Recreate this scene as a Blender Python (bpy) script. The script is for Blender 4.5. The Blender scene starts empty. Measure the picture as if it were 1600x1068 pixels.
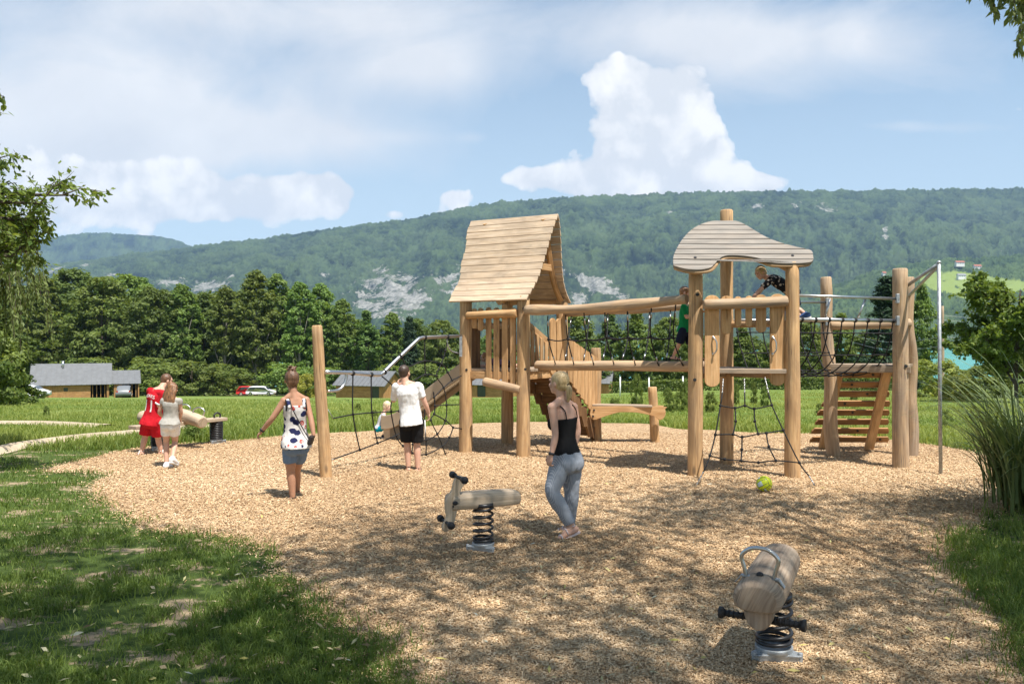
import bpy, bmesh, math, random
import numpy as np
from mathutils import Vector, Matrix, noise as mnoise
from mathutils.geometry import tessellate_polygon
from mathutils.bvhtree import BVHTree

random.seed(7)
RNG = np.random.default_rng(11)
SC = bpy.context.scene
COL = SC.collection
F = 1244.0          # focal length of the photo in its own pixels
CAMH = 2.0
V3 = Vector
UP = Vector((0, 0, 1))


def P(px, py, Y):
    """point at distance Y that the survey of the photo puts at (px, py)"""
    return V3(((px - 800) / F * Y, Y, CAMH - (py - 534) / F * Y))


def G(px, py):
    """ground point (flat playground level)"""
    Y = CAMH * F / (py - 534)
    return V3(((px - 800) / F * Y, Y, 0.0))


def sstep(a, b, x):
    t = min(1.0, max(0.0, (x - a) / (b - a)))
    return t * t * (3 - 2 * t)


def terr(x, y):
    u = x / max(y, 20.0)
    s = .063 - .015 * sstep(-.1, .35, u)
    d = max(0.0, y - 17.0)
    d2 = d * d / (d + 4.0) if d > 0 else 0.0
    if y <= 170:
        z = -s * d2
    else:
        z = -s * (153.0 * 153.0 / 157.0) - (y - 170) * .035
    return max(z, -30.0)


def vnoise(u, v, seed):
    """cheap smooth value noise on arrays"""
    r = np.random.default_rng(seed); T = r.uniform(-1, 1, (256, 256))
    iu = np.floor(u).astype(int); iv = np.floor(v).astype(int); fu = u - iu; fv = v - iv
    fu = fu * fu * (3 - 2 * fu); fv = fv * fv * (3 - 2 * fv)
    g = lambda a, b: T[a % 256, b % 256]
    return (g(iu, iv) * (1 - fu) + g(iu + 1, iv) * fu) * (1 - fv) + (g(iu, iv + 1) * (1 - fu) + g(iu + 1, iv + 1) * fu) * fv


def fb(u, v, seed, o=4):
    s = 0; a = 1; t = 0
    for k in range(o):
        s = s + a * vnoise(u * 2 ** k + 13 * k, v * 2 ** k, seed + k); t += a; a *= .55
    return s / t


# ------------------------------------------------------------------ objects
def tag(o, label=None, cat=None, group=None, kind=None):
    if label: o['label'] = label
    if cat: o['category'] = cat
    if group: o['group'] = group
    if kind: o['kind'] = kind
    return o


def empty(name, loc, label, cat, group=None, rz=0.0):
    o = bpy.data.objects.new(name, None)
    o.empty_display_size = .2
    COL.objects.link(o)
    o.location = loc
    o.rotation_euler = (0, 0, rz)
    return tag(o, label, cat, group)


def link(name, me, mat, parent=None):
    o = bpy.data.objects.new(name, me)
    COL.objects.link(o)
    if mat is not None and len(me.materials) == 0:
        me.materials.append(mat)
    if parent is not None:
        o.parent = parent
        # geometry is written in world space: take the parent's place back out
        m = Matrix.Identity(4)
        q = parent
        while q is not None:
            m = q.matrix_basis @ m
            q = q.parent
        if not parent.get('_local'):
            me.transform(m.inverted())
    return o


def copy_tree(o, parent=None):
    c = o.copy()
    COL.objects.link(c)
    if parent is not None:
        c.parent = parent
    for ch in [x for x in bpy.data.objects if x.parent == o]:
        copy_tree(ch, c)
    return c


class MB:
    """collects shapes, then links them as one mesh object"""
    def __init__(self):
        self.v = []; self.f = []; self.uv = []; self.sm = []

    def add(self, vs, fs, uvs=None, smooth=False):
        n = len(self.v)
        self.v.extend([tuple(p) for p in vs])
        for i, f in enumerate(fs):
            self.f.append([k + n for k in f])
            self.uv.append(uvs[i] if uvs else [(0, 0)] * len(f))
            self.sm.append(smooth)
        return self

    def tube(self, path, rad, n=10, caps=True, ab=None, side=None, smooth=True, rough=0.0, seed=0, closed=False):
        path = [V3(p) for p in path]
        m = len(path)
        if not hasattr(rad, '__len__'): rad = [rad] * m
        vs = []; L = 0.0; lens = []
        for i in range(m):
            if i: L += (path[i] - path[i - 1]).length
            lens.append(L)
        nrm = None
        for i in range(m):
            if closed:
                t = path[(i + 1) % m] - path[i - 1]
            else:
                t = path[min(i + 1, m - 1)] - path[max(i - 1, 0)]
            if t.length < 1e-9: t = V3((0, 0, 1))
            t.normalize()
            if nrm is None:
                ref = V3(side) if side is not None else (V3((1, 0, 0)) if abs(t.x) < .8 else V3((0, 1, 0)))
                nrm = ref - t * ref.dot(t)
            else:
                nrm = nrm - t * nrm.dot(t)
            if side is not None:
                ref = V3(side); nrm = ref - t * ref.dot(t)
            if nrm.length < 1e-6: nrm = t.orthogonal()
            nrm.normalize()
            b = t.cross(nrm)
            r = rad[i]
            a2, b2 = (r, r) if ab is None else (r * ab[0], r * ab[1])
            for k in range(n):
                a = 2 * math.pi * k / n
                q = 1.0
                if rough:
                    q += rough * mnoise.noise(V3((math.cos(a) * 1.3 + seed * 7.1, math.sin(a) * 1.3, lens[i] * 1.7 + seed)))
                vs.append(path[i] + nrm * (math.cos(a) * a2 * q) + b * (math.sin(a) * b2 * q))
        fs = []; uvs = []
        R = sum(rad) / m
        rows = m if closed else m - 1
        for i in range(rows):
            j = (i + 1) % m
            li, lj = lens[i], (lens[j] if j else L + (path[0] - path[-1]).length)
            for k in range(n):
                k2 = (k + 1) % n
                fs.append([i * n + k, i * n + k2, j * n + k2, j * n + k])
                u0, u1 = k / n * 6.28 * R, (k + 1) / n * 6.28 * R
                uvs.append([(u0 + seed, li), (u1 + seed, li), (u1 + seed, lj), (u0 + seed, lj)])
        self.add(vs, fs, uvs, smooth)
        if caps and not closed:
            base = len(self.v) - len(vs)
            self.f.append([base + k for k in reversed(range(n))]); self.sm.append(False)
            self.uv.append([(seed + math.cos(k) * R, math.sin(k) * .02) for k in range(n)])
            self.f.append([base + (m - 1) * n + k for k in range(n)]); self.sm.append(False)
            self.uv.append([(seed + math.cos(k) * R, math.sin(k) * .02) for k in range(n)])
        return self

    def log(self, p0, p1, r0, r1=None, seed=0, n=16, wob=.012, bev=.018, rough=.10, segs=14):
        """a debarked round timber with its small bends and swellings"""
        p0, p1 = V3(p0), V3(p1)
        r1 = r0 if r1 is None else r1
        L = (p1 - p0).length
        t = (p1 - p0) / L
        a = t.orthogonal().normalized(); b = t.cross(a)
        path = []; rad = []
        ts = [0, bev / L] + [bev / L + (1 - 2 * bev / L) * i / segs for i in range(1, segs)] + [1 - bev / L, 1]
        for s in ts:
            w1 = mnoise.noise(V3((s * L * .9, seed * 3.3, 0))) * wob
            w2 = mnoise.noise(V3((s * L * .9, seed * 3.3, 9))) * wob
            k = math.sin(math.pi * s) if wob else 0
            path.append(p0 + t * (s * L) + a * w1 * k + b * w2 * k)
            r = (r0 + (r1 - r0) * s) * (1 + .05 * mnoise.noise(V3((s * L * 2.2, seed * 1.7, 4))))
            if s in (0, 1): r -= bev * .8
            rad.append(r)
        return self.tube(path, rad, n, rough=rough, seed=seed)

    def box(self, c, size, M=None, seed=0):
        c = V3(c); hx, hy, hz = size[0] / 2, size[1] / 2, size[2] / 2
        M = M or Matrix.Identity(3)
        loc = [(sx * hx, sy * hy, sz * hz) for sx in (-1, 1) for sy in (-1, 1) for sz in (-1, 1)]
        vs = [c + M @ V3(p) for p in loc]
        fs = [[0, 1, 3, 2], [4, 6, 7, 5], [0, 4, 5, 1], [2, 3, 7, 6], [0, 2, 6, 4], [1, 5, 7, 3]]
        ax = max(range(3), key=lambda i: size[i])
        o = [i for i in range(3) if i != ax]
        uvs = [[(loc[i][o[0]] + loc[i][o[1]] + seed * 1.37, loc[i][ax] + seed * .7) for i in f] for f in fs]
        return self.add(vs, fs, uvs)

    def plank(self, p0, p1, width, thick, wdir, seed=0):
        """board from p0 to p1; its width runs along wdir"""
        p0, p1 = V3(p0), V3(p1)
        t = (p1 - p0); L = t.length; t.normalize()
        w = V3(wdir); w = (w - t * w.dot(t)).normalized()
        n = t.cross(w)
        M = Matrix((t, w, n)).transposed()
        return self.box((p0 + p1) / 2, (L, width, thick), M, seed)

    def prism(self, outline, thick, o, ex, ey, seed=0, along=1):
        """2-D outline (in metres on axes ex, ey at o) given a thickness, centred"""
        o, ex, ey = V3(o), V3(ex).normalized(), V3(ey).normalized()
        nz = ex.cross(ey).normalized()
        n = len(outline)
        vs = [o + ex * p[0] + ey * p[1] + nz * (thick / 2) for p in outline] + \
             [o + ex * p[0] + ey * p[1] - nz * (thick / 2) for p in outline]
        uvp = [((p[0], p[1]) if along == 1 else (p[1], p[0])) for p in outline]
        uvp = [(a + seed * 1.37, b + seed) for a, b in uvp]
        fs = [list(range(n)), list(reversed(range(n, 2 * n)))]
        uvs = [uvp[:], list(reversed(uvp))]
        area = sum(outline[i][0] * outline[(i + 1) % n][1] - outline[(i + 1) % n][0] * outline[i][1] for i in range(n))
        if area < 0:
            fs = [list(reversed(f)) for f in fs]; uvs = [list(reversed(u)) for u in uvs]
        for i in range(n):
            j = (i + 1) % n
            q = [i, n + i, n + j, j]
            uq = [uvp[i], (uvp[i][0] + thick, uvp[i][1]), (uvp[j][0] + thick, uvp[j][1]), uvp[j]]
            if area < 0: q.reverse(); uq.reverse()
            fs.append(q); uvs.append(uq)
        return self.add(vs, fs, uvs)

    def ball(self, c, r, nu=12, nv=8, M=None):
        c = V3(c)
        if not hasattr(r, '__len__'): r = (r, r, r)
        M = M or Matrix.Identity(3)
        vs = [c + M @ V3((0, 0, -r[2]))]
        for j in range(1, nv):
            ph = -math.pi / 2 + math.pi * j / nv
            for i in range(nu):
                a = 2 * math.pi * i / nu
                vs.append(c + M @ V3((r[0] * math.cos(ph) * math.cos(a), r[1] * math.cos(ph) * math.sin(a), r[2] * math.sin(ph))))
        vs.append(c + M @ V3((0, 0, r[2])))
        fs = []
        for i in range(nu):
            fs.append([0, 1 + (i + 1) % nu, 1 + i])
        for j in range(nv - 2):
            for i in range(nu):
                a = 1 + j * nu + i; b = 1 + j * nu + (i + 1) % nu
                fs.append([a, b, b + nu, a + nu])
        top = len(vs) - 1
        for i in range(nu):
            fs.append([top, 1 + (nv - 2) * nu + i, 1 + (nv - 2) * nu + (i + 1) % nu])
        return self.add(vs, fs, None, True)

    def cyl(self, p0, p1, r, n=12):
        return self.tube([p0, p1], r, n)

    def mesh(self, name):
        me = bpy.data.meshes.new(name)
        me.from_pydata(self.v, [], self.f)
        uvl = me.uv_layers.new(name='UVMap')
        flat = [c for face in self.uv for p in face for c in p]
        if len(flat) == len(uvl.data) * 2:
            uvl.data.foreach_set('uv', flat)
        me.polygons.foreach_set('use_smooth', self.sm)
        me.update()
        return me

    def build(self, name, mat, parent=None, bevel=0.0, label=None):
        o = link(name, self.mesh(name), mat, parent)
        if bevel:
            b = o.modifiers.new('bevel', 'BEVEL')
            b.width = bevel; b.segments = 2; b.limit_method = 'ANGLE'; b.angle_limit = math.radians(50)
        if label: o['label'] = label
        return o


def np_mesh(name, verts, quads=None, tris=None, smooth=False, attrs=None):
    """big meshes straight from arrays; attrs = {name: (N,) floats per vertex}"""
    me = bpy.data.meshes.new(name)
    verts = np.asarray(verts, dtype=np.float32)
    nq = 0 if quads is None else len(quads)
    nt = 0 if tris is None else len(tris)
    me.vertices.add(len(verts))
    me.vertices.foreach_set('co', verts.ravel())
    loops = []
    if nq: loops.append(np.asarray(quads, dtype=np.int32).ravel())
    if nt: loops.append(np.asarray(tris, dtype=np.int32).ravel())
    loops = np.concatenate(loops)
    me.loops.add(len(loops))
    me.loops.foreach_set('vertex_index', loops)
    me.polygons.add(nq + nt)
    starts = np.concatenate([np.arange(nq) * 4, nq * 4 + np.arange(nt) * 3]).astype(np.int32)
    me.polygons.foreach_set('loop_start', starts)
    if smooth:
        me.polygons.foreach_set('use_smooth', np.ones(nq + nt, dtype=bool))
    for k, a in (attrs or {}).items():
        at = me.attributes.new(k, 'FLOAT', 'POINT')
        at.data.foreach_set('value', np.asarray(a, dtype=np.float32))
    me.update(calc_edges=True)
    me.validate()
    return me


def spline(pts, n=6):
    """Catmull-Rom through points"""
    pts = [V3(p) for p in pts]
    if len(pts) < 3:
        return pts
    out = []
    for i in range(len(pts) - 1):
        p0 = pts[max(i - 1, 0)]; p1 = pts[i]; p2 = pts[i + 1]; p3 = pts[min(i + 2, len(pts) - 1)]
        for k in range(n):
            t = k / n
            out.append(.5 * ((2 * p1) + (p2 - p0) * t + (2 * p0 - 5 * p1 + 4 * p2 - p3) * t * t + (3 * p1 - p0 - 3 * p2 + p3) * t ** 3))
    out.append(pts[-1])
    return out


# ------------------------------------------------------------------ materials
def srgb(r, g, b):
    f = lambda c: (c / 255 / 12.92) if c / 255 <= .04045 else ((c / 255 + .055) / 1.055) ** 2.4
    return (f(r), f(g), f(b), 1)


class NT:
    def __init__(self, tree):
        self.t = tree

    def n(self, typ, **kw):
        nd = self.t.nodes.new(typ)
        for k, v in kw.items():
            if k.startswith('i_'):
                nd.inputs[k[2:].replace('_', ' ')].default_value = v
            else:
                setattr(nd, k, v)
        return nd

    def l(self, a, b):
        self.t.links.new(a, b)

    def math(self, op, a, b=None, c=None, clamp=False):
        nd = self.t.nodes.new('ShaderNodeMath'); nd.operation = op; nd.use_clamp = clamp
        for i, x in enumerate((a, b, c)):
            if x is None: continue
            if isinstance(x, (int, float)): nd.inputs[i].default_value = x
            else: self.l(x, nd.inputs[i])
        return nd.outputs[0]

    def ramp(self, fac, stops, interp='LINEAR'):
        nd = self.t.nodes.new('ShaderNodeValToRGB')
        cr = nd.color_ramp; cr.interpolation = interp
        while len(cr.elements) < len(stops): cr.elements.new(.5)
        for e, (p, c) in zip(cr.elements, stops):
            e.position = p
            e.color = c if hasattr(c, '__len__') and len(c) == 4 else (c, c, c, 1)
        self.l(fac, nd.inputs[0])
        return nd.outputs[0]

    def mix(self, fac, a, b, mode='MIX'):
        nd = self.t.nodes.new('ShaderNodeMix'); nd.data_type = 'RGBA'; nd.blend_type = mode
        for sock, x in ((nd.inputs[0], fac), (nd.inputs[6], a), (nd.inputs[7], b)):
            if isinstance(x, (int, float)): sock.default_value = x
            elif isinstance(x, tuple): sock.default_value = x
            else: self.l(x, sock)
        return nd.outputs[2]

    def noise(self, vec, scale, detail=4.0, rough=.55, dist=0.0, out=0):
        nd = self.n('ShaderNodeTexNoise')
        nd.inputs['Scale'].default_value = scale; nd.inputs['Detail'].default_value = detail
        nd.inputs['Roughness'].default_value = rough; nd.inputs['Distortion'].default_value = dist
        if vec is not None: self.l(vec, nd.inputs['Vector'])
        return nd.outputs[out]

    def mapping(self, vec, scale=(1, 1, 1), loc=(0, 0, 0), rot=(0, 0, 0)):
        nd = self.n('ShaderNodeMapping')
        nd.inputs['Scale'].default_value = scale; nd.inputs['Location'].default_value = loc
        nd.inputs['Rotation'].default_value = rot
        self.l(vec, nd.inputs['Vector'])
        return nd.outputs[0]


def new_mat(name):
    m = bpy.data.materials.new(name); m.use_nodes = True
    nt = NT(m.node_tree)
    b = m.node_tree.nodes['Principled BSDF']
    return m, nt, b


def bump(nt, b, h, strength=.3, dist=.01):
    bp = nt.n('ShaderNodeBump'); bp.inputs['Strength'].default_value = strength; bp.inputs['Distance'].default_value = dist
    nt.l(h, bp.inputs['Height']); nt.l(bp.outputs[0], b.inputs['Normal'])


def mat_plain(name, col, rough=.6, metal=0.0, var=.12, scale=9.0, bumps=0.0, spec=.4):
    m, nt, b = new_mat(name)
    tc = nt.n('ShaderNodeTexCoord').outputs['Object']
    f = nt.noise(tc, scale, 5)
    lo = tuple(c * (1 - var) for c in col[:3]) + (1,); hi = tuple(min(1, c * (1 + var)) for c in col[:3]) + (1,)
    nt.l(nt.ramp(f, [(.3, lo), (.7, hi)]), b.inputs['Base Color'])
    b.inputs['Roughness'].default_value = rough; b.inputs['Metallic'].default_value = metal
    b.inputs['Specular IOR Level'].default_value = spec
    if bumps: bump(nt, b, nt.noise(tc, scale * 6, 4), bumps, .005)
    return m


def mat_wood(name, dark, mid, light, grey=0.0, knots=True, rough=.75, gs=1.0, gk=1.0):
    """grain runs along the UV's v axis; each object gets its own cut of it"""
    m, nt, b = new_mat(name)
    uv = nt.n('ShaderNodeUVMap').outputs[0]
    oi = nt.n('ShaderNodeObjectInfo').outputs['Random']
    off = nt.n('ShaderNodeCombineXYZ')
    nt.l(nt.math('MULTIPLY', oi, 37.0), off.inputs[0]); nt.l(nt.math('MULTIPLY', oi, 11.0), off.inputs[1])
    nt.l(nt.math('MULTIPLY', oi, 5.0), off.inputs[2])
    va = nt.n('ShaderNodeVectorMath', operation='ADD'); nt.l(uv, va.inputs[0]); nt.l(off.outputs[0], va.inputs[1])
    g = nt.noise(nt.mapping(va.outputs[0], (42 * gs, 1.6 * gs, 1)), 1.0, 5, .6, .6)
    fine = nt.noise(nt.mapping(va.outputs[0], (170 * gs, 4 * gs, 1)), 1.0, 3, .6)
    blot = nt.noise(nt.mapping(va.outputs[0], (5, 1.6, 1)), 1.0, 3, .6, .8)
    base = nt.ramp(g, [(.33, dark), (.5, mid), (.68, light)])
    c = nt.mix(nt.ramp(fine, [(.35, 0.0), (.7, .35)]), base, dark)
    c = nt.mix(nt.ramp(blot, [(.42, 0.0), (.72, .70)]), c, tuple(x * .62 for x in dark[:3]) + (1,))
    if knots:
        vo = nt.n('ShaderNodeTexVoronoi'); vo.inputs['Scale'].default_value = 1.0
        nt.l(nt.mapping(va.outputs[0], (4.2, 1.5, 1)), vo.inputs['Vector'])
        k = nt.ramp(vo.outputs['Distance'], [(0.0, 1.0), (.06, .8), (.13, 0.0)])
        c = nt.mix(nt.math('MULTIPLY', k, .85), c, tuple(x * .3 for x in dark[:3]) + (1,))
    crk = nt.noise(nt.mapping(va.outputs[0], (26 * gs, .55 * gs, 1), (3.1, 1.7, 0)), 1.0, 2, .5, .25)
    cr = nt.ramp(nt.math('ABSOLUTE', nt.math('SUBTRACT', crk, .5)), [(.0, 1.0), (.010, .75), (.022, 0.0)])
    cr = nt.math('MULTIPLY', cr, nt.ramp(nt.noise(nt.mapping(va.outputs[0], (3, .9, 1), (9, 4, 0)), 1.0, 2), [(.50, 0.0), (.60, 1.0)]))
    if knots: c = nt.mix(nt.math('MULTIPLY', cr, .8), c, tuple(x * .18 for x in dark[:3]) + (1,))
    hue = nt.n('ShaderNodeHueSaturation')
    nt.l(nt.math('MULTIPLY_ADD', oi, .30, .85), hue.inputs['Value'])
    nt.l(c, hue.inputs['Color'])
    c = hue.outputs[0]
    if grey:
        gcol = nt.ramp(g, [(.3, (.20 * gk, .18 * gk, .155 * gk, 1)), (.7, (.40 * gk, .37 * gk, .33 * gk, 1))])
        gf = nt.ramp(blot, [(.3, grey * .6), (.7, min(1, grey * 1.3))])
        c = nt.mix(gf, c, gcol)
    nt.l(c, b.inputs['Base Color'])
    b.inputs['Roughness'].default_value = rough
    b.inputs['Specular IOR Level'].default_value = .25
    bump(nt, b, nt.math('ADD', g, nt.math('MULTIPLY', fine, .6)), .35, .006)
    return m


def mat_leaf(name, dark, light, trans=.35, rough=.55, hue_var=.12):
    """leaves: per-leaf tone from the 'tone' attribute, light shines through"""
    m = bpy.data.materials.new(name); m.use_nodes = True
    nt = NT(m.node_tree); m.node_tree.nodes.clear()
    out = nt.n('ShaderNodeOutputMaterial')
    at = nt.n('ShaderNodeAttribute', attribute_name='tone')
    oi = nt.n('ShaderNodeObjectInfo').outputs['Random']
    col = nt.ramp(at.outputs['Fac'], [(0, dark), (1, light)])
    hue = nt.n('ShaderNodeHueSaturation')
    nt.l(nt.math('MULTIPLY_ADD', oi, hue_var * .25, .5 - hue_var * .125), hue.inputs['Hue'])
    nt.l(nt.math('MULTIPLY_ADD', oi, hue_var * 2.6, 1 - hue_var * 1.3), hue.inputs['Value'])
    nt.l(col, hue.inputs['Color'])
    b = nt.n('ShaderNodeBsdfPrincipled'); b.inputs['Roughness'].default_value = rough
    b.inputs['Specular IOR Level'].default_value = .3
    nt.l(hue.outputs[0], b.inputs['Base Color'])
    tr = nt.n('ShaderNodeBsdfTranslucent')
    yel = nt.mix(1.0, hue.outputs[0], (1.25, 1.15, .55, 1), 'MULTIPLY')
    nt.l(yel, tr.inputs['Color'])
    mx = nt.n('ShaderNodeMixShader'); mx.inputs[0].default_value = trans
    nt.l(b.outputs[0], mx.inputs[1]); nt.l(tr.outputs[0], mx.inputs[2])
    nt.l(mx.outputs[0], out.inputs['Surface'])
    return m


M = {}
M['post'] = mat_wood('robinia_post', (.37, .205, .083, 1), (.54, .325, .143, 1), (.66, .435, .215, 1), grey=.16)
M['log'] = mat_wood('robinia_log', (.36, .21, .10, 1), (.52, .335, .17, 1), (.63, .44, .255, 1), grey=.34)
M['plank'] = mat_wood('larch_plank', (.44, .24, .10, 1), (.58, .35, .165, 1), (.68, .45, .24, 1), knots=True)
M['roofwood'] = mat_wood('roof_board', (.46, .32, .20, 1), (.60, .45, .30, 1), (.68, .54, .39, 1), grey=.22, knots=False)
M['greywood'] = mat_wood('weathered_board', (.20, .16, .125, 1), (.31, .255, .205, 1), (.39, .33, .27, 1), grey=.85, knots=False, gk=.72)
M['deckwood'] = mat_wood('deck_board', (.30, .19, .10, 1), (.42, .29, .17, 1), (.54, .40, .26, 1), grey=.4)
M['pale'] = mat_wood('pale_rider_wood', (.42, .31, .20, 1), (.56, .43, .29, 1), (.66, .53, .38, 1), grey=.22, knots=False)
M['rider'] = mat_wood('worn_rider_wood', (.25, .165, .10, 1), (.38, .27, .175, 1), (.50, .38, .26, 1), grey=.3)
M['darkwood'] = mat_wood('stair_and_shaded_rail_wood', (.13, .065, .028, 1), (.20, .11, .05, 1), (.27, .16, .08, 1))  # stair wood; also the painted shade of the tower's rear railing planks
M['brownplank'] = mat_wood('brown_climbing_board', (.26, .13, .05, 1), (.37, .20, .085, 1), (.45, .26, .12, 1))
M['rope'] = mat_plain('black_rope', (.012, .012, .013), .8, 0, .3, 60, .5)
M['rubber'] = mat_plain('black_rubber', (.02, .02, .022), .55, 0, .2, 20)
M['steel'] = mat_plain('stainless_steel', (.55, .55, .54), .32, 1.0, .08, 14)
M['galv'] = mat_plain('galvanised_steel', (.36, .38, .39), .55, .75, .3, 18, .1)
M['blacksteel'] = mat_plain('black_coated_steel', (.018, .018, .02), .38, 0.0, .2, 30)
M['slide'] = mat_plain('slide_side', (.42, .33, .23), .6, 0, .1, 4)
M['slidebed'] = mat_plain('slide_bed', (.5, .5, .49), .25, 1.0, .08, 5)
# ================================================================== people
def mat_cloth(name, col, kind=None, col2=None, rough=.85):
    m, nt, b = new_mat(name)
    tc = nt.n('ShaderNodeTexCoord').outputs['Object']
    f = nt.noise(tc, 22, 4)
    lo = tuple(c * .86 for c in col[:3]) + (1,)
    c = nt.ramp(f, [(.3, lo), (.7, tuple(col[:3]) + (1,))])
    if kind == 'stripes':
        sp = nt.n('ShaderNodeSeparateXYZ'); nt.l(tc, sp.inputs[0])
        w1 = nt.math('SINE', nt.math('MULTIPLY', nt.math('ADD', nt.math('ADD', sp.outputs[0], sp.outputs[1]), nt.math('MULTIPLY', nt.noise(tc, 5, 2), .03)), 420.0))
        c = nt.mix(nt.ramp(w1, [(.35, 0.0), (.65, 1.0)]), c, col2)
    elif kind == 'patch':
        v = nt.n('ShaderNodeTexVoronoi'); v.inputs['Scale'].default_value = 9.0; nt.l(nt.mapping(tc, (1, 1, 1.1), (.3, 0, .07)), v.inputs['Vector'])
        d = nt.noise(tc, 13, 3, .6, .4)
        navy = nt.ramp(nt.math('MULTIPLY_ADD', d, .5, v.outputs['Distance']), [(.62, 1.0), (.65, 0.0)])
        c = nt.mix(navy, c, (.018, .022, .07, 1))
        v2 = nt.n('ShaderNodeTexVoronoi'); v2.inputs['Scale'].default_value = 8.5; nt.l(nt.mapping(tc, (1, 1, 1), (.9, .4, .55)), v2.inputs['Vector'])
        red = nt.math('MULTIPLY', nt.ramp(nt.math('MULTIPLY_ADD', d, .3, v2.outputs['Distance']), [(.38, 1.0), (.41, 0.0)]), nt.ramp(nt.noise(tc, 60, 2), [(.42, 0.0), (.46, 1.0)]))
        c = nt.mix(red, c, (.40, .045, .03, 1))
    elif kind == 'floral':
        v = nt.n('ShaderNodeTexVoronoi'); v.inputs['Scale'].default_value = 16; nt.l(tc, v.inputs['Vector'])
        c = nt.mix(nt.ramp(nt.math('MULTIPLY_ADD', nt.noise(tc, 30, 3), .4, v.outputs['Distance']), [(.48, 1.0), (.52, 0.0)]), c, col2)
    elif kind == 'fade':
        sp = nt.n('ShaderNodeSeparateXYZ'); nt.l(tc, sp.inputs[0])
        c = nt.mix(nt.ramp(nt.math('MULTIPLY_ADD', nt.noise(tc, 30, 3, .7), .12, sp.outputs[2]), [(col2[0], 1.0), (col2[1], 0.0)]), c, (.50, .30, .12, 1))
    nt.l(c, b.inputs['Base Color']); b.inputs['Roughness'].default_value = rough; b.inputs['Specular IOR Level'].default_value = .15
    bump(nt, b, nt.math('ADD', f, nt.noise(tc, 260, 2)), .25, .004)
    return m


def mat_skin(name, col):
    m, nt, b = new_mat(name)
    tc = nt.n('ShaderNodeTexCoord').outputs['Object']
    f = nt.noise(tc, 14, 4)
    nt.l(nt.ramp(f, [(.3, tuple(c * k for c, k in zip(col, (.90, .85, .82))) + (1,)), (.7, tuple(col) + (1,))]), b.inputs['Base Color'])
    b.inputs['Roughness'].default_value = .5; b.inputs['Specular IOR Level'].default_value = .35
    b.inputs['Subsurface Weight'].default_value = .08; b.inputs['Subsurface Radius'].default_value = (.02, .008, .004)
    return m


def mat_hair(name, dark, light):
    m, nt, b = new_mat(name)
    tc = nt.n('ShaderNodeTexCoord').outputs['Object']
    f = nt.noise(nt.mapping(tc, (75, 75, 9)), 1, 4, .6, .4)
    nt.l(nt.ramp(f, [(.3, dark), (.7, light)]), b.inputs['Base Color']); b.inputs['Roughness'].default_value = .45
    bump(nt, b, f, .7, .008)
    return m


SK = {'fair': mat_skin('fair_skin', (.60, .36, .26)), 'tan': mat_skin('tanned_skin', (.42, .225, .14)), 'pale': mat_skin('pale_skin', (.66, .42, .31))}
HR = {'blond': mat_hair('blond_hair', (.30, .19, .075, 1), (.62, .46, .24, 1)), 'brown': mat_hair('brown_hair', (.04, .020, .011, 1), (.20, .10, .05, 1)),
      'auburn': mat_hair('auburn_hair', (.085, .034, .014, 1), (.42, .21, .085, 1)), 'dark': mat_hair('dark_hair', (.022, .013, .009, 1), (.075, .042, .025, 1)), 'light': mat_hair('light_blond_hair', (.48, .36, .20, 1), (.75, .62, .42, 1))}
M['eye'] = mat_plain('dark_eye', (.02, .015, .012), .15)
M['lips'] = mat_plain('lips', (.40, .17, .13), .5)


def remesh(mb, name, mat, parent, voxel, smooth=4, wr=0.0, seed=0, fac=.5):
    """melt the overlapping shapes into one continuous skin"""
    me = mb.mesh(name); o = bpy.data.objects.new('tmp', me); COL.objects.link(o)
    r = o.modifiers.new('r', 'REMESH'); r.mode = 'VOXEL'; r.voxel_size = voxel; r.use_smooth_shade = True
    s = o.modifiers.new('s', 'SMOOTH'); s.factor = fac; s.iterations = smooth
    dg = bpy.context.evaluated_depsgraph_get(); dg.update()
    m2 = bpy.data.meshes.new_from_object(o.evaluated_get(dg)); m2.name = name
    bpy.data.objects.remove(o); bpy.data.meshes.remove(me)
    if wr:
        nrm = [v.normal.copy() for v in m2.vertices]; cos = [v.co.copy() for v in m2.vertices]; out_ = []
        for c, nv in zip(cos, nrm):
            k = mnoise.noise(V3((c.x * 14 + seed, c.y * 14, c.z * 7))) + .6 * mnoise.noise(V3((c.x * 30, c.y * 30 + seed, c.z * 17)))
            out_.extend(c + nv * (wr * k))
        m2.vertices.foreach_set('co', out_)
    m2.materials.clear()
    m2.polygons.foreach_set('use_smooth', [True] * len(m2.polygons))
    return link(name, m2, mat, parent)


def capsule(mb, pts, rads, n=14):
    pts = [V3(p) for p in pts]
    mb.tube(pts, rads, n); mb.ball(pts[0], rads[0], n, 8); mb.ball(pts[-1], rads[-1], n, 8)


def limb(mb, a, b, c, r, inf=0.0, t1=1.0, flat=False):
    """upper + lower segment through joint b; r = five radii; stops after fraction t1 of the length"""
    a, b, c = V3(a), V3(b), V3(c); la, lb = (b - a).length, (c - b).length; tot = la + lb
    keys = [0, la * .45, la, la + lb * .35, tot]
    pts_, rr = [], []
    N_ = 22
    for i in range(N_ + 1):
        d = tot * t1 * i / N_
        p = a.lerp(b, d / la) if d <= la else b.lerp(c, (d - la) / lb)
        pts_.append(p); rr.append(float(np.interp(d, keys, r)) + inf)
    # soften the bend
    for _ in range(2): pts_ = [pts_[0]] + [(pts_[i - 1] + pts_[i] * 2 + pts_[i + 1]) / 4 for i in range(1, len(pts_) - 1)] + [pts_[-1]]
    mb.tube(pts_, rr, 16); mb.ball(pts_[0], rr[0], 14, 8)
    if not flat: mb.ball(pts_[-1], rr[-1], 14, 8)
    return pts_, rr


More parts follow.
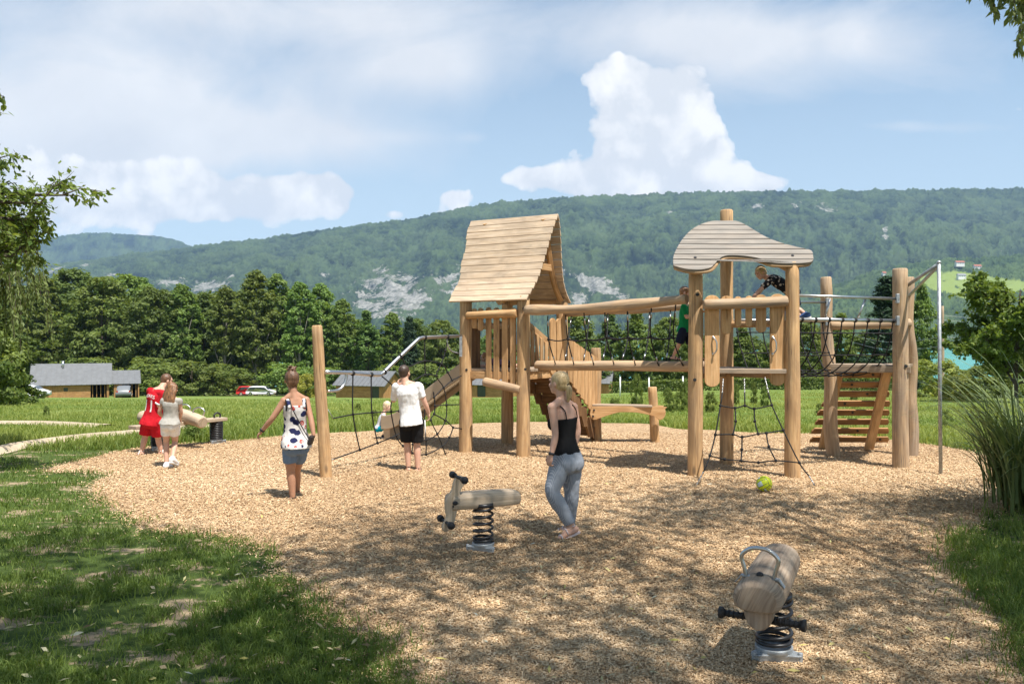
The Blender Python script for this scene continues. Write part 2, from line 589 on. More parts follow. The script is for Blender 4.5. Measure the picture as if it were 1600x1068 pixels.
def loft(mb, rings, n=24, q=2.3):
    vs = []
    for (c, sd, fw, a, b) in rings:
        for k in range(n):
            t = 2 * math.pi * k / n; ca, sa_ = math.cos(t), math.sin(t)
            vs.append(c + sd * (a * math.copysign(abs(ca) ** (2 / q), ca)) + fw * (b * math.copysign(abs(sa_) ** (2 / q), sa_)))
    fs = []
    for i in range(len(rings) - 1):
        for k in range(n): fs.append([i * n + k, i * n + (k + 1) % n, (i + 1) * n + (k + 1) % n, (i + 1) * n + k])
    fs += [list(reversed(range(n))), list(range((len(rings) - 1) * n, len(rings) * n))]
    mb.add(vs, fs, None, True)


class Figure:
    def __init__(self, label, J, S, f, look, skin, female=False, child=False, tilt=0.0, voxel=.0075, group=None, curl=.35, palms=(1, 1), headup=None):
        self.J = J; self.S = S; self.f = V3(f).normalized(); self.female = female; self.child = child
        J['pel'] = (J['hipL'] + J['hipR']) / 2
        shc = (J['shL'] + J['shR']) / 2
        self.ax = (shc - J['pel']); self.h = self.ax.length; self.ax.normalize()
        self.hs = (J['hipR'] - J['hipL']).normalized(); self.ss = (J['shR'] - J['shL']).normalized()
        base = V3((J['pel'].x, J['pel'].y, min(J[k].z for k in ('toeL', 'toeR', 'anL', 'anR')) - .03))
        self.root = empty('person', base, label, 'person', group)
        self.look = V3(look).normalized(); self.voxel = voxel; self.skin = SK[skin]
        self.body(curl, palms, headup)

    def ring(self, t, inf=0.0, k=1.0):
        S, J = self.S, self.J
        T = [-.20, -.10, 0, .14, .30, .45, .62, .80, .92, 1.0, 1.06]
        if self.female: a = [.105, .155, .176, .170, .138, .122, .134, .146, .138, .100, .062]; b = [.085, .115, .122, .112, .094, .088, .100, .102, .084, .066, .056]
        elif self.child: a = [.10, .135, .146, .142, .128, .124, .132, .138, .130, .098, .056]; b = [.085, .108, .112, .104, .098, .098, .102, .098, .082, .064, .050]
        else: a = [.105, .150, .162, .156, .144, .142, .156, .172, .162, .115, .066]; b = [.085, .115, .120, .112, .102, .102, .114, .114, .094, .072, .060]
        wa = float(np.interp(t, T, a)) * S * k + inf; wb = float(np.interp(t, T, b)) * S * k + inf
        m = min(1, max(0, t)); sd = self.hs.lerp(self.ss, m)
        c = J['pel'] + self.ax * (self.h * t)
        fw = sd.cross(self.ax) * -1
        if fw.dot(self.f) < 0: fw = -fw
        fw.normalize(); sd = (sd - self.ax * sd.dot(self.ax)).normalized()
        # the spine's gentle S
        c = c + fw * (S * (.018 * math.sin((t - .15) * 5.0)) * (0 if self.child else 1)) - fw * (.012 * S)
        return (c, sd, fw, wa, wb)

    def rings(self, t0, t1, n=12, inf=0.0, k=1.0):
        return [self.ring(t0 + (t1 - t0) * i / n, inf, k) for i in range(n + 1)]

    def flesh(self, mb, inf=0.0):
        """seat and chest"""
        J, S = self.J, self.S; c, sd, fw, a, b = self.ring(.0)
        for s in (-1, 1): mb.ball(c + sd * (.066 * S * s) - fw * ((.050 if self.female else .036) * S) - self.ax * (.02 * S), (.088 * S + inf, .080 * S + inf, .100 * S + inf), 16, 12, Matrix((sd, fw, self.ax)).transposed())

    def bust(self, mb, inf=0.0):
        if self.female:
            c, sd, fw, a, b = self.ring(.70)
            for s in (-1, 1): mb.ball(c + sd * (.068 * self.S * s) + fw * (.085 * self.S), (.066 * self.S + inf,) * 3, 14, 10)

    def body(self, curl, palms, headup):
        J, S, f = self.J, self.S, self.f; mb = MB()
        loft(mb, self.rings(-.18, 1.06, 22)); self.flesh(mb); self.bust(mb)
        k = .92 if self.child else 1.0
        self.ra = [x * S * k for x in ((.050, .043, .036, .038, .025) if self.female else (.056, .049, .040, .042, .028))]
        self.rl = [x * S * k for x in ((.092, .083, .056, .056, .034) if self.female else (.090, .080, .056, .058, .037))]
        for s in 'LR':
            limb(mb, J['sh' + s], J['el' + s], J['wr' + s], self.ra)
            limb(mb, J['hip' + s], J['kn' + s], J['an' + s], self.rl)
            mb.ball(J['sh' + s], self.ra[0] * 1.06, 14, 10)
            self.foot(mb, J['kn' + s], J['an' + s], J['toe' + s], S)
            wr = J['wr' + s]; hd = J.get('hd' + s)
            d = (hd - wr).normalized() if hd is not None else (wr - J['el' + s]).normalized()
            self.hand(mb, wr, d, s, S, curl, palms[0 if s == 'L' else 1])
        hc = J['head']; fw = self.look; up = V3(headup) if headup else UP
        up = (up - fw * up.dot(fw)).normalized(); rt = fw.cross(up)
        H = S * (J['hk'] if 'hk' in J else 1.07)
        R3 = Matrix((rt, fw, up)).transposed(); self.hR = R3; self.H = H
        mb.ball(hc + up * (.018 * H) - fw * (.012 * H), (.076 * H, .094 * H, .092 * H), 20, 14, R3)
        mb.ball(hc - up * (.045 * H) + fw * (.022 * H), (.058 * H, .066 * H, .066 * H), 16, 12, R3)
        mb.ball(hc - up * (.086 * H) + fw * (.052 * H), (.030 * H, .028 * H, .022 * H), 12, 8, R3)
        mb.tube([hc + up * (.005 * H) + fw * (.078 * H), hc - up * (.022 * H) + fw * (.100 * H), hc - up * (.036 * H) + fw * (.084 * H)], [.010 * H, .014 * H, .014 * H], 10)
        mb.ball(hc - up * (.060 * H) + fw * (.082 * H), (.022 * H, .010 * H, .012 * H), 10, 8, R3)
        for s in (-1, 1):
            mb.ball(hc - up * (.012 * H) + rt * (.077 * H * s) - fw * (.006 * H), (.012 * H, .022 * H, .032 * H), 10, 8, R3)
            mb.ball(hc + up * (.028 * H) + fw * (.074 * H) + rt * (.032 * H * s), (.026 * H, .014 * H, .010 * H), 10, 8, R3)
            mb.ball(hc - up * (.025 * H) + fw * (.062 * H) + rt * (.042 * H * s), (.022 * H,) * 3, 10, 8)
        nbp = self.ring(1.0)[0]; rn = (.052 if self.female or self.child else .060) * H
        mb.tube([hc - up * (.045 * H) - fw * (.018 * H), (hc - up * (.10 * H) - fw * (.02 * H)).lerp(nbp, .4), nbp], [rn, rn * .98, rn * 1.22], 14)
        nk = (hc - up * (.105 * H) - fw * (.022 * H)).lerp(nbp, .35)
        for s in 'LR': capsule(mb, [nk, nk.lerp(J['sh' + s], .5) - UP * (.004 * S) - f * (.006 * S), J['sh' + s].lerp(nk, .12)], [rn * .80, rn * .82, self.ra[0] * .88], 12)
        remesh(mb, 'body', self.skin, self.root, self.voxel, 3, 0)
        for s in (-1, 1):
            e = MB(); e.ball(hc + up * (.010 * H) + fw * (.0815 * H) + rt * (.032 * H * s), (.012 * H, .006 * H, .006 * H), 10, 8, R3); e.build('eye', M['eye'], self.root)
            e = MB(); e.tube([hc + up * (.031 * H) + fw * (.086 * H) + rt * (.014 * H * s), hc + up * (.036 * H) + fw * (.084 * H) + rt * (.034 * H * s), hc + up * (.028 * H) + fw * (.070 * H) + rt * (.054 * H * s)], .0032 * H, 6); e.build('eyebrow', self.hairmat if hasattr(self, 'hairmat') else HR['brown'], self.root)
        e = MB(); e.ball(hc - up * (.061 * H) + fw * (.0895 * H), (.020 * H, .005 * H, .0055 * H), 10, 8, R3); e.build('mouth', M['lips'], self.root)

    def foot(self, mb, kn, an, toe, S):
        d = toe - an; L = d.length
        sole = d.normalized(); heel = an - V3((sole.x, sole.y, 0)).normalized() * (.035 * S) + V3((0, 0, 0))
        dn = (toe - an); dn = V3((dn.x, dn.y, 0)).normalized()
        up = (an - toe); up = (up - sole * up.dot(sole))
        hz = toe.z + (an.z - toe.z) * .35
        hp = an - (kn - an).normalized() * (-.0) + (an - kn).normalized() * (.045 * S) - dn * (.03 * S)
        capsule(mb, [hp, an.lerp(toe, .45) + (an - kn).normalized() * (.022 * S), toe], [.034 * S, .036 * S, .024 * S], 12)
        capsule(mb, [an, an.lerp(toe, .5)], [.034 * S, .030 * S], 12)
        sd = dn.cross(UP)
        for i in range(5):
            mb.ball(toe + sd * ((i - 2) * .015 * S) + dn * ((.022 - abs(i - 1.5) * .006) * S) - UP * .004, (.012 * S,) * 3, 8, 6)

    def hand(self, mb, wr, d, s, S, curl, pn):
        """palm, four bent fingers and a thumb from the side of the palm"""
        sgn = 1 if s == 'R' else -1
        inw = (self.J['pel'] - wr); inw = inw - d * inw.dot(d)
        if inw.length < 1e-4: inw = self.f.copy()
        inw.normalize()
        fr = self.f - d * self.f.dot(d)
        if fr.length < .3: fr = UP - d * UP.dot(d)
        fr = (fr - inw * fr.dot(inw)).normalized()
        pal = (inw * pn + fr * (1 - abs(pn))).normalized()        # the way the palm looks
        ac = d.cross(pal).normalized()
        if ac.dot(fr) < 0: ac = -ac                               # towards the thumb
        R3 = Matrix((ac, d, pal)).transposed()
        mb.ball(wr + d * (.048 * S), (.040 * S, .052 * S, .017 * S), 14, 10, R3)
        mb.ball(wr + d * (.012 * S), (.028 * S, .03 * S, .02 * S), 12, 8, R3)
        for i, (o, L) in enumerate(((.029, .070), (.010, .079), (-.010, .073), (-.028, .058))):
            c = curl * (1 + .18 * i); p0 = wr + d * (.080 * S) + ac * (o * S); r = .0088 * S
            d1 = (d * math.cos(c) + pal * math.sin(c) + ac * o * 1.4).normalized(); d2 = (d * math.cos(c * 2.1) + pal * math.sin(c * 2.1)).normalized(); d3 = (d * math.cos(c * 2.9) + pal * math.sin(c * 2.9)).normalized()
            p1 = p0 + d1 * (L * .45 * S); p2 = p1 + d2 * (L * .32 * S); p3 = p2 + d3 * (L * .26 * S)
            capsule(mb, [p0 - d * .02 * S, p0, p1, p2, p3], [r, r * 1.05, r, r * .95, r * .85], 8)
        t0 = wr + d * (.030 * S) + ac * (.034 * S); td = (d * .70 + ac * .62 + pal * .30).normalized(); td2 = (d * .9 + ac * .2 + pal * .4).normalized()
        t1 = t0 + td * (.036 * S); t2 = t1 + td2 * (.030 * S)
        capsule(mb, [t0 - td * .012 * S, t0, t1, t2], [.013 * S, .0125 * S, .0105 * S, .009 * S], 8)

    # ---- clothing: shells that follow the body
    def top(self, name, mat, t0, t1, inf=.014, sleeve=0.0, flare=.0, wr=.003, bust=True, sl_inf=.016, fall=0.0):
        mb = MB(); rs = self.rings(t0, t1, 18, inf)
        if fall:
            # the cloth hangs from the shoulder blades instead of following the waist
            _, _, _, ca, cb = self.ring(.78, inf)
            rs = [(c, sd, fw, max(a, ca * fall), max(b, cb * fall)) if t0 + (t1 - t0) * i / 18 < .78 else (c, sd, fw, a, b) for i, (c, sd, fw, a, b) in enumerate(rs)]
        if t0 < .1:
            rs = [(c - fw * (.016 * self.S * max(0, 1 - i / 5)), sd, fw, a + .006 * max(0, 1 - i / 5), b + .024 * self.S * max(0, 1 - i / 5)) for i, (c, sd, fw, a, b) in enumerate(rs)]
        if flare: rs = [(c, sd, fw, a + flare * (1 - i / 9) ** 2 if i < 9 else a, b + flare * (1 - i / 9) ** 2 if i < 9 else b) for i, (c, sd, fw, a, b) in enumerate(rs)]
        loft(mb, rs)
        if bust and t1 > .68: self.bust(mb, inf * .8)
        if sleeve:
            nb_ = self.ring(.97)[0]
            for s in 'LR':
                sh = self.J['sh' + s]
                capsule(mb, [nb_ + self.ss * (.045 * self.S * (1 if s == 'R' else -1)) + UP * .012 * self.S, nb_.lerp(sh, .6) + UP * (.006 * self.S), sh], [(.050 * self.S + inf) if t1 > 1 else .045 * self.S, .052 * self.S + inf * .9, self.ra[0] + sl_inf * self.S], 14)
                limb(mb, self.J['sh' + s], self.J['el' + s], self.J['wr' + s], self.ra, sl_inf * self.S, sleeve, True)
        return remesh(mb, name, mat, self.root, .0085, 4, wr, hash(name) % 7)

    def legs(self, name, mat, t1, top=.16, inf=.016, hem=.0, wr=.004, sm=5):
        """shorts or trousers: t1 = how far down the leg"""
        mb = MB(); rs = self.rings(-.17, top, 10, inf)
        rs = [(c, sd, fw, a - inf * .6 * max(0, (i - 4) / 6), b - inf * .6 * max(0, (i - 4) / 6)) for i, (c, sd, fw, a, b) in enumerate(rs)]
        loft(mb, rs); self.flesh(mb, inf * .8)
        for s in 'LR':
            a, b, c = (self.J[k + s] for k in ('hip', 'kn', 'an')); la, lb = (b - a).length, (c - b).length; tot = la + lb
            keys = [0, la * .45, la, la + lb * .35, tot]; pts_ = []; rr = []
            for i in range(25):
                q = i / 24; d = tot * t1 * q
                p = a.lerp(b, d / la) if d <= la else b.lerp(c, (d - la) / lb)
                pts_.append(p); rr.append(float(np.interp(d, keys, self.rl)) + inf + hem * q)
            for _ in range(2): pts_ = [pts_[0]] + [(pts_[i - 1] + pts_[i] * 2 + pts_[i + 1]) / 4 for i in range(1, 24)] + [pts_[-1]]
            mb.tube(pts_, rr, 18); mb.ball(pts_[0], rr[0], 14, 10)
        return remesh(mb, name, mat, self.root, .0085, sm, wr, 3)

    def cap_hair(self, mat, vol=.012, back=.05, front=.35, extra=None, name='hair'):
        """hair over the skull: back of the head, crown and sides"""
        mb = MB(); hc, R3, H = self.J['head'], self.hR, self.H; rt, fw, up = R3.col[0], R3.col[1], R3.col[2]
        c = hc + up * (.026 * H) - fw * (.022 * H)
        mb.ball(c, (.080 * H + vol, .090 * H + vol, .090 * H + vol), 20, 14, R3)
        mb.ball(c - up * (.045 * H) - fw * (.022 * H), (.066 * H + vol, .060 * H + vol, .065 * H + back), 16, 12, R3)
        if extra: extra(mb, hc, rt, fw, up, H)
        self.hairmat = mat
        return remesh(mb, name, mat, self.root, .0075, 2, .0045, 5)

    def piece(self, name, mat, fn, bevel=0.0):
        mb = MB(); fn(mb); return mb.build(name, mat, self.root, bevel)

    def sandals(self, mat, thick=.014):
        for s in 'LR':
            an, toe, kn = self.J['an' + s], self.J['toe' + s], self.J['kn' + s]; S = self.S; mb = MB()
            dn = V3((toe.x - an.x, toe.y - an.y, 0)).normalized()
            hp = an + (an - kn).normalized() * (.045 * S) - dn * (.03 * S)
            lo = -.030 * S
            a = hp - dn * (.03 * S); b = toe + dn * (.035 * S)
            d = (b - a); L = d.length; d.normalize(); sd = d.cross(UP).normalized(); nn = sd.cross(d)
            o = [(0, -.028), (.02, -.036), (L * .5, -.034), (L * .75, -.044), (L - .03, -.038), (L, -.012), (L, .012), (L - .03, .036), (L * .75, .044), (L * .5, .034), (.02, .036), (0, .028)]
            mb.prism([(p.x, p.y * S) for p in spline([(x, y, 0) for x, y in o], 2)], thick, a + nn * (lo), d, sd)
            tp = toe - d * (.03 * S)
            for q, w in ((tp, .046), (an.lerp(toe, .45), .042)):
                mb.tube([q - sd * (w * S) + nn * (-.024 * S), q - sd * (w * .6 * S) + nn * (.026 * S), q + nn * (.036 * S), q + sd * (w * .6 * S) + nn * (.026 * S), q + sd * (w * S) - nn * (.024 * S)], .008 * S, 6)
            mb.tube([an - dn * (.045 * S) + UP * .005, an + sd * (.04 * S), an + dn * (.04 * S) + UP * .01, an - sd * (.04 * S), an - dn * (.045 * S) + UP * .005], .007 * S, 6)
            mb.build('sandal', mat, self.root)

    def shoes(self, mat, sole=None, name='shoe', inf=.010):
        for s in 'LR':
            mb = MB(); J = self.J; S = self.S; m2 = MB()
            an, toe, kn = J['an' + s], J['toe' + s], J['kn' + s]
            dn = V3((toe.x - an.x, toe.y - an.y, 0)).normalized(); sh = (an - kn).normalized()
            hp = an + sh * (.045 * S) - dn * (.03 * S)
            capsule(mb, [hp, an.lerp(toe, .45) + sh * (.022 * S), toe + dn * .015 * S], [.040 * S + inf, .042 * S + inf, .034 * S + inf], 12)
            capsule(mb, [an + sh * .01, an.lerp(toe, .4)], [.042 * S + inf, .036 * S + inf], 12)
            o = remesh(mb, name, mat, self.root, .008, 3)
            if sole:
                m3 = MB(); a = hp - dn * (.045 * S) - UP * .0; b = toe + dn * (.06 * S); d = b - a; L = d.length; d.normalize(); sd = d.cross(UP).normalized(); nn = sd.cross(d)
                oo = [(0, -.03), (.03, -.042), (L * .5, -.036), (L * .75, -.046), (L - .03, -.036), (L, 0), (L - .03, .036), (L * .75, .046), (L * .5, .036), (.03, .042), (0, .03)]
                m3.prism([(x, y * S) for x, y in oo], .022, a - nn * (.040 * S), d, sd); so_ = link('sole', m3.mesh('sole'), sole); so_.parent = o; so_.data.transform(self.root.matrix_basis.inverted())


def PJ(Y, d):
    """joints from (px, py[, dy]) at depth Y"""
    return {k: (P(v[0], v[1], Y + (v[2] if len(v) > 2 else 0)) if hasattr(v, '__len__') else v) for k, v in d.items()}


def band(fig, a, b, t, r, mat, name):
    c = V3(a).lerp(V3(b), t); d = (V3(b) - V3(a)).normalized(); mb = MB()
    mb.tube([c - d * .012, c + d * .012], r, 16); s = d.orthogonal().normalized(); mb.ball(c + s * r * .8, (.018, .018, .018), 8, 6); mb.build(name, mat, fig.root)


CL = {'black': mat_cloth('black_jersey', (.012, .012, .013)), 'white': mat_cloth('white_cotton', (.78, .78, .77)), 'red': mat_cloth('red_jersey', (.50, .012, .022)),
      'stripe': mat_cloth('striped_cotton', (.25, .275, .315), 'stripes', (.36, .385, .42, 1)), 'denim': mat_cloth('grey_blue_denim', (.15, .21, .30)),
      'pattern': mat_cloth('patterned_top', (.62, .59, .56), 'patch'), 'grey': mat_cloth('grey_marl', (.38, .36, .32)), 'teal': mat_cloth('teal_cotton', (.0, .27, .36)),
      'green': mat_cloth('green_cotton', (.01, .24, .075)), 'navy': mat_cloth('navy_cotton', (.014, .018, .04)), 'floral': mat_cloth('black_printed_cotton', (.014, .014, .018), 'floral', (.48, .42, .36, 1)),
      'offwhite': mat_cloth('off_white_cotton', (.80, .78, .76)), 'purple': mat_cloth('mauve_cotton', (.22, .14, .22)), 'palegrey': mat_cloth('pale_grey_cotton', (.55, .55, .58))}
M['darkstrap'] = mat_plain('dark_leather', (.022, .016, .014), .6); M['palesole'] = mat_plain('pale_rubber_sole', (.62, .52, .50), .7); M['whitesole'] = mat_plain('white_rubber', (.72, .71, .68), .6)
M['blueshoe'] = mat_plain('blue_shoe', (.03, .07, .18), .7)

# ---------------------------------------------------------------- woman in the black camisole (foreground)
f = V3((-.72, .69, 0)); Y = 8.28
J = PJ(Y, dict(head=(872.5, 598), shL=(863, 636, -.115), shR=(896, 636, .115), hipL=(877, 720, -.06), hipR=(892, 720, .06), knL=(862, 768, -.16), anL=(893, 821, -.14), toeL=(873, 842, -.22),
               knR=(893, 771, .06), anR=(889, 823, .13), toeR=(869, 830.5, .16), elL=(868, 680, -.16), wrL=(861, 712, -.20), elR=(903, 672, .12), wrR=(897, 702, .05), hdL=(858, 722, -.19)))
J['hk'] = 1.10
w1 = Figure('blonde woman with a ponytail in a black camisole and striped grey trousers', J, .96, f, (-.80, .60, .02), 'fair', True, curl=.5)
w1.top('camisole', CL['black'], .15, .80, .013, wr=.003)
w1.legs('trousers', CL['stripe'], .96, .20, .022, .004, .007)
ch = w1.rings(.76, 1.04, 6, .006)
for s in (-1, 1):
    mb = MB(); c0_, sd0, fw0, a0, b0 = w1.ring(.79); c1_, sd1, fw1, a1, b1 = w1.ring(.95)
    mb.tube(spline([c0_ + sd0 * (.085 * s) - fw0 * (b0 + .004), c1_ + sd1 * (.085 * s) - fw1 * (b1 * .82 + .012), c1_ + sd1 * (.095 * s) + UP * .052, c1_ + sd1 * (.09 * s) + fw1 * (b1 + .0), c0_ + sd0 * (.08 * s) + fw0 * (b0 + .03)], 5), .0055, 8); mb.build('strap', CL['black'], w1.root)


def pony(mb, hc, rt, fw, up, H):
    q = hc - fw * .095 - up * .022
    mb.ball(q, .024, 12, 8); mb.tube(spline([q, q - fw * .035 - up * .02, q - fw * .042 - up * .085, q - fw * .03 - up * .15, q - fw * .02 - up * .175], 4), [.020, .022, .025, .029, .031, .032, .032, .031, .030, .028, .026, .022, .019, .016, .013, .010, .006], 12)


w1.cap_hair(HR['blond'], .006, .0, extra=pony)
w1.piece('hair_tie', CL['black'], lambda mb: mb.tube([J['head'] - w1.hR.col[1] * .108 - w1.hR.col[2] * .022, J['head'] - w1.hR.col[1] * .122 - w1.hR.col[2] * .03], .026, 14))
band(w1, J['elL'], J['wrL'], .90, .031, M['rubber'], 'wristband')
w1.sandals(M['palesole'], .018)

# ---------------------------------------------------------------- woman in the patterned sleeveless top
f = V3((-.35, .94, 0)); Y = 10.15
J = PJ(Y, dict(head=(455.5, 593, .02), shL=(444, 626, -.05), shR=(478, 625, .06), hipL=(453, 696, -.03), hipR=(470, 696, .05), knL=(454, 734, -.01), anL=(457.5, 777, -.02), toeL=(446, 783.5, -.02), knR=(463, 735, .25), anR=(464.5, 767, .36), toeR=(456, 771, .42),
               elL=(425, 654, -.10), wrL=(409, 673, -.04), hdL=(402, 681, -.02), elR=(486, 655, -.02), wrR=(490, 679, -.08), hdR=(487.5, 690, -.06)))
w2 = Figure('woman with a brown hair bun in a patterned sleeveless top and blue grey shorts', J, .97, f, (-.45, .88, -.05), 'tan', True, curl=.45)
w2.top('sleeveless_top', CL['pattern'], -.04, .90, .013, flare=.008, wr=.005, fall=.93)
for s in (-1, 1):
    mb = MB(); c0_, sd0, fw0, a0, b0 = w2.ring(.86); c1_, sd1, fw1, a1, b1 = w2.ring(.96)
    mb.tube(spline([c0_ + sd0 * (.088 * s) - fw0 * (b0 + .004), c1_ + sd1 * (.095 * s) - fw1 * (b1 * .75 + .01), c1_ + sd1 * (.10 * s) + UP * .050, c1_ + sd1 * (.095 * s) + fw1 * (b1 * .8), c0_ + sd0 * (.085 * s) + fw0 * (b0 + .005)], 5), .020, 10, ab=(1, .45), side=sd0); mb.build('shoulder_strap', CL['pattern'], w2.root)
    mb = MB(); mb.tube(spline([c0_ + sd0 * (.125 * s) - fw0 * (b0 * .85 + .002) - UP * .04, c1_ + sd1 * (.118 * s) - fw1 * (b1 * .62 + .012), c1_ + sd1 * (.122 * s) + UP * .045, c1_ + sd1 * (.12 * s) + fw1 * (b1 * .8)], 5), .011, 8, ab=(1, .5), side=sd0); mb.build('bra_strap', CL['black'], w2.root)
w2.legs('shorts', CL['denim'], .33, .10, .013, .006, .005, 3)


def bun(mb, hc, rt, fw, up, H):
    q = hc + up * .125 - fw * .035
    mb.ball(q, (.058, .052, .050), 14, 10)
    for k in range(16):
        a = k * 2.4; d = V3((math.cos(a), math.sin(a), .35 + .5 * math.sin(k))).normalized(); mb.tube([q + d * .035, q + d * .078 + UP * .012], [.014, .004], 6)
    for k in range(9): mb.tube([hc - fw * .085 + rt * (.012 * (k - 4)) - up * .05, hc - fw * .078 + rt * (.014 * (k - 4)) - up * (.095 + .012 * (k % 3))], [.010, .003], 6)


w2.cap_hair(HR['brown'], .009, .006, extra=bun)
w2.sandals(M['darkstrap'], .016); band(w2, J['elL'], J['wrL'], .92, .031, M['rubber'], 'wristwatch')
w2.piece('bag_strap', M['darkstrap'], lambda mb: mb.tube(spline([w2.ring(.98)[0] - w2.ss * .075 + UP * .055, w2.ring(.85)[0] - w2.ss * .06 - w2.ring(.85)[2] * .125, w2.ring(.5)[0] + w2.ss * .035 - w2.ring(.5)[2] * .118, w2.ring(.2)[0] + w2.ss * .12 - w2.ring(.2)[2] * .125, P(484, 681, Y - .10)], 6), .0065, 8))
w2.piece('shoulder_bag', M['darkstrap'], lambda mb: mb.box(P(486, 687, Y - .11), (.055, .13, .125), Matrix.Rotation(.3, 3, 'Y')), .02)

# ---------------------------------------------------------------- man in white
f = V3((.06, 1, 0)); Y = 12.4
J = PJ(Y, dict(head=(632, 582, .02), shL=(619, 604, .02), shR=(654, 603, -.02), hipL=(634.5, 659, 0), hipR=(651.5, 659, 0), knL=(636.5, 693, .03), knR=(651.5, 693, .02), anL=(638, 729, .0), anR=(653, 731, -.02), toeL=(634, 735.5, .14), toeR=(660.5, 737, .03),
               elL=(614.5, 627, .10), wrL=(621, 602, .30), hdL=(623, 594, .34), elR=(664, 629, .0), wrR=(670, 645, .06), hdR=(671, 656, .08)))
m1 = Figure('man in a white t-shirt and black shorts standing at the climbing net', J, .97, f, (.35, .93, -.05), 'fair', False, curl=.4)
m1.top('t_shirt', CL['white'], -.08, 1.04, .014, .40, flare=.004, wr=.009, sl_inf=.014, fall=.93)
m1.legs('shorts', CL['black'], .44, .02, .024, .020, .006)
for s, sg in (('L', -1), ('R', 1)):
    if s == 'R':
        a, b = J['hip' + s] + V3((.125, -.01, .03)), J['kn' + s].lerp(J['hip' + s], .22) + V3((.118, -.015, 0)); m1.piece('side_stripe', CL['white'], lambda mb: mb.tube([a, a.lerp(b, .5) + V3((.008, 0, 0)), b], .017, 8, ab=(.45, 1), side=(1, 0, 0)))
m1.cap_hair(HR['dark'], .004, .0); m1.sandals(M['darkstrap'], .02)

# ---------------------------------------------------------------- boy in the red football kit
f = V3((.70, .71, 0)); Y = 14.15
J = PJ(Y, dict(head=(261, 594, .20), shL=(235, 611, .14), shR=(256, 615, -.12), hipL=(231, 658, .04), hipR=(245, 659, -.06), knL=(226.5, 683, .05), anL=(221.5, 704, -.02), toeL=(215, 709.5, -.03), knR=(247, 685, .06), anR=(251.5, 704, .08), toeR=(259, 707, .10),
               elL=(246, 634, .42), wrL=(258, 645, .62), elR=(247, 634, -.12), wrR=(262, 639, .10)))
J['hk'] = 1.10
b1 = Figure('boy in a red football shirt with white number and red shorts bending over the seesaw', J, .92, f, (.75, .62, -.25), 'fair', False, voxel=.0075)
shirt = b1.top('football_shirt', CL['red'], -.12, 1.05, .022, .42, flare=.012, wr=.006, sl_inf=.022, fall=1.0)
b1.legs('shorts', CL['red'], .46, .02, .026, .026, .006); b1.cap_hair(HR['brown'], .005, .0); b1.sandals(M['whitesole'], .018)
for s in 'LR':
    pa = J['sh' + s].lerp(J['el' + s], .76); pb = J['sh' + s].lerp(J['el' + s], .88); q = MB(); q.tube([pa, pb], [.071, .070], 18); q.build('sleeve_cuff', CL['white'], b1.root)


def lettering(text, size, centre, right, up, cloth, root, mat, name, arc=0.0):
    """flat letters laid on the cloth they are printed on"""
    cu = bpy.data.curves.new('t', 'FONT'); cu.body = text; cu.size = size; cu.align_x = 'CENTER'; cu.align_y = 'CENTER'
    o = bpy.data.objects.new('t', cu); COL.objects.link(o); dg = bpy.context.evaluated_depsgraph_get(); dg.update()
    me = bpy.data.meshes.new_from_object(o.evaluated_get(dg)); bpy.data.objects.remove(o)
    bm = bmesh.new(); bm.from_mesh(me); bmesh.ops.triangulate(bm, faces=bm.faces)
    for _ in range(3):
        es = [e for e in bm.edges if e.calc_length() > .022]
        if es: bmesh.ops.subdivide_edges(bm, edges=es, cuts=1); bmesh.ops.triangulate(bm, faces=bm.faces)
    inv = cloth.parent.matrix_basis
    cv = [inv @ v.co for v in cloth.data.vertices]; bvh = BVHTree.FromPolygons(cv, [tuple(p.vertices) for p in cloth.data.polygons])
    right = V3(right).normalized(); up = V3(up).normalized(); out = right.cross(up).normalized()
    for v in bm.verts:
        p = V3(centre) + right * v.co.x + up * (v.co.y - arc * v.co.x ** 2)
        h = bvh.ray_cast(p + out * .5, -out)
        v.co = (h[0] + out * .006) if h[0] else p
    bm.to_mesh(me); bm.free(); me.materials.clear()
    x = link(name, me, mat, root); return x


c_, sd_, fw_, a_, b_ = b1.ring(.62)
back = -fw_; rgt = UP.cross(back).normalized(); rgt = (b1.ss - back * b1.ss.dot(back)).normalized()
M['print'] = mat_plain('white_print', (.78, .77, .76), .7)
lettering('11', .30, b1.ring(.52)[0], rgt, b1.ax, shirt, b1.root, M['print'], 'shirt_number')
lettering('NEARS', .085, b1.ring(.87)[0], rgt, b1.ax, shirt, b1.root, M['print'], 'shirt_name', 1.2)

# ---------------------------------------------------------------- girl with long auburn hair
f = V3((.28, .96, 0)); Y = 12.68
J = PJ(Y, dict(head=(269.5, 607, .06), shL=(255.5, 626, .0), shR=(280, 626, .0), hipL=(259.5, 663, 0), hipR=(272.5, 663, 0), knL=(260, 691, .08), anL=(260, 724, .0), toeL=(266, 728.5, .10), knR=(273.5, 690, .16), anR=(269.5, 715, -.12), toeR=(276, 724, .02),
               elL=(248.5, 644, .02), wrL=(253.5, 650, .22), elR=(283, 644, .05), wrR=(281, 654, .24)))
J['hk'] = 1.10
g1 = Figure('girl with long auburn hair in a grey vest and white shorts beside the seesaw', J, .80, f, (.3, .94, -.2), 'fair', True, voxel=.007)
g1.top('vest_top', CL['grey'], .02, .96, .012, .12, flare=.006, wr=.005, fall=.92); g1.legs('shorts', CL['offwhite'], .27, .10, .013, .006, .004, 3)


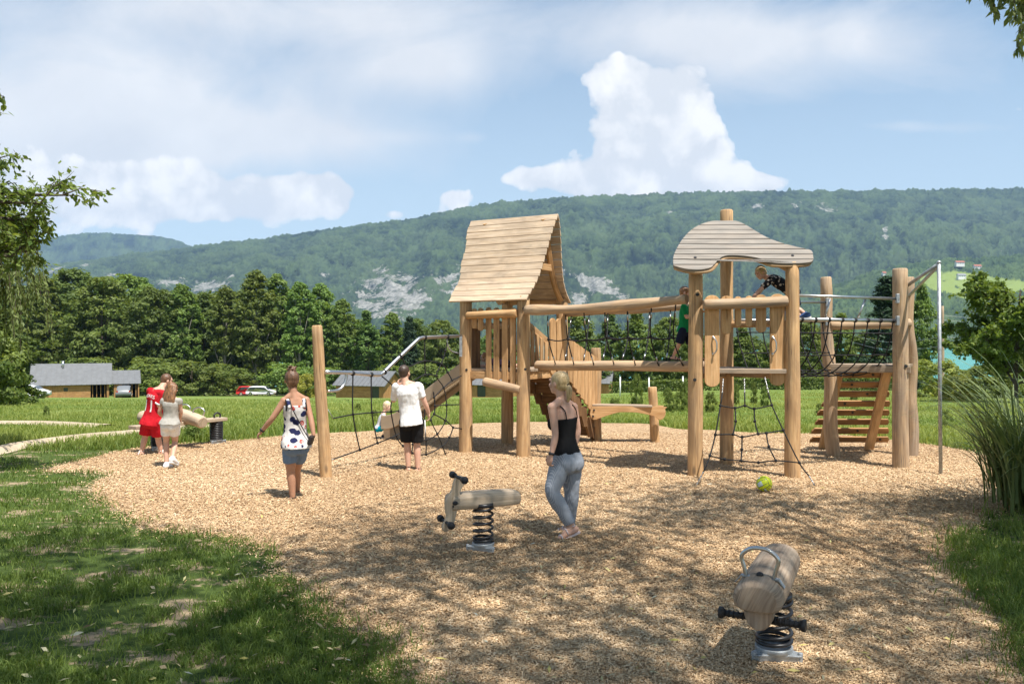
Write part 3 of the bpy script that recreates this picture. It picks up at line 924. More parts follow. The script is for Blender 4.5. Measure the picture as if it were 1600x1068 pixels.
def long_hair(mb, hc, rt, fw, up, H):
    for k in range(15):
        a = (k - 7) / 7; x = a * .082 * H
        L = .36 + .05 * math.cos(k * 2.1) - .07 * abs(a)
        b0 = hc + rt * x - fw * (.075 * H * (1 - a * a * .75)) + up * .05
        mb.tube(spline([b0, hc + rt * (x * 1.25) - fw * (.10 - .03 * a * a) - UP * .10, hc + rt * (x * 1.4 + .012 * math.sin(k * 3)) - fw * (.125 - .03 * a * a) - UP * .24, hc + rt * (x * 1.15 + .015 * math.cos(k * 5)) - fw * (.135 - .03 * a * a) - UP * L], 4), [.028, .03, .03, .03, .03, .03, .029, .028, .027, .024, .019, .013, .006], 8)


HR['chestnut'] = mat_hair('chestnut_hair', (.05, .022, .010, 1), (.33, .155, .06, 1))
g1.cap_hair(HR['chestnut'], .008, .01, extra=long_hair); g1.shoes(CL['offwhite'], M['whitesole'])

# ---------------------------------------------------------------- small child crouching at the foot of the slide
f = V3((1, .1, 0)); Y = 16.45
J = PJ(Y, dict(head=(605.5, 634), shL=(598.5, 648, .09), shR=(599.5, 648.5, -.09), hipL=(592.5, 669, .06), hipR=(593, 669.5, -.06), knL=(606.5, 662, .08), knR=(608, 663.5, -.10), anL=(600, 679.5, .06), anR=(601, 680, -.10), toeL=(609, 682, .06), toeR=(610, 682.5, -.12),
               elL=(606, 657, .12), elR=(605.5, 659, -.14), wrL=(613, 652, .06), wrR=(614, 654, -.08)))
J['hk'] = 1.42
k1 = Figure('small blond child in teal shorts crouching at the foot of the slide', J, .60, f, (.93, .1, -.3), 'pale', False, True, voxel=.006)
k1.top('t_shirt', CL['palegrey'], -.04, 1.03, .012, .40, flare=.005, sl_inf=.014); k1.legs('shorts', CL['teal'], .34, .14, .014, .010, .003); k1.cap_hair(HR['light'], .006, .02); k1.shoes(CL['navy'], M['whitesole'])

# ---------------------------------------------------------------- child in green on the bridge log
f = V3((.80, -.42, 0)); Y = 12.72
J = PJ(Y, dict(head=(1071, 457, .0), shL=(1074, 479, .10), shR=(1068, 479, -.10), hipL=(1073, 517, .07), hipR=(1067, 517, -.05), knL=(1080, 537, .0), knR=(1061, 537, -.02), anL=(1088, 557, -.12), anR=(1052, 556.5, .06), toeL=(1099, 560.5, -.20), toeR=(1062, 560.8, -.02),
               elL=(1082, 495, .12), elR=(1073, 497, -.14), wrL=(1092, 489, .14), wrR=(1082, 488, -.20)))
J['hk'] = 1.30
k2 = Figure('child in a green t-shirt and dark shorts walking along the bridge log', J, .66, f, (.9, -.3, -.1), 'fair', False, True, voxel=.0065)
k2.top('t_shirt', CL['green'], -.04, 1.03, .015, .42, flare=.012, sl_inf=.018); k2.legs('shorts', CL['navy'], .46, .08, .018, .018, .004); k2.cap_hair(HR['auburn'], .005, .0); k2.sandals(M['darkstrap'], .016)

# ---------------------------------------------------------------- blond boy climbing into the look-out tower
f = V3((-.90, -.25, -.35)); Y = 12.25
J = PJ(Y, dict(head=(1188, 426, -.08), shL=(1205, 437, -.16), shR=(1206, 434, .12), hipL=(1238, 457, -.09), hipR=(1238, 455, .09), knL=(1246, 482, -.12), knR=(1232, 482, .06), anL=(1258, 490, -.18), anR=(1252, 494, .16), toeL=(1250, 497, -.20), toeR=(1244, 499, .14),
               elL=(1187, 453, -.20), elR=(1190, 452, .16), wrL=(1176, 464, -.30), wrR=(1180, 465, .10), hdL=(1171, 468, -.36)))
J['hk'] = 1.20
k3 = Figure('blond boy in a black printed shirt climbing through the look-out tower', J, .74, f, (-.80, -.30, -.45), 'fair', False, True, voxel=.0065, headup=(-.3, 0, 1), curl=.7)
k3.top('printed_shirt', CL['floral'], -.06, 1.03, .018, .42, flare=.010, sl_inf=.022); k3.legs('shorts', CL['navy'], .55, .10, .018, .012, .004); k3.cap_hair(HR['blond'], .008, .0); k3.shoes(M['blueshoe'], M['whitesole'])

# ---------------------------------------------------------------- child lying on the tower deck
f = V3((-.75, .3, -.6)); Y = 15.0
J = PJ(Y, dict(head=(756.5, 558), shL=(764, 565, -.10), shR=(765, 564, .10), hipL=(790, 569, -.05), hipR=(791, 568, .09), knL=(806, 571, -.06), knR=(807, 570, .12), anL=(812, 569, .12), anR=(813, 568, .24), toeL=(815, 572, .16), toeR=(816, 571, .28),
               elL=(760, 572, -.16), elR=(758, 571, .16), wrL=(749, 572, -.10), wrR=(747, 571, .10)))
J['hk'] = 1.30
k4 = Figure('child in mauve lying on the tower deck behind the railing planks', J, .58, f, (-.85, -.25, -.1), 'pale', False, True, voxel=.0065, headup=(.15, 0, 1))
k4.top('t_shirt', CL['purple'], -.02, 1.03, .012, .4, sl_inf=.014); k4.legs('shorts', CL['navy'], .4, .1, .014, .01, .003); k4.cap_hair(HR['auburn'], .006, .02)
# ================================================================== camera, sky, sun, air
cam = bpy.data.cameras.new('camera')
cam.sensor_width = 36.0; cam.lens = 36.0 * F / 1600; cam.clip_start = .1; cam.clip_end = 60000
co = bpy.data.objects.new('camera', cam); COL.objects.link(co)
co.location = (0, 0, CAMH); co.rotation_euler = (math.radians(90), 0, 0)
SC.camera = co

SUN_DIR = V3((.62, -.78, 2.25)).normalized()      # towards the sun: high, behind the camera's right shoulder
sun = bpy.data.lights.new('sun', 'SUN'); sun.energy = 4.3; sun.angle = math.radians(.5); sun.color = (1, .955, .89)
so = bpy.data.objects.new('sun', sun); COL.objects.link(so); so.location = (20, -25, 60)
so.rotation_euler = SUN_DIR.to_track_quat('Z', 'Y').to_euler()

w = bpy.data.worlds.new('World'); SC.world = w; w.use_nodes = True
nt = NT(w.node_tree); w.node_tree.nodes.clear()
wo = nt.n('ShaderNodeOutputWorld'); bg = nt.n('ShaderNodeBackground'); bg.inputs['Strength'].default_value = .092
nt.l(bg.outputs[0], wo.inputs[0])
sky = nt.n('ShaderNodeTexSky', sky_type='NISHITA')
sky.sun_disc = False
sky.sun_elevation = math.asin(SUN_DIR.z)
sky.sun_rotation = math.atan2(SUN_DIR.x, SUN_DIR.y)
sky.altitude = 400; sky.air_density = 1.0; sky.dust_density = .6; sky.ozone_density = 1.6
gen = nt.n('ShaderNodeTexCoord').outputs['Generated']
sep = nt.n('ShaderNodeSeparateXYZ'); nt.l(gen, sep.inputs[0])
ay = nt.math('MAXIMUM', nt.math('ABSOLUTE', sep.outputs[1]), .12)
U = nt.math('DIVIDE', sep.outputs[0], ay)         # compass and height of a sky direction
W = nt.math('DIVIDE', sep.outputs[2], ay)
cmb = nt.n('ShaderNodeCombineXYZ'); nt.l(U, cmb.inputs[0]); nt.l(W, cmb.inputs[1])
uvw = cmb.outputs[0]


def blobs(lst):
    tot = None
    for (px, py, rx, ry, wt) in lst:
        dx = nt.math('MULTIPLY', nt.math('SUBTRACT', U, (px - 800) / F), F / rx)
        dy = nt.math('MULTIPLY', nt.math('SUBTRACT', W, (534 - py) / F), F / ry)
        r2 = nt.math('MULTIPLY_ADD', dx, dx, nt.math('MULTIPLY', dy, dy))
        g = nt.math('MULTIPLY', nt.math('EXPONENT', nt.math('MULTIPLY', r2, -1.0)), wt)
        tot = g if tot is None else nt.math('ADD', tot, g)
    return tot


# billowing cumulus: cauliflower edges
nb = nt.noise(uvw, 10.0, 12, .64, .25)
v1 = nt.n('ShaderNodeTexVoronoi', feature='SMOOTH_F1'); v1.inputs['Scale'].default_value = 17; v1.inputs['Smoothness'].default_value = .35
wob = nt.n('ShaderNodeVectorMath', operation='MULTIPLY_ADD'); nt.l(nt.noise(uvw, 14, 4, .6, 0, 1), wob.inputs[0]); wob.inputs[1].default_value = (.035, .035, 0); nt.l(uvw, wob.inputs[2])
nt.l(wob.outputs[0], v1.inputs['Vector'])
v2 = nt.n('ShaderNodeTexVoronoi', feature='SMOOTH_F1'); v2.inputs['Scale'].default_value = 44; v2.inputs['Smoothness'].default_value = .35; nt.l(wob.outputs[0], v2.inputs['Vector'])
puff = nt.math('ADD', nt.math('MULTIPLY', nt.math('SUBTRACT', .38, v1.outputs['Distance']), .85), nt.math('MULTIPLY', nt.math('SUBTRACT', .38, v2.outputs['Distance']), .40))
bil = nt.math('ADD', nt.math('MULTIPLY', nt.math('SUBTRACT', nb, .5), 1.5), puff)
cb = blobs([(1005, 262, 125, 66, 1.0), (985, 185, 84, 66, .95), (952, 118, 50, 32, .85), (1040, 150, 78, 50, .80), (935, 285, 140, 28, .85), (1085, 220, 52, 64, .75),
            (1110, 292, 120, 26, .9), (1185, 286, 46, 18, .6), (835, 276, 52, 16, .55), (1085, 108, 56, 28, .52),
            (400, 312, 165, 36, .95), (505, 300, 58, 30, .85), (250, 300, 200, 56, .85), (60, 305, 170, 66, .85),
            (712, 311, 36, 20, .95), (640, 336, 80, 13, .6), (2300, 200, 500, 90, .9), (-900, 200, 500, 110, .9)])
dens_c = nt.ramp(nt.math('MULTIPLY_ADD', bil, .86, cb), [(.45, 0.0), (.50, .5), (.62, 1.0)])
# soft high veil
ns = nt.noise(nt.mapping(uvw, (1.0, 1.7, 1), rot=(0, 0, -.25)), 3.6, 9, .60, .5)
sb = blobs([(150, 150, 360, 130, .68), (330, 215, 280, 56, .56), (600, 70, 170, 60, .42), (690, 110, 130, 50, .55), (1050, 60, 260, 60, .55),
            (1330, 60, 260, 55, .48), (1130, 120, 130, 50, .36), (420, 10, 420, 45, .5), (1500, 200, 130, 9, .22), (1400, 195, 60, 9, .2),
            (60, 230, 240, 100, .6), (620, 215, 60, 12, .2), (800, -150, 1500, 120, .45), (740, 215, 30, 8, .2), (500, 225, 120, 40, .25)])
dens_s = nt.ramp(nt.math('MULTIPLY_ADD', nt.math('SUBTRACT', ns, .5), 1.45, sb), [(.12, 0.0), (.82, .92)])
hz = nt.ramp(W, [(.02, .74), (.45, .10)])
sky2 = nt.mix(1.0, sky.outputs[0], (1.0, 1.0, .90, 1), 'MULTIPLY')
skyc = nt.mix(hz, sky2, (3.9, 4.5, 5.0, 1))
shade_s = nt.ramp(nt.noise(uvw, 5.0, 6, .6, .4), [(.25, (4.3, 4.45, 4.75, 1)), (.7, (5.35, 5.4, 5.5, 1))])
c1 = nt.mix(dens_s, skyc, shade_s)
# sunlit crowns, greyer hollows between the puffs
nsh = nt.noise(nt.mapping(uvw, (1, 1, 1), (-.012, -.02, 0)), 10.0, 12, .64, .25)
rel = nt.math('SUBTRACT', nb, nsh)
shade_c = nt.ramp(nt.math('ADD', nt.math('MULTIPLY', rel, 1.6), nt.math('MULTIPLY_ADD', puff, .9, .42)), [(.10, (4.55, 4.72, 5.0, 1)), (.55, (6.15, 6.1, 6.05, 1))])
c2 = nt.mix(dens_c, c1, shade_c)
nt.l(c2, bg.inputs['Color'])

SC.view_settings.view_transform = 'Standard'; SC.view_settings.look = 'None'
SC.view_settings.exposure = 1.0; SC.view_settings.gamma = 1; SC.view_settings.use_curve_mapping = False
SC.cycles.max_bounces = 6; SC.cycles.diffuse_bounces = 3; SC.cycles.transparent_max_bounces = 12
SC.cycles.volume_bounces = 0

# the air between here and the mountain
hb = MB(); hb.box((0, 4180, 566), (52000, 8900, 1195))
hz_m = bpy.data.materials.new('haze_air'); hz_m.use_nodes = True
hn = NT(hz_m.node_tree); hz_m.node_tree.nodes.clear()
ho = hn.n('ShaderNodeOutputMaterial'); pv = hn.n('ShaderNodeVolumePrincipled')
pv.inputs['Color'].default_value = (.46, .69, 1.0, 1); pv.inputs['Density'].default_value = .000066; pv.inputs['Anisotropy'].default_value = .0
hn.l(pv.outputs[0], ho.inputs['Volume'])
HAZE = hb.build('haze', hz_m); tag(HAZE, kind='stuff')
HAZE['label'] = 'thin blue summer haze between the lawn and the wooded mountain'
HAZE['category'] = 'haze'

# ================================================================== terrain
def mat_meadow():
    m, nt, b = new_mat('meadow_ground')
    tc = nt.n('ShaderNodeTexCoord').outputs['Object']
    n1 = nt.noise(tc, .12, 6, .6); n2 = nt.noise(tc, 1.3, 6, .65); n3 = nt.noise(tc, 14, 4, .7)
    c = nt.ramp(n2, [(.3, (.12, .19, .040, 1)), (.55, (.18, .25, .055, 1)), (.75, (.26, .30, .08, 1))])
    c = nt.mix(nt.ramp(n1, [(.45, 0.0), (.7, .6)]), c, (.28, .29, .095, 1))
    c = nt.mix(nt.ramp(n3, [(.35, .5), (.65, 0.0)]), c, (.05, .085, .02, 1))
    nt.l(c, b.inputs['Base Color']); b.inputs['Roughness'].default_value = .9; b.inputs['Specular IOR Level'].default_value = .1
    bump(nt, b, nt.math('ADD', n2, n3), .6, .08)
    return m


def mat_lawn():
    """thin lawn over pale trodden earth"""
    m, nt, b = new_mat('lawn_ground')
    tc = nt.n('ShaderNodeTexCoord').outputs['Object']
    n1 = nt.noise(nt.mapping(tc, (1, 1.5, 1)), 1.5, 6, .62); n2 = nt.noise(tc, 9, 6, .7); n3 = nt.noise(tc, 70, 3, .7)
    g = nt.ramp(n2, [(.3, (.035, .060, .014, 1)), (.7, (.085, .12, .03, 1))])
    e = nt.ramp(n3, [(.3, (.22, .165, .10, 1)), (.7, (.40, .31, .205, 1))])
    f = nt.ramp(nt.math('MULTIPLY_ADD', nt.math('SUBTRACT', n2, .5), .45, n1), [(.53, 0.0), (.60, 1.0)])
    nt.l(nt.mix(f, g, e), b.inputs['Base Color']); b.inputs['Roughness'].default_value = .95; b.inputs['Specular IOR Level'].default_value = .1
    bump(nt, b, nt.math('ADD', n2, n3), .6, .02)
    return m


xs = np.unique(np.concatenate([np.linspace(-14, 14, 113), -np.geomspace(14, 25500, 66), np.geomspace(14, 25500, 66)]))
ys = np.unique(np.concatenate([np.linspace(-6, 40, 140), np.linspace(40, 200, 80), np.geomspace(200, 8500, 50), -np.geomspace(6, 200, 12)]))
XX, YY = np.meshgrid(xs, ys)
ZZ = np.zeros_like(XX)
for j in range(XX.shape[0]):
    for i in range(XX.shape[1]):
        x, y = XX[j, i], YY[j, i]
        z = terr(x, y)
        if y > 18: z += .10 * min(1, (y - 18) / 10) * mnoise.noise(V3((x * .22, y * .22, 0)))
        ZZ[j, i] = z
nx = len(xs)
idx = np.arange(len(ys) * nx).reshape(len(ys), nx)
quads = np.stack([idx[:-1, :-1], idx[:-1, 1:], idx[1:, 1:], idx[1:, :-1]], -1).reshape(-1, 4)
cy = (YY[:-1, :-1].ravel())
me = np_mesh('ground', np.stack([XX, YY, ZZ], -1).reshape(-1, 3), quads, smooth=True)
me.materials.append(mat_meadow()); me.materials.append(mat_lawn())
mi = np.zeros(len(quads), dtype=np.int32); mi[cy < 15.5] = 1
me.polygons.foreach_set('material_index', mi)
tag(link('ground', me, None), kind='structure')

# ------------------------------------------------------------------ the bed of wood chips
BED_PX = [(660, 1130), (640, 1068), (590, 1000), (520, 960), (470, 925), (440, 880), (415, 858), (330, 838), (275, 834), (228, 822), (190, 800), (160, 785), (143, 768),
          (150, 752), (172, 743), (120, 739), (66, 736), (95, 727), (140, 716), (185, 705), (240, 697), (300, 692), (380, 687), (450, 680), (520, 676), (600, 672), (690, 664),
          (780, 660), (860, 659), (940, 661), (1010, 662), (1060, 670), (1120, 672), (1180, 676), (1250, 677), (1320, 680), (1400, 688), (1470, 697), (1530, 710), (1590, 735),
          (1640, 775), (1560, 800), (1510, 830), (1483, 860), (1490, 885), (1515, 915), (1560, 960), (1600, 1010), (1640, 1130)]
pts = [G(*p) for p in BED_PX]
pts = spline([(p.x, p.y, 0) for p in pts], 5)
BED = [(p.x + .05 * mnoise.noise(V3((p.x * 3, p.y * 3, 1))), p.y + .07 * mnoise.noise(V3((p.x * 3, p.y * 3, 5)))) for p in pts] + [(3.6, 1.0), (-.2, 1.0)]
BEDA = np.array(BED)


def in_bed(p, grow=0.0):
    """which of the points (N,2) lie on the bed"""
    x, y = p[:, 0], p[:, 1]
    ins = np.zeros(len(p), dtype=bool)
    n = len(BEDA); j = n - 1
    for i in range(n):
        xi, yi = BEDA[i]; xj, yj = BEDA[j]
        c = ((yi > y) != (yj > y)) & (x < (xj - xi) * (y - yi) / (yj - yi + 1e-12) + xi)
        ins ^= c; j = i
    return ins


def bed_dist(p):
    d = np.full(len(p), 1e9)
    n = len(BEDA)
    for i in range(n):
        a = BEDA[i]; b = BEDA[(i + 1) % n]; ab = b - a
        t = np.clip(((p - a) @ ab) / (ab @ ab + 1e-12), 0, 1)
        q = a + t[:, None] * ab
        d = np.minimum(d, np.hypot(*(p - q).T))
    return d


def mat_chipbed():
    m, nt, b = new_mat('wood_chip_ground')
    tc = nt.n('ShaderNodeTexCoord').outputs['Object']
    v1 = nt.n('ShaderNodeTexVoronoi'); v1.inputs['Scale'].default_value = 1; nt.l(nt.mapping(tc, (55, 26, 40), rot=(0, 0, .5)), v1.inputs['Vector'])
    v2 = nt.n('ShaderNodeTexVoronoi'); v2.inputs['Scale'].default_value = 1; nt.l(nt.mapping(tc, (24, 60, 40), rot=(0, 0, .2)), v2.inputs['Vector'])
    sp = nt.n('ShaderNodeSeparateColor'); nt.l(v1.outputs['Color'], sp.inputs[0])
    sp2 = nt.n('ShaderNodeSeparateColor'); nt.l(v2.outputs['Color'], sp2.inputs[0])
    f = nt.math('MULTIPLY', nt.math('ADD', sp.outputs[0], sp2.outputs[1]), .5)
    c = nt.ramp(f, [(.1, (.13, .077, .042, 1)), (.35, (.32, .20, .108, 1)), (.6, (.48, .33, .19, 1)), (.9, (.63, .475, .30, 1))])
    n1 = nt.noise(tc, .9, 5, .6)
    c = nt.mix(nt.ramp(n1, [(.5, 0.0), (.75, .35)]), c, (.22, .15, .085, 1))
    nt.l(c, b.inputs['Base Color']); b.inputs['Roughness'].default_value = .9; b.inputs['Specular IOR Level'].default_value = .12
    bump(nt, b, nt.math('SUBTRACT', f, nt.math('MULTIPLY', v1.outputs['Distance'], .6)), .8, .02)
    return m


poly = [V3((p[0], p[1], .006)) for p in BED]
tri = tessellate_polygon([poly])
me = bpy.data.meshes.new('wood_chip_bed'); me.from_pydata([tuple(p) for p in poly], [], [tuple(t) for t in tri]); me.update()
bm = bmesh.new(); bm.from_mesh(me)
for f in bm.faces:
    if f.normal.z < 0: f.normal_flip()
bm.to_mesh(me); bm.free()
tag(link('wood_chip_bed', me, mat_chipbed()), kind='structure')


def mat_tone(name, stops, rough=.85):
    m, nt, b = new_mat(name)
    at = nt.n('ShaderNodeAttribute', attribute_name='tone')
    nt.l(nt.ramp(at.outputs['Fac'], stops), b.inputs['Base Color'])
    b.inputs['Roughness'].default_value = rough; b.inputs['Specular IOR Level'].default_value = .2
    return m


def scatter_view(n, ymin, ymax, xpad=1.0, power=2.0):
    """random ground points, denser near the camera (density ~ 1/Y**power)"""
    if power == 2.0:
        y = 1 / RNG.uniform(1 / ymax, 1 / ymin, n)
    else:
        y = RNG.uniform(ymin, ymax, n)
    x = RNG.uniform(-1, 1, n) * (y * .66 + xpad)
    return np.stack([x, y], 1)


pt = scatter_view(800000, 4.3, 17.5)
ib = in_bed(pt); sel = np.where(~ib)[0]; bd = bed_dist(pt[sel]); ib[sel] = RNG.uniform(0, 1, len(sel)) < np.exp(-bd / .10) * .8
pt = pt[ib]
n = len(pt)
ang = RNG.uniform(0, 2 * np.pi, n); ln = RNG.uniform(.006, .018, n) * (.68 + .034 * pt[:, 1]); wd = RNG.uniform(.0022, .0052, n) * (.68 + .05 * pt[:, 1])
tl = RNG.normal(0, .30, n); rl = RNG.normal(0, .35, n)
d = np.stack([np.cos(ang) * np.cos(tl), np.sin(ang) * np.cos(tl), np.sin(tl)], 1)
s = np.stack([-np.sin(ang) * np.cos(rl), np.cos(ang) * np.cos(rl), np.sin(rl)], 1)
c = np.stack([pt[:, 0], pt[:, 1], .010 + RNG.uniform(0, .014, n)], 1)
vs = np.stack([c - d * ln[:, None] - s * wd[:, None], c + d * ln[:, None] - s * wd[:, None] * .6, c + d * ln[:, None] * .9 + s * wd[:, None], c - d * ln[:, None] * .95 + s * wd[:, None]], 1).reshape(-1, 3)
wear = fb(pt[:, 0] * .55 + 50, pt[:, 1] * .75 + 50, 91, 4)
tone = np.repeat(np.clip(RNG.beta(2.2, 2.0, n) + .30 * wear, 0, 1), 4)
me = np_mesh('wood_chips', vs, np.arange(n * 4).reshape(-1, 4), attrs={'tone': tone})
tag(link('wood_chips', me, mat_tone('wood_chip', [(0, (.20, .117, .060, 1)), (.3, (.42, .270, .140, 1)), (.65, (.59, .418, .242, 1)), (1, (.73, .57, .375, 1))])), kind='stuff',
    label='loose pale wood chips covering the playground floor', cat='wood chips')


# ------------------------------------------------------------------ grass
def blades(pt, z, h, w, lean, tone, name):
    n = len(pt)
    a = RNG.uniform(0, 2 * np.pi, n); la = RNG.uniform(0, 2 * np.pi, n)
    side = np.stack([np.cos(a), np.sin(a), np.zeros(n)], 1) * (w[:, None] / 2)
    ld = np.stack([np.cos(la), np.sin(la), np.zeros(n)], 1) * (lean * h)[:, None]
    base = np.stack([pt[:, 0], pt[:, 1], z], 1)
    mid = base + ld * .35 + np.stack([np.zeros(n), np.zeros(n), h * .6], 1)
    tip = base + ld + np.stack([np.zeros(n), np.zeros(n), h * np.sqrt(np.clip(1 - lean * lean * .5, .2, 1))], 1)
    vs = np.stack([base - side, base + side, mid - side * .8, mid + side * .8, tip], 1).reshape(-1, 3)
    k = np.arange(n)[:, None] * 5
    q = k + np.array([[0, 1, 3, 2]]); t = k + np.array([[2, 3, 4]])
    return np_mesh(name, vs, q, t, attrs={'tone': np.repeat(tone, 5)})


def fbm(p, s, seed=0, oct=3):
    return 1.5 * fb(p[:, 0] * s + 100, p[:, 1] * s + 100, int(seed * 10) + 3, oct)


pt = scatter_view(260000, 4.2, 15.2)
ib = in_bed(pt); sel = np.where(ib)[0]; bd = bed_dist(pt[sel]); ib[sel] = ~(RNG.uniform(0, 1, len(sel)) < np.exp(-bd / .07) * .9)
keep = ~ib & ((pt[:, 0] < 0) | (pt[:, 1] < 11))
pt = pt[keep]
nz = fbm(pt, 1.1, 2.0) + .5 * fbm(pt, 5.0, 7.0, 2)
thin = RNG.uniform(0, 1, len(pt)) < np.clip(1.15 - np.clip((nz - .02) * 4.0, 0, 1) * 1.04, .05, 1)
pt = pt[thin]; nz = nz[thin]
n = len(pt); far = np.clip(pt[:, 1] / 10, .5, 1.6)
h = RNG.uniform(.025, .06, n) * (1 + .35 * far) * np.where(pt[:, 0] > 0, 2.0, 1.0) * (1 + .5 * np.clip(fb(pt[:, 0] * 1.7 + 40, pt[:, 1] * 1.7 + 40, 17, 3), -.6, 1)) * np.where(RNG.uniform(0, 1, n) < .02, 1.9, 1)
me = blades(pt, np.full(n, .004), h, RNG.uniform(.004, .007, n) * (.7 + far), RNG.uniform(.2, 1.1, n), np.clip(.45 + .30 * nz + RNG.normal(0, .2, n), 0, 1), 'lawn_grass')
tag(link('lawn_grass', me, mat_leaf('lawn_blade', (.075, .13, .022, 1), (.25, .31, .075, 1), .42)), kind='stuff', label='short trodden lawn grass with bare patches', cat='grass')

# tall meadow grass beyond the bed
pt = scatter_view(230000, 14.6, 75, 2.0)
pt = pt[~in_bed(pt)]
ok = (pt[:, 1] > 15.4) | (np.abs(pt[:, 0]) > 5)
pt = pt[ok]
# sandy paths in the meadow at the left
PATHS = [[(-140, 738), (0, 704), (60, 693), (130, 684), (200, 678), (262, 671), (330, 668)], [(-160, 664), (0, 662), (80, 663), (165, 668)]]


def path_pts(px):
    out = []
    for (a, b) in px:
        Y = 2488 / (b - 534)
        for _ in range(6):
            z = terr((a - 800) / F * Y, Y); Y = (CAMH - z) * F / (b - 534)
        out.append(((a - 800) / F * Y, Y, terr((a - 800) / F * Y, Y)))
    return spline(out, 8)


PATHC = [path_pts(p) for p in PATHS]
PATHW = [.34, .42]
pd = np.full(len(pt), 1e9)
for pc, pw in zip(PATHC, PATHW):
    A = np.array([(p.x, p.y) for p in pc])
    for i in range(len(A) - 1):
        ab = A[i + 1] - A[i]; t = np.clip(((pt - A[i]) @ ab) / (ab @ ab + 1e-9), 0, 1)
        pd = np.minimum(pd, np.hypot(*(pt - A[i] - t[:, None] * ab).T) - pw)
pt = pt[pd > .02]
n = len(pt)
z = np.array([terr(a, b) for a, b in pt]) - .02
nz = fbm(pt, .35, 4.0)
right = np.clip((pt[:, 0] / pt[:, 1] - .1) * 4, 0, 1)
edge = np.exp(-np.clip(bed_dist(pt), 0, 9) / 1.2)
h = RNG.uniform(.06, .19, n) * (1 + .5 * nz) * (1 - .25 * right) * (1 + .5 * edge)
me = blades(pt, z, h, RNG.uniform(.010, .018, n) * (.5 + pt[:, 1] / 28), RNG.uniform(.15, .9, n), np.clip(.5 + .45 * nz + RNG.normal(0, .2, n) + .2 * right - .25 * edge, 0, 1), 'meadow_grass')
tag(link('meadow_grass', me, mat_leaf('meadow_blade', (.12, .195, .032, 1), (.36, .40, .11, 1), .42)), kind='stuff', label='tall green meadow grass beyond the wood chip bed', cat='grass')

M['sand'] = mat_plain('sandy_path', (.42, .34, .24), .95, 0, .18, 7, .4, .1)
for pc, pw in zip(PATHC, PATHW):
    mb = MB(); vs = []; fs = []
    for i, p in enumerate(pc):
        t = (pc[min(i + 1, len(pc) - 1)] - pc[max(i - 1, 0)]); t.z = 0; t.normalize(); sd = V3((-t.y, t.x, 0))
        for k in (-1, -.33, .33, 1):
            q = p + sd * pw * k * (1 + .25 * mnoise.noise(V3((i * .5, k, 0))))
            vs.append((q.x, q.y, terr(q.x, q.y) + .05 + (.03 if abs(k) < .5 else -.04)))
    for i in range(len(pc) - 1):
        for k in range(3):
            fs.append([i * 4 + k, i * 4 + k + 1, i * 4 + 5 + k, i * 4 + 4 + k])
    mb.add(vs, fs, None, True)
    tag(mb.build('sandy_path', M['sand']), kind='structure')
# the lane where the cars stand
mb = MB(); vs = []; fs = []
lane = [(-130 + 8 * i, 139 + 1.5 * math.sin(i * .4)) for i in range(23)]
for i, (x, y) in enumerate(lane):
    vs += [(x, y - 2.2, terr(x, y - 2.2) + .16), (x, y + 2.2, terr(x, y + 2.2) + .16)]
for i in range(len(lane) - 1): fs.append([2 * i, 2 * i + 2, 2 * i + 3, 2 * i + 1])
mb.add(vs, fs); tag(mb.build('gravel_lane', M['sand']), kind='structure')

# dry leaves and twigs on lawn and chips
pt = scatter_view(1000, 4.3, 12)
n = len(pt); ang = RNG.uniform(0, 6.28, n); ln = RNG.uniform(.02, .045, n); wd = ln * RNG.uniform(.16, .3, n)
d = np.stack([np.cos(ang), np.sin(ang), RNG.normal(0, .2, n)], 1); s = np.stack([-np.sin(ang), np.cos(ang), RNG.normal(0, .3, n)], 1)
c = np.stack([pt[:, 0], pt[:, 1], np.where(in_bed(pt), .03, .045)], 1)
vs = np.stack([c - d * ln[:, None], c - s * wd[:, None] + d * ln[:, None] * .1, c + d * ln[:, None], c + s * wd[:, None] + [0, 0, .006]], 1).reshape(-1, 3)
me = np_mesh('fallen_leaves', vs, np.arange(n * 4).reshape(-1, 4), attrs={'tone': np.repeat(RNG.uniform(0, 1, n), 4)})
tag(link('fallen_leaves', me, mat_tone('dry_leaf', [(0, (.16, .11, .06, 1)), (.5, (.42, .36, .22, 1)), (.8, (.50, .42, .12, 1)), (1, (.40, .40, .33, 1))])), kind='stuff', label='small dry willow leaves strewn over lawn and chips', cat='leaves')

# ================================================================== lake, mountain, hills
m, nt, b = new_mat('lake_water')
tc = nt.n('ShaderNodeTexCoord').outputs['Object']
nt.l(nt.ramp(nt.noise(nt.mapping(tc, (.004, .03, 1)), 1, 4), [(.3, (.055, .30, .30, 1)), (.7, (.09, .38, .36, 1))]), b.inputs['Base Color'])
b.inputs['Roughness'].default_value = .22
bump(nt, b, nt.noise(nt.mapping(tc, (.25, .6, 1)), 1, 3), .2, .3)
mb = MB(); mb.add([(-900, 232, -11), (5000, 225, -11), (7000, 2900, -11), (-5000, 2900, -11)], [[0, 1, 2, 3]])
tag(mb.build('lake_water', m), kind='structure')


def lerp_pts(pts, x):
    return np.interp(x, [p[0] for p in pts], [p[1] for p in pts])


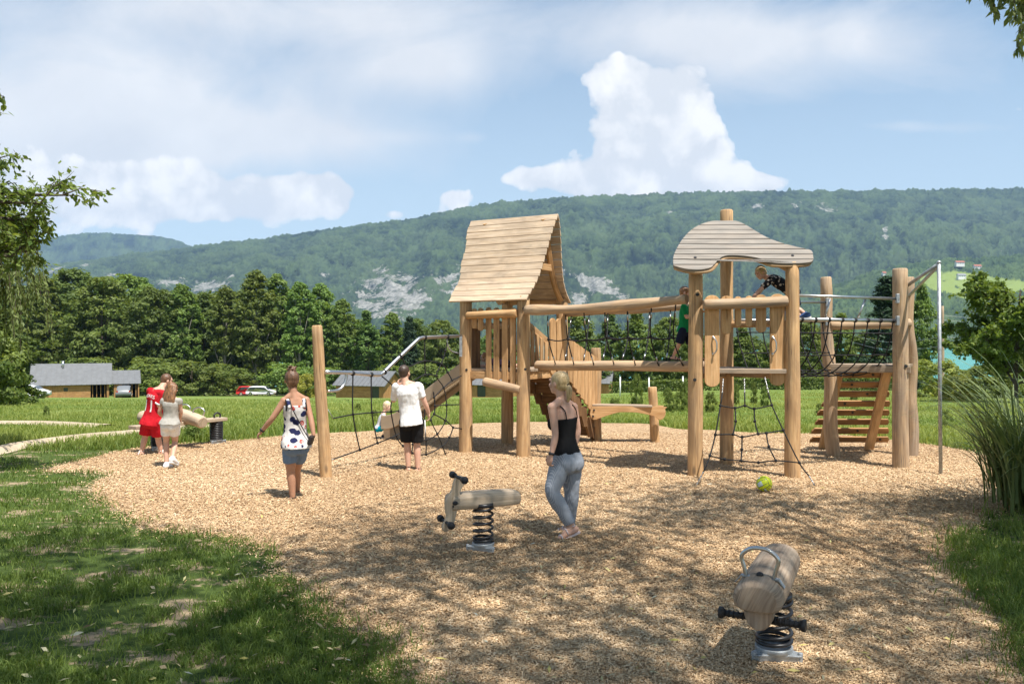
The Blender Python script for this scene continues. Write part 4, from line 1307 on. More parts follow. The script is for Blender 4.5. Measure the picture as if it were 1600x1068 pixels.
def mat_mountain(name, dark, light, dry):
    m, nt, b = new_mat(name)
    geo = nt.n('ShaderNodeNewGeometry').outputs['Position']
    rk = nt.n('ShaderNodeAttribute', attribute_name='rock').outputs['Fac']
    md = nt.n('ShaderNodeAttribute', attribute_name='meadow').outputs['Fac']
    tn = nt.n('ShaderNodeAttribute', attribute_name='tone').outputs['Fac']
    n1 = nt.noise(geo, .004, 6, .6); n2 = nt.noise(geo, .03, 6, .75)
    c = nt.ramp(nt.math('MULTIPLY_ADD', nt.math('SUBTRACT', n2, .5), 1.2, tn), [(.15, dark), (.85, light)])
    c = nt.mix(nt.ramp(n1, [(.48, 0.0), (.7, .55)]), c, dry)
    n3 = nt.noise(nt.mapping(geo, (.013, .013, .016)), 1.0, 9, .74)
    rr = nt.ramp(nt.noise(geo, .06, 5, .7), [(.35, (.07, .075, .055, 1)), (.52, (.21, .205, .18, 1)), (.72, (.36, .345, .315, 1))])
    c = nt.mix(md, c, (.17, .22, .055, 1))
    c = nt.mix(nt.ramp(nt.math('MULTIPLY_ADD', nt.math('SUBTRACT', n3, .5), 2.9, rk), [(.55, 0.0), (.60, 1.0)]), c, rr)
    nt.l(c, b.inputs['Base Color']); b.inputs['Roughness'].default_value = .95; b.inputs['Specular IOR Level'].default_value = .05
    return m


def mountain(name, ridge, u0, u1, nu, nv, Y0, Y1, z0, shape, tree, seed, mat, rocks=(), meadows=(), back=700, spur=.05, wide=False):
    """wooded slope from the shore (Y0, z0) up to a ridge line at Y1"""
    pu = np.linspace(u0, u1, nu)
    if wide: pu = np.concatenate([np.linspace(-3200, u0, 140)[:-1], pu, np.linspace(u1, 4200, 110)[1:]]); nu = len(pu)
    t = np.linspace(0, 1.0, nv)
    PU, T = np.meshgrid(pu, t)
    rz = CAMH + (534 - lerp_pts(ridge, PU)) / F * Y1
    sp = fb(PU / 90, T * 2.2 + 5, seed, 4) * (T * (1 - T)) * 4
    Yd = Y0 + (Y1 - Y0) * T + sp * spur * (Y1 - Y0)
    Z = z0 + (rz - z0) * (T ** shape) + fb(PU / 45 + 50, T * 5, seed + 9, 3) * (rz - z0) * .04 * (T * (1 - T)) * 4
    r = np.random.default_rng(seed)
    X = (PU - 800) / F * Yd
    px = PU; py = 534 - (Z - CAMH) / Yd * F
    rock = np.zeros_like(Z)
    for (cx, cyy, rx, ry, w, rot) in rocks:
        dx = (px - cx); dy = (py - cyy); cr, sr = math.cos(rot), math.sin(rot)
        a = (dx * cr + dy * sr) / rx; bb = (-dx * sr + dy * cr) / ry
        rock = np.maximum(rock, w * np.exp(-(a * a + bb * bb)))
    md = np.zeros_like(Z)
    for (cx, cyy, rx, ry, rot) in meadows:
        dx = (px - cx); dy = (py - cyy); cr, sr = math.cos(rot), math.sin(rot)
        a = (dx * cr + dy * sr) / rx; bb = (-dx * sr + dy * cr) / ry
        md = np.maximum(md, np.clip((1.15 - np.sqrt(a * a + bb * bb) + .35 * fb(px / 9, py / 6, seed + 5, 3)) * 8, 0, 1))
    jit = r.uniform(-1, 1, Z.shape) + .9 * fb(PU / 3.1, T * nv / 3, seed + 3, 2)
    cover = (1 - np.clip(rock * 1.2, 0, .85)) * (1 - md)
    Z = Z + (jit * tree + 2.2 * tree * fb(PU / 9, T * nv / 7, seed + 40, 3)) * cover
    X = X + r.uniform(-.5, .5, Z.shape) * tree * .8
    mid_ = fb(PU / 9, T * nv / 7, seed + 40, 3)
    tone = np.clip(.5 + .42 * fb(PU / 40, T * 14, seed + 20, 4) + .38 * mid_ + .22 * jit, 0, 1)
    # the far side, so that the ridge has thickness
    Xb = X[-1:] * 1.0; Yb = Yd[-1:] + back; Zb = np.full_like(Xb, z0)
    V = np.stack([np.concatenate([X, Xb]), np.concatenate([Yd, Yb]), np.concatenate([Z, Zb])], -1)
    A = lambda q: np.concatenate([q, q[-1:]]).ravel()
    idx = np.arange((nv + 1) * nu).reshape(nv + 1, nu)
    q = np.stack([idx[:-1, :-1], idx[:-1, 1:], idx[1:, 1:], idx[1:, :-1]], -1).reshape(-1, 4)
    me = np_mesh(name, V.reshape(-1, 3), q, attrs={'rock': A(rock), 'meadow': A(md), 'tone': A(tone)})
    o = link(name, me, mat); tag(o, kind='structure')

    def at(qx, qy):
        """point of the slope seen at (qx, qy) from the survey spot"""
        i = int(np.argmin(np.abs(pu - qx)))
        col = py[:, i]
        j = int(np.argmin(np.abs(col - qy)))
        return V3((X[j, i], Yd[j, i], Z[j, i]))
    return o, at


MM = mat_mountain('wooded_mountain', (.003, .010, .006, 1), (.052, .080, .029, 1), (.072, .10, .038, 1))
ridge_far = [(-3200, 330), (-1500, 380), (-500, 405), (0, 392), (50, 377), (100, 367), (150, 363), (190, 365), (240, 368), (270, 373), (296, 384), (340, 400), (420, 430), (700, 470), (1200, 500)]
mountain('mountain', ridge_far, -420, 800, 700, 90, 5200, 6800, -20, .95, 5.0, 31, MM, rocks=[(250, 370, 60, 2.5, .45, .1)], wide=True)
ridge = [(-3200, 480), (-1200, 470), (-400, 450), (0, 436), (100, 411), (200, 397), (296, 386), (340, 380), (420, 371), (480, 362), (560, 352), (640, 342), (680, 334), (715, 326), (780, 315), (850, 310), (1000, 303),
         (1060, 301), (1130, 299), (1200, 298), (1300, 297), (1400, 296), (1600, 294), (2100, 300)]
ROCKS = [(610, 455, 60, 36, .80, 0), (640, 472, 66, 22, .86, -.35), (575, 480, 30, 24, .80, 0), (700, 440, 44, 24, .62, -.4), (590, 425, 30, 10, .5, -.3),
         (935, 447, 50, 17, .88, .42), (905, 468, 20, 18, .74, 0), (330, 447, 46, 10, .80, -.15), (265, 441, 28, 8, .70, 0), (360, 432, 30, 5, .6, -.4), (80, 424, 22, 9, .66, -.3), (130, 415, 20, 6, .5, 0), (180, 430, 30, 7, .5, 0),
         (1290, 326, 26, 10, .62, .1), (1245, 318, 14, 6, .5, 0), (1047, 331, 11, 4, .72, -.4), (1384, 365, 5, 18, .66, 0), (1180, 322, 18, 6, .48, 0), (510, 430, 20, 6, .5, 0), (1120, 380, 40, 8, .25, 0)]
mountain('mountain', ridge, -420, 2020, 1450, 210, 2750, 4600, -14, .86, 6.0, 5, MM, rocks=ROCKS, spur=.20, wide=True)
MH = mat_mountain('wooded_hill', (.014, .030, .014, 1), (.062, .098, .034, 1), (.07, .10, .036, 1))
ridge_hill = [(1100, 542), (1200, 520), (1262, 470), (1300, 448), (1345, 430), (1390, 418), (1440, 408), (1480, 404), (1540, 402), (1600, 398), (1700, 392), (2020, 380)]
HILL, hill_at = mountain('hill', ridge_hill, 1100, 2020, 620, 150, 1700, 2500, -11.3, .9, 4.2, 77, MH, meadows=[(1520, 440, 62, 11, .16), (1470, 446, 30, 9, .35), (1600, 447, 60, 7, .15), (1505, 458, 22, 7, .3)], back=400)
# ================================================================== trees
LEAF = {
    'dark': mat_leaf('dark_leaf', (.045, .088, .018, 1), (.180, .245, .058, 1), .40, hue_var=.14),
    'mid': mat_leaf('mid_leaf', (.070, .13, .025, 1), (.24, .31, .075, 1), .44, hue_var=.14),
    'fresh': mat_leaf('fresh_leaf', (.075, .14, .024, 1), (.22, .30, .068, 1), .42, hue_var=.12),
    'spruce': mat_leaf('spruce_needles', (.014, .032, .014, 1), (.045, .085, .034, 1), .15, hue_var=.08),
    'yellow': mat_leaf('yellow_leaf', (.16, .17, .02, 1), (.38, .36, .06, 1), .35, hue_var=.08),
    'lime': mat_leaf('lime_leaf', (.075, .12, .02, 1), (.21, .26, .055, 1), .38, hue_var=.1),
    'ygreen': mat_leaf('yellow_green_leaf', (.13, .165, .025, 1), (.36, .38, .075, 1), .40, hue_var=.08),
    'willow': mat_leaf('willow_leaf', (.085, .13, .035, 1), (.29, .35, .13, 1), .42, hue_var=.08),
    'reed': mat_leaf('reed_leaf', (.06, .115, .035, 1), (.30, .37, .16, 1), .40, rough=.4, hue_var=.06),
}
M['bark'] = mat_plain('bark', (.085, .066, .050), .95, 0, .35, 7, .6)
M['palebark'] = mat_plain('pale_bark', (.27, .245, .21), .9, 0, .3, 5, .5)


def leaf_cards(c, nrm, size, asp, tone, rng, droop=0.0):
    """one rhombic leaf (spray) per centre"""
    n = len(c)
    a = rng.normal(0, 1, (n, 3)); a[:, 2] -= droop
    a /= np.linalg.norm(a, axis=1)[:, None]
    nn = nrm + rng.normal(0, .55, (n, 3)); nn /= np.linalg.norm(nn, axis=1)[:, None] + 1e-9
    a = a - nn * np.sum(a * nn, 1)[:, None]; a /= np.linalg.norm(a, axis=1)[:, None] + 1e-9
    s = np.cross(nn, a)
    L = size[:, None]; Wd = (size * asp)[:, None]
    fold = nn * (size * .12)[:, None]
    return np.stack([c - a * L, c - s * Wd + fold, c + a * L, c + s * Wd + fold], 1).reshape(-1, 3), np.repeat(tone, 4)


def crown_mesh(name, seed, H, R, base, nclump, per, leaf, shape='round', asp=.55, clump_r=.22):
    """foliage of a tree H high: leaf sprays gathered in clumps spread through the crown"""
    rng = np.random.default_rng(seed)
    cz0 = base * H; ch = H - cz0
    C = []
    while len(C) < nclump:
        t = rng.uniform(0, 1)
        if shape == 'round': rr = math.sqrt(max(0, 1 - (2 * t - .85) ** 2 / 1.35)) if (2 * t - .85) ** 2 < 1.35 else 0
        elif shape == 'tall': rr = min(1, 1.25 * (1 - t) ** .42, .60 + t * 1.1) * (.86 + .14 * math.sin(t * 11 + seed * 2))
        elif shape == 'cone': rr = (1 - t) ** .9
        else: rr = min(1.0, 2.2 * (1 - t)) * (.75 + .25 * math.sin(t * 9 + seed))
        a = rng.uniform(0, 2 * math.pi)
        rad = R * rr * (rng.uniform(.25, 1) ** .5) * (1 + .25 * math.sin(a * 3 + seed) + .15 * math.sin(a * 5 + 2 * seed))
        C.append((math.cos(a) * rad, math.sin(a) * rad, cz0 + t * ch, rr))
    C = np.array(C)
    k = rng.integers(0, nclump, nclump * per)
    cr = R * clump_r * (.6 + .8 * rng.uniform(0, 1, nclump)); cr = cr[k]
    d = rng.normal(0, 1, (len(k), 3)); d /= np.linalg.norm(d, axis=1)[:, None]
    r = rng.uniform(.15, 1, len(k)) ** .5
    d2 = d * np.array([1.15, 1.15, .72])
    p = C[k, :3] + d2 * (cr * r)[:, None]
    out = p - np.array([0, 0, cz0 + ch * .4]); out /= np.linalg.norm(out, axis=1)[:, None] + 1e-9
    nrm = out * .5 + d * .6 + np.array([0, 0, .55])
    ctone = rng.uniform(.25, .75, nclump)[k]
    tone = np.clip(ctone + rng.normal(0, .16, len(k)), 0, 1)
    V, T = leaf_cards(p, nrm, leaf * rng.uniform(.6, 1.3, len(k)), asp, tone, rng)
    return np_mesh(name, V, np.arange(len(V)).reshape(-1, 4), attrs={'tone': T}), C


def trunk_mb(H, R, C, seed, r=.22, nb=16, top=.86):
    rng = random.Random(seed)
    mb = MB()
    path = [V3((.3 * mnoise.noise(V3((s * 2, seed, 0))) * s * H * .06, .3 * mnoise.noise(V3((s * 2, seed, 5))) * s * H * .06, s * H * top - .4)) for s in [i / 9 for i in range(10)]]
    mb.tube(path, [r * (1.25 if i == 0 else 1) * (1 - i / 9.6) + .02 for i in range(10)], 8, rough=.12, seed=seed)
    for k in range(nb):
        c = V3(C[rng.randrange(len(C))][:3])
        s = min(.8, max(.2, c.z / H * rng.uniform(.55, .85)))
        q = path[int(s * 9)]
        mid = q.lerp(c, .5) + V3((0, 0, -.02 * H))
        rr = r * (1 - s) * .5 + .02
        mb.tube([q, mid, c], [rr, rr * .6, .015], 6)
    return mb


PROTO = {}


def proto(key, kinds, H, R, base, nclump, per, leaf, shape, seed, leafmat, bark='bark', r=.22, asp=.55, clump_r=.22):
    me, C = crown_mesh('crown', seed, H, R, base, nclump, per, leaf, shape, asp, clump_r)
    me.materials.append(LEAF[leafmat])
    tm = trunk_mb(H, R, C, seed, r).mesh('trunk'); tm.materials.append(M[bark])
    PROTO[key] = (me, tm, H)


proto('oak', 0, 22, 6.4, .06, 270, 62, .33, 'round', 1, 'dark', r=.35, clump_r=.15)
proto('oak2', 0, 22, 5.4, .05, 270, 62, .33, 'bushy', 2, 'dark', r=.35, clump_r=.16)
proto('ash', 0, 23, 4.6, .20, 230, 52, .31, 'tall', 3, 'mid', 'palebark', r=.30, clump_r=.17)
proto('ash2', 0, 23, 3.7, .38, 170, 52, .31, 'tall', 4, 'mid', 'palebark', r=.30, clump_r=.19)
proto('maple', 0, 20, 6.2, .05, 260, 62, .33, 'round', 5, 'mid', r=.3, clump_r=.15)
proto('lime', 0, 14, 4.6, .04, 220, 56, .26, 'round', 6, 'fresh', r=.24, clump_r=.16)
proto('lime2', 0, 14, 4.2, .03, 220, 56, .26, 'bushy', 8, 'fresh', r=.24, clump_r=.17)
proto('spruce', 0, 20, 3.6, .03, 200, 80, .34, 'cone', 9, 'spruce', r=.25, asp=.28, clump_r=.22)
proto('shrub', 0, 4, 2.6, .0, 70, 90, .15, 'round', 10, 'mid', r=.06)
proto('brightshrub', 0, 4, 2.6, .0, 70, 90, .14, 'round', 12, 'lime', r=.06)


def plant_tree(kind, px, top, Y, label, name='broadleaf_tree', cat='tree', group=None, wide=1.0, mat=None, sink=0.0):
    x = (px - 800) / F * Y; z0 = terr(x, Y) - sink
    h = CAMH - (top - 534) / F * Y - z0
    cm, tm, H = PROTO[kind]
    s = h / H
    root = empty(name, (x, Y, z0), label, cat, group)
    rz = random.uniform(0, 6.28)
    sc = (s * wide, s * wide, s)
    for nm, me in (('trunk', tm), ('crown', cm)):
        o = bpy.data.objects.new(nm, me); COL.objects.link(o); o.parent = root
        o.scale = sc; o.rotation_euler.z = rz
        if mat and nm == 'crown':
            o.material_slots[0].link = 'OBJECT'; o.material_slots[0].material = LEAF[mat]
    return root


g = 'trees of the wood behind the chalets'
plant_tree('oak', 12, 462, 150, 'dark broadleaf tree at the left end of the wood, half behind the willow', group=g)
plant_tree('ash', 66, 433, 152, 'dark broad tree rising behind the left end of the long chalet roof', group=g, wide=1.1)
plant_tree('oak', 112, 424, 158, 'tall dark oak highest of the trees above the long chalet', group=g, wide=1.05)
plant_tree('maple', 160, 436, 150, 'dark bushy tree above the right end of the long chalet roof', group=g)
plant_tree('maple', 196, 432, 162, 'lighter green tree standing behind the carport roof', group=g, mat='fresh')
plant_tree('oak', 238, 452, 148, 'dense dark tree directly above the boy in red', group=g)
plant_tree('ash2', 224, 438, 170, 'thin crowned tree poking above the wood over the carport', group=g)
plant_tree('ash', 283, 447, 150, 'light green upright tree right of the boy and girl', group=g, mat='fresh')
plant_tree('oak2', 318, 460, 158, 'dark tree between the girl and the parked cars', group=g)
plant_tree('ash2', 352, 450, 152, 'olive green tree to the left above the parked cars', group=g)
plant_tree('ash', 400, 426, 150, 'tall slender pale trunked tree above the white parked car', group=g, name='ash_tree')
plant_tree('ash2', 434, 432, 156, 'narrow pale trunked tree with a gap of mountain beside it', group=g, name='ash_tree')
plant_tree('ash', 468, 444, 150, 'tall light green tree above the head of the woman in the patterned top', group=g, name='ash_tree', mat='fresh')
plant_tree('ash', 500, 446, 158, 'tall tree directly behind the leaning net post', group=g, name='ash_tree')
plant_tree('ash', 535, 470, 152, 'light upright tree just right of the leaning net post', group=g, mat='fresh')
plant_tree('oak2', 572, 488, 150, 'dark tree above the small chalet with the grey roof', group=g)
plant_tree('ash', 612, 490, 156, 'mid green upright tree behind the man in the white shirt', group=g, mat='fresh')
plant_tree('oak', 650, 500, 160, 'dark tree behind the bend of the net pipe', group=g)
plant_tree('maple', 690, 502, 152, 'tree seen through the climbing net near the tower', group=g)
plant_tree('spruce', 640, 496, 150, 'small pointed conifer behind the net pipe', name='conifer_tree', cat='tree', group=g)
plant_tree('oak2', 730, 512, 158, 'dark tree behind the left tower post', group=g)
plant_tree('maple', 775, 515, 165, 'tree seen below the tower roof between the railing planks', group=g)
# undergrowth at the wood's edge
for i, (px, top, Y) in enumerate([(130, 560, 138), (250, 560, 137), (300, 566, 136), (345, 570, 143), (455, 568, 143), (500, 575, 142), (620, 572, 140), (665, 570, 138), (705, 575, 138)]):
    plant_tree('shrub', px, top, Y, 'leafy bush in the undergrowth along the edge of the wood', name='bush', cat='bush', group='bushes along the edge of the wood', wide=1.4)
g = 'trees behind the rope bridge'
plant_tree('lime', 790, 545, 120, 'low tree between the stairs and the tower posts', group=g)
plant_tree('lime', 893, 492, 104, 'round light green tree left behind the rope bridge', group=g)
plant_tree('oak2', 953, 486, 108, 'narrow dark tree behind the middle of the rope bridge', group=g)
plant_tree('lime2', 995, 488, 102, 'tall bright tree right of centre behind the rope bridge', group=g)
plant_tree('maple', 1046, 497, 108, 'tree behind the child in green on the bridge', group=g)
plant_tree('oak', 920, 530, 98, 'dark tree above the stair railing', group=g, wide=1.2)
plant_tree('oak2', 1010, 545, 99, 'dark low tree behind the stepped bench', group=g, wide=1.3)
plant_tree('lime', 1085, 520, 98, 'light tree behind the left front post of the curved roof tower', group=g)
g = 'trees behind the curved roof tower'
plant_tree('lime2', 1160, 512, 95, 'fresh green tree framed by the curved roof tower', group=g, wide=1.1)
plant_tree('lime', 1210, 535, 88, 'low fresh green tree right inside the curved roof tower', group=g, wide=1.2)
plant_tree('lime', 1262, 505, 92, 'light green tree behind the right front post of the tower', group=g, mat='lime')
plant_tree('lime2', 1315, 492, 96, 'light green tree behind the hanging net', group=g, mat='lime')
plant_tree('lime', 1352, 520, 92, 'yellowish green tree behind the top of the climbing ramp', group=g, mat='lime')
plant_tree('spruce', 1386, 434, 82, 'tall dark spruce left of the two thick posts', name='spruce_tree', wide=1.55)
plant_tree('lime2', 1440, 445, 86, 'tall airy light green tree right of the two thick posts', name='broadleaf_tree', mat='fresh', wide=.62)
plant_tree('spruce', 1418, 520, 80, 'small dark conifer low beside the thick posts', name='conifer_tree', wide=1.4)

# far wood behind the first rows: one mass
V = []; T = []
rng = np.random.default_rng(5)
smallc, _ = crown_mesh('wood_crown', 41, 20, 5.6, .05, 70, 34, .62, 'round')
sv = np.empty(len(smallc.vertices) * 3, dtype=np.float32); smallc.vertices.foreach_get('co', sv); sv = sv.reshape(-1, 3)
st = np.empty(len(smallc.vertices), dtype=np.float32); smallc.attributes['tone'].data.foreach_get('value', st)
for i in range(130):
    px = rng.uniform(-120, 800) if i < 60 else rng.uniform(780, 1330) if i < 86 else rng.uniform(-1300, -100)
    Y = rng.uniform(172, 200) if i < 60 else rng.uniform(118, 150) if i < 86 else rng.uniform(130, 185)
    x = (px - 800) / F * Y; z0 = terr(x, Y)
    top = (np.interp(px, [-100, 100, 250, 400, 480, 560, 700, 800], [470, 445, 465, 455, 465, 500, 520, 530]) if i < 60 else rng.uniform(520, 545) if i < 86 else rng.uniform(450, 480)) + rng.uniform(0, 14)
    s = (CAMH - (top - 534) / F * Y - z0) / 20
    a = rng.uniform(0, 6.28); c, q = math.cos(a), math.sin(a)
    R3 = np.array([[c, -q, 0], [q, c, 0], [0, 0, 1]])
    V.append((sv @ R3.T) * np.array([s * 1.25, s * 1.25, s]) + np.array([x, Y, z0])); T.append(np.clip(st + rng.normal(0, .12), 0, 1))
V = np.concatenate(V); T = np.concatenate(T)
me = np_mesh('wood', V, np.arange(len(V)).reshape(-1, 4), attrs={'tone': T})
tag(link('wood', me, LEAF['dark']), kind='stuff', label='dense dark mass of woodland behind the first row of trees', cat='wood')
# scrub along the lake shore
V = []; T = []
for i in range(150):
    px = rng.uniform(1060, 1760); Y = rng.uniform(150, 222); x = (px - 800) / F * Y
    if 1425 < px < 1660: continue
    z0 = terr(x, Y); h = rng.uniform(3, 7); s = h / 20
    V.append(sv * np.array([s * 2.4, s * 2.4, s * 1.1]) + np.array([x, Y, z0])); T.append(np.clip(st + rng.normal(.1, .12), 0, 1))
V = np.concatenate(V); T = np.concatenate(T)
me = np_mesh('shore_scrub', V, np.arange(len(V)).reshape(-1, 4), attrs={'tone': T})
tag(link('shore_scrub', me, LEAF['mid']), kind='stuff', label='low scrub along the lake shore beyond the meadow', cat='scrub')

# ------------------------------------------------------------------ garden plants of the middle distance
plant_tree('oak2', 4, 486, 44, 'large dark bush hanging over the meadow left of the long chalet', name='dark_bush', cat='bush', wide=1.6)
plant_tree('shrub', -34, 520, 40, 'dark leafy shrub at the very left edge of the meadow', name='dark_bush', cat='bush', wide=.9)
plant_tree('brightshrub', 478, 584, 96, 'small yellow leaved shrub behind the shoulder of the woman in the patterned top', name='yellow_shrub', cat='shrub', mat='yellow', wide=.9)
plant_tree('brightshrub', 1466, 562, 46, 'big yellow green shrub beside the fire pole', name='yellow_green_shrub', cat='shrub', wide=1.0, mat='ygreen')
plant_tree('brightshrub', 1500, 585, 40, 'lower yellow green shrub with a dark hollow beside the fire pole', name='yellow_green_shrub', cat='shrub', wide=1.2, mat='ygreen')
plant_tree('shrub', 1540, 572, 44, 'dark shrub behind the tall ornamental grass', name='dark_shrub', cat='shrub', wide=1.4)
plant_tree('shrub', 1600, 565, 46, 'dark shrub at the right edge behind the ornamental grass', name='dark_shrub', cat='shrub', wide=1.5)
plant_tree('shrub', 72, 634, 24, 'young dark sapling standing alone in the meadow beside the sandy path', name='sapling', cat='sapling', wide=.35)
plant_tree('shrub', 303, 655, 16.2, 'small leafy weed growing under the seesaw', name='weed', cat='weed', wide=.75)
plant_tree('brightshrub', 125, 676, 17.4, 'bright leafy weed at the edge of the sandy path', name='weed', cat='weed', wide=1.1)
plant_tree('brightshrub', 995, 585, 30, 'tall thin weed in the meadow left of the short bench post', name='weed', cat='weed', wide=.28)
plant_tree('brightshrub', 1045, 606, 26, 'weed just right of the short bench post', name='weed', cat='weed', wide=.4)
for (px, top, Y, wd) in [(1062, 612, 27, .5), (1070, 596, 30, .3), (1150, 600, 33, .3), (1178, 598, 34, .25), (1195, 604, 31, .35), (1110, 612, 26, .4), (960, 622, 24, .6), (1335, 608, 30, .3), (930, 630, 22, .6), (1475, 640, 19, .5), (1280, 630, 25, .5), (560, 630, 30, .5), (585, 640, 22, .5)]:
    plant_tree('brightshrub', px, top, Y, 'wild green weed standing up out of the meadow grass', name='weed', cat='weed', wide=wd, group='weeds in the meadow')


def hedge(name, pts, h, d, label, mat='mid', leaf=.10, dens=150):
    pts = [V3(p) for p in pts]; rng = np.random.default_rng(len(pts) + int(h * 10))
    P_ = []; N_ = []
    for a, b in zip(pts[:-1], pts[1:]):
        n = int((b - a).length * dens); s = rng.uniform(0, 1, n)
        c = np.array(a)[None] + s[:, None] * np.array(b - a)[None]
        t = (b - a).normalized(); nn = np.array([-t.y, t.x, 0])
        side = rng.choice([-1, 1, 0], n, p=[.4, .2, .4])
        off = np.where(side == 0, rng.uniform(-1, 1, n), side * rng.uniform(.8, 1.05, n)) * d / 2
        z = np.where(side == 0, h * rng.uniform(.9, 1.06, n), h * rng.uniform(0, 1, n))
        P_.append(c + off[:, None] * nn + np.stack([0 * z, 0 * z, z], 1)); N_.append(side[:, None] * nn + np.stack([0 * z, 0 * z, .4 + (side == 0)], 1))
    p = np.concatenate(P_); nr = np.concatenate(N_)
    tone = np.clip(.5 + .25 * fbm(p[:, :2], .6, 2.0, 2) + rng.normal(0, .16, len(p)), 0, 1)
    V, T = leaf_cards(p, nr, leaf * rng.uniform(.6, 1.3, len(p)), .55, tone, rng)
    root = empty(name, pts[0], label, 'hedge')
    me = np_mesh('foliage', V, np.arange(len(V)).reshape(-1, 4), attrs={'tone': T})
    link('foliage', me, LEAF[mat], root)
    mb = MB()
    for a, b in zip(pts[:-1], pts[1:]):
        k = int((b - a).length / 1.5) + 1
        for i in range(k):
            q = a.lerp(b, (i + .5) / k); mb.tube([q + V3((0, 0, -.2)), q + V3((.05, .03, h * .8))], [.05, .02], 6)
    mb.build('stems', M['bark'], root)


def TP(px, Y, dz=0):
    x = (px - 800) / F * Y
    return V3((x, Y, terr(x, Y) + dz))


hedge('clipped_hedge', [TP(955, 92), TP(1060, 88), TP(1200, 84), TP(1330, 80), TP(1420, 77)], 1.25, 1.1, 'long low clipped hedge crossing behind the play towers', leaf=.16, dens=170)

# ------------------------------------------------------------------ big trees close by
def sprays(nodes, rng, per, spread, leaf, asp, droop, pairs=True):
    """leaves along twigs: nodes = list of (p, q) twig segments"""
    P_ = []; A_ = []
    for p, q in nodes:
        p = np.array(p); q = np.array(q); n = per
        s = rng.uniform(0, 1.05, n)[:, None]
        P_.append(p + (q - p) * s + rng.normal(0, spread, (n, 3)))
        dirv = (q - p) / (np.linalg.norm(q - p) + 1e-9)
        a = dirv * .8 + rng.normal(0, .55, (n, 3)); a[:, 2] -= droop
        A_.append(a)
    p = np.concatenate(P_); a = np.concatenate(A_); a /= np.linalg.norm(a, axis=1)[:, None]
    n = len(p)
    nn = rng.normal(0, .5, (n, 3)) + np.array([0, 0, .8]); nn -= a * np.sum(a * nn, 1)[:, None]; nn /= np.linalg.norm(nn, axis=1)[:, None] + 1e-9
    s = np.cross(nn, a); L = leaf * rng.uniform(.6, 1.25, n)[:, None]; Wd = L * asp
    V = np.stack([p, p + a * L * .45 - s * Wd, p + a * L, p + a * L * .45 + s * Wd], 1).reshape(-1, 3)
    return V, np.repeat(np.clip(rng.normal(.5, .2, n), 0, 1), 4)


def near_tree(name, base, H, limbs, label, leafmat, seed, twigs, twig_len, per, leaf, asp, droop, r=.25, hang=0.0):
    """trunk, limbs given as end points, twigs with single leaves"""
    rng = np.random.default_rng(seed); base = V3(base)
    root = empty(name, base, label, 'tree')
    tr = MB()
    path = [base + V3((.15 * math.sin(s * 3 + seed), .12 * math.cos(s * 2.3 + seed), s * H - .3)) for s in [i / 10 for i in range(11)]]
    tr.tube(path, [r * (1.3 if i == 0 else 1) * (1 - i / 11.5) + .02 for i in range(11)], 10, rough=.15, seed=seed)
    nodes = []
    for (s, end) in limbs:
        q = path[min(10, int(s * 10))]; end = V3(end)
        mid = q.lerp(end, .5) + V3((0, 0, .06 * (end - q).length))
        pth = spline([q, mid, end], 6)
        rr = r * .42 * (1 - .5 * s)
        tr.tube(pth, [rr * (1 - i / (len(pth))) + .008 for i in range(len(pth))], 7)
        for k in range(twigs):
            i = rng.integers(len(pth) // 3, len(pth)); o = pth[i]
            d = V3(rng.normal(0, 1, 3)); d.z *= .6; d += (end - q).normalized() * .7; d.normalize()
            e = o + d * twig_len * rng.uniform(.4, 1.1) + V3((0, 0, -hang * rng.uniform(.3, 1)))
            m_ = o.lerp(e, .5) + V3((0, 0, twig_len * .12 + hang * .25))
            tr.tube([o, m_, e], [.012, .008, .003], 4, caps=False)
            nodes.append((o.lerp(m_, .3), m_)); nodes.append((m_, e))
            for j in range(2):
                d2 = V3(rng.normal(0, 1, 3)); d2.z = d2.z * .5 - hang * .6; d2.normalize()
                st_ = m_.lerp(e, rng.uniform(0, .8)); e2 = st_ + d2 * twig_len * .4
                tr.tube([st_, e2], [.006, .002], 4, caps=False); nodes.append((st_, e2))
    V, T = sprays(nodes, rng, per, leaf * .35, leaf, asp, droop)
    me = np_mesh('crown', V, np.arange(len(V)).reshape(-1, 4), attrs={'tone': T})
    tr.build('trunk', M['bark'], root)
    link('crown', me, LEAF[leafmat], root)
    return root


rg = random.Random(3)
# broadleaf whose boughs enter at the left edge
limbs = [(.42, P(98, 305, 11.5)), (.45, P(62, 318, 11.2)), (.4, P(72, 348, 11.8)), (.38, P(50, 392, 11.5)), (.35, P(18, 400, 11.3)), (.36, P(40, 360, 11.9)), (.5, P(-14, 250, 11.4)), (.55, P(-22, 190, 11.6)), (.5, P(-24, 290, 11.2)),
         (.48, P(2, 320, 11.6)), (.62, P(-30, 150, 11.7)), (.44, P(-20, 350, 11)), (.42, P(20, 345, 12.2)), (.58, P(-60, 170, 12)), (.5, P(-90, 260, 11.5)), (.7, (-11, 13, 9)), (.75, (-13, 11, 9.5)), (.7, (-9.8, 10.5, 8.6)), (.8, (-12, 14, 10.2)), (.6, (-13.5, 12.5, 7.5))]
near_tree('broadleaf_tree', (-11.2, 11.8, 0), 9.5, limbs, 'tall leafy tree reaching in at the left edge above the willow', 'mid', 21, 22, .54, 9, .105, .26, .5, r=.24)
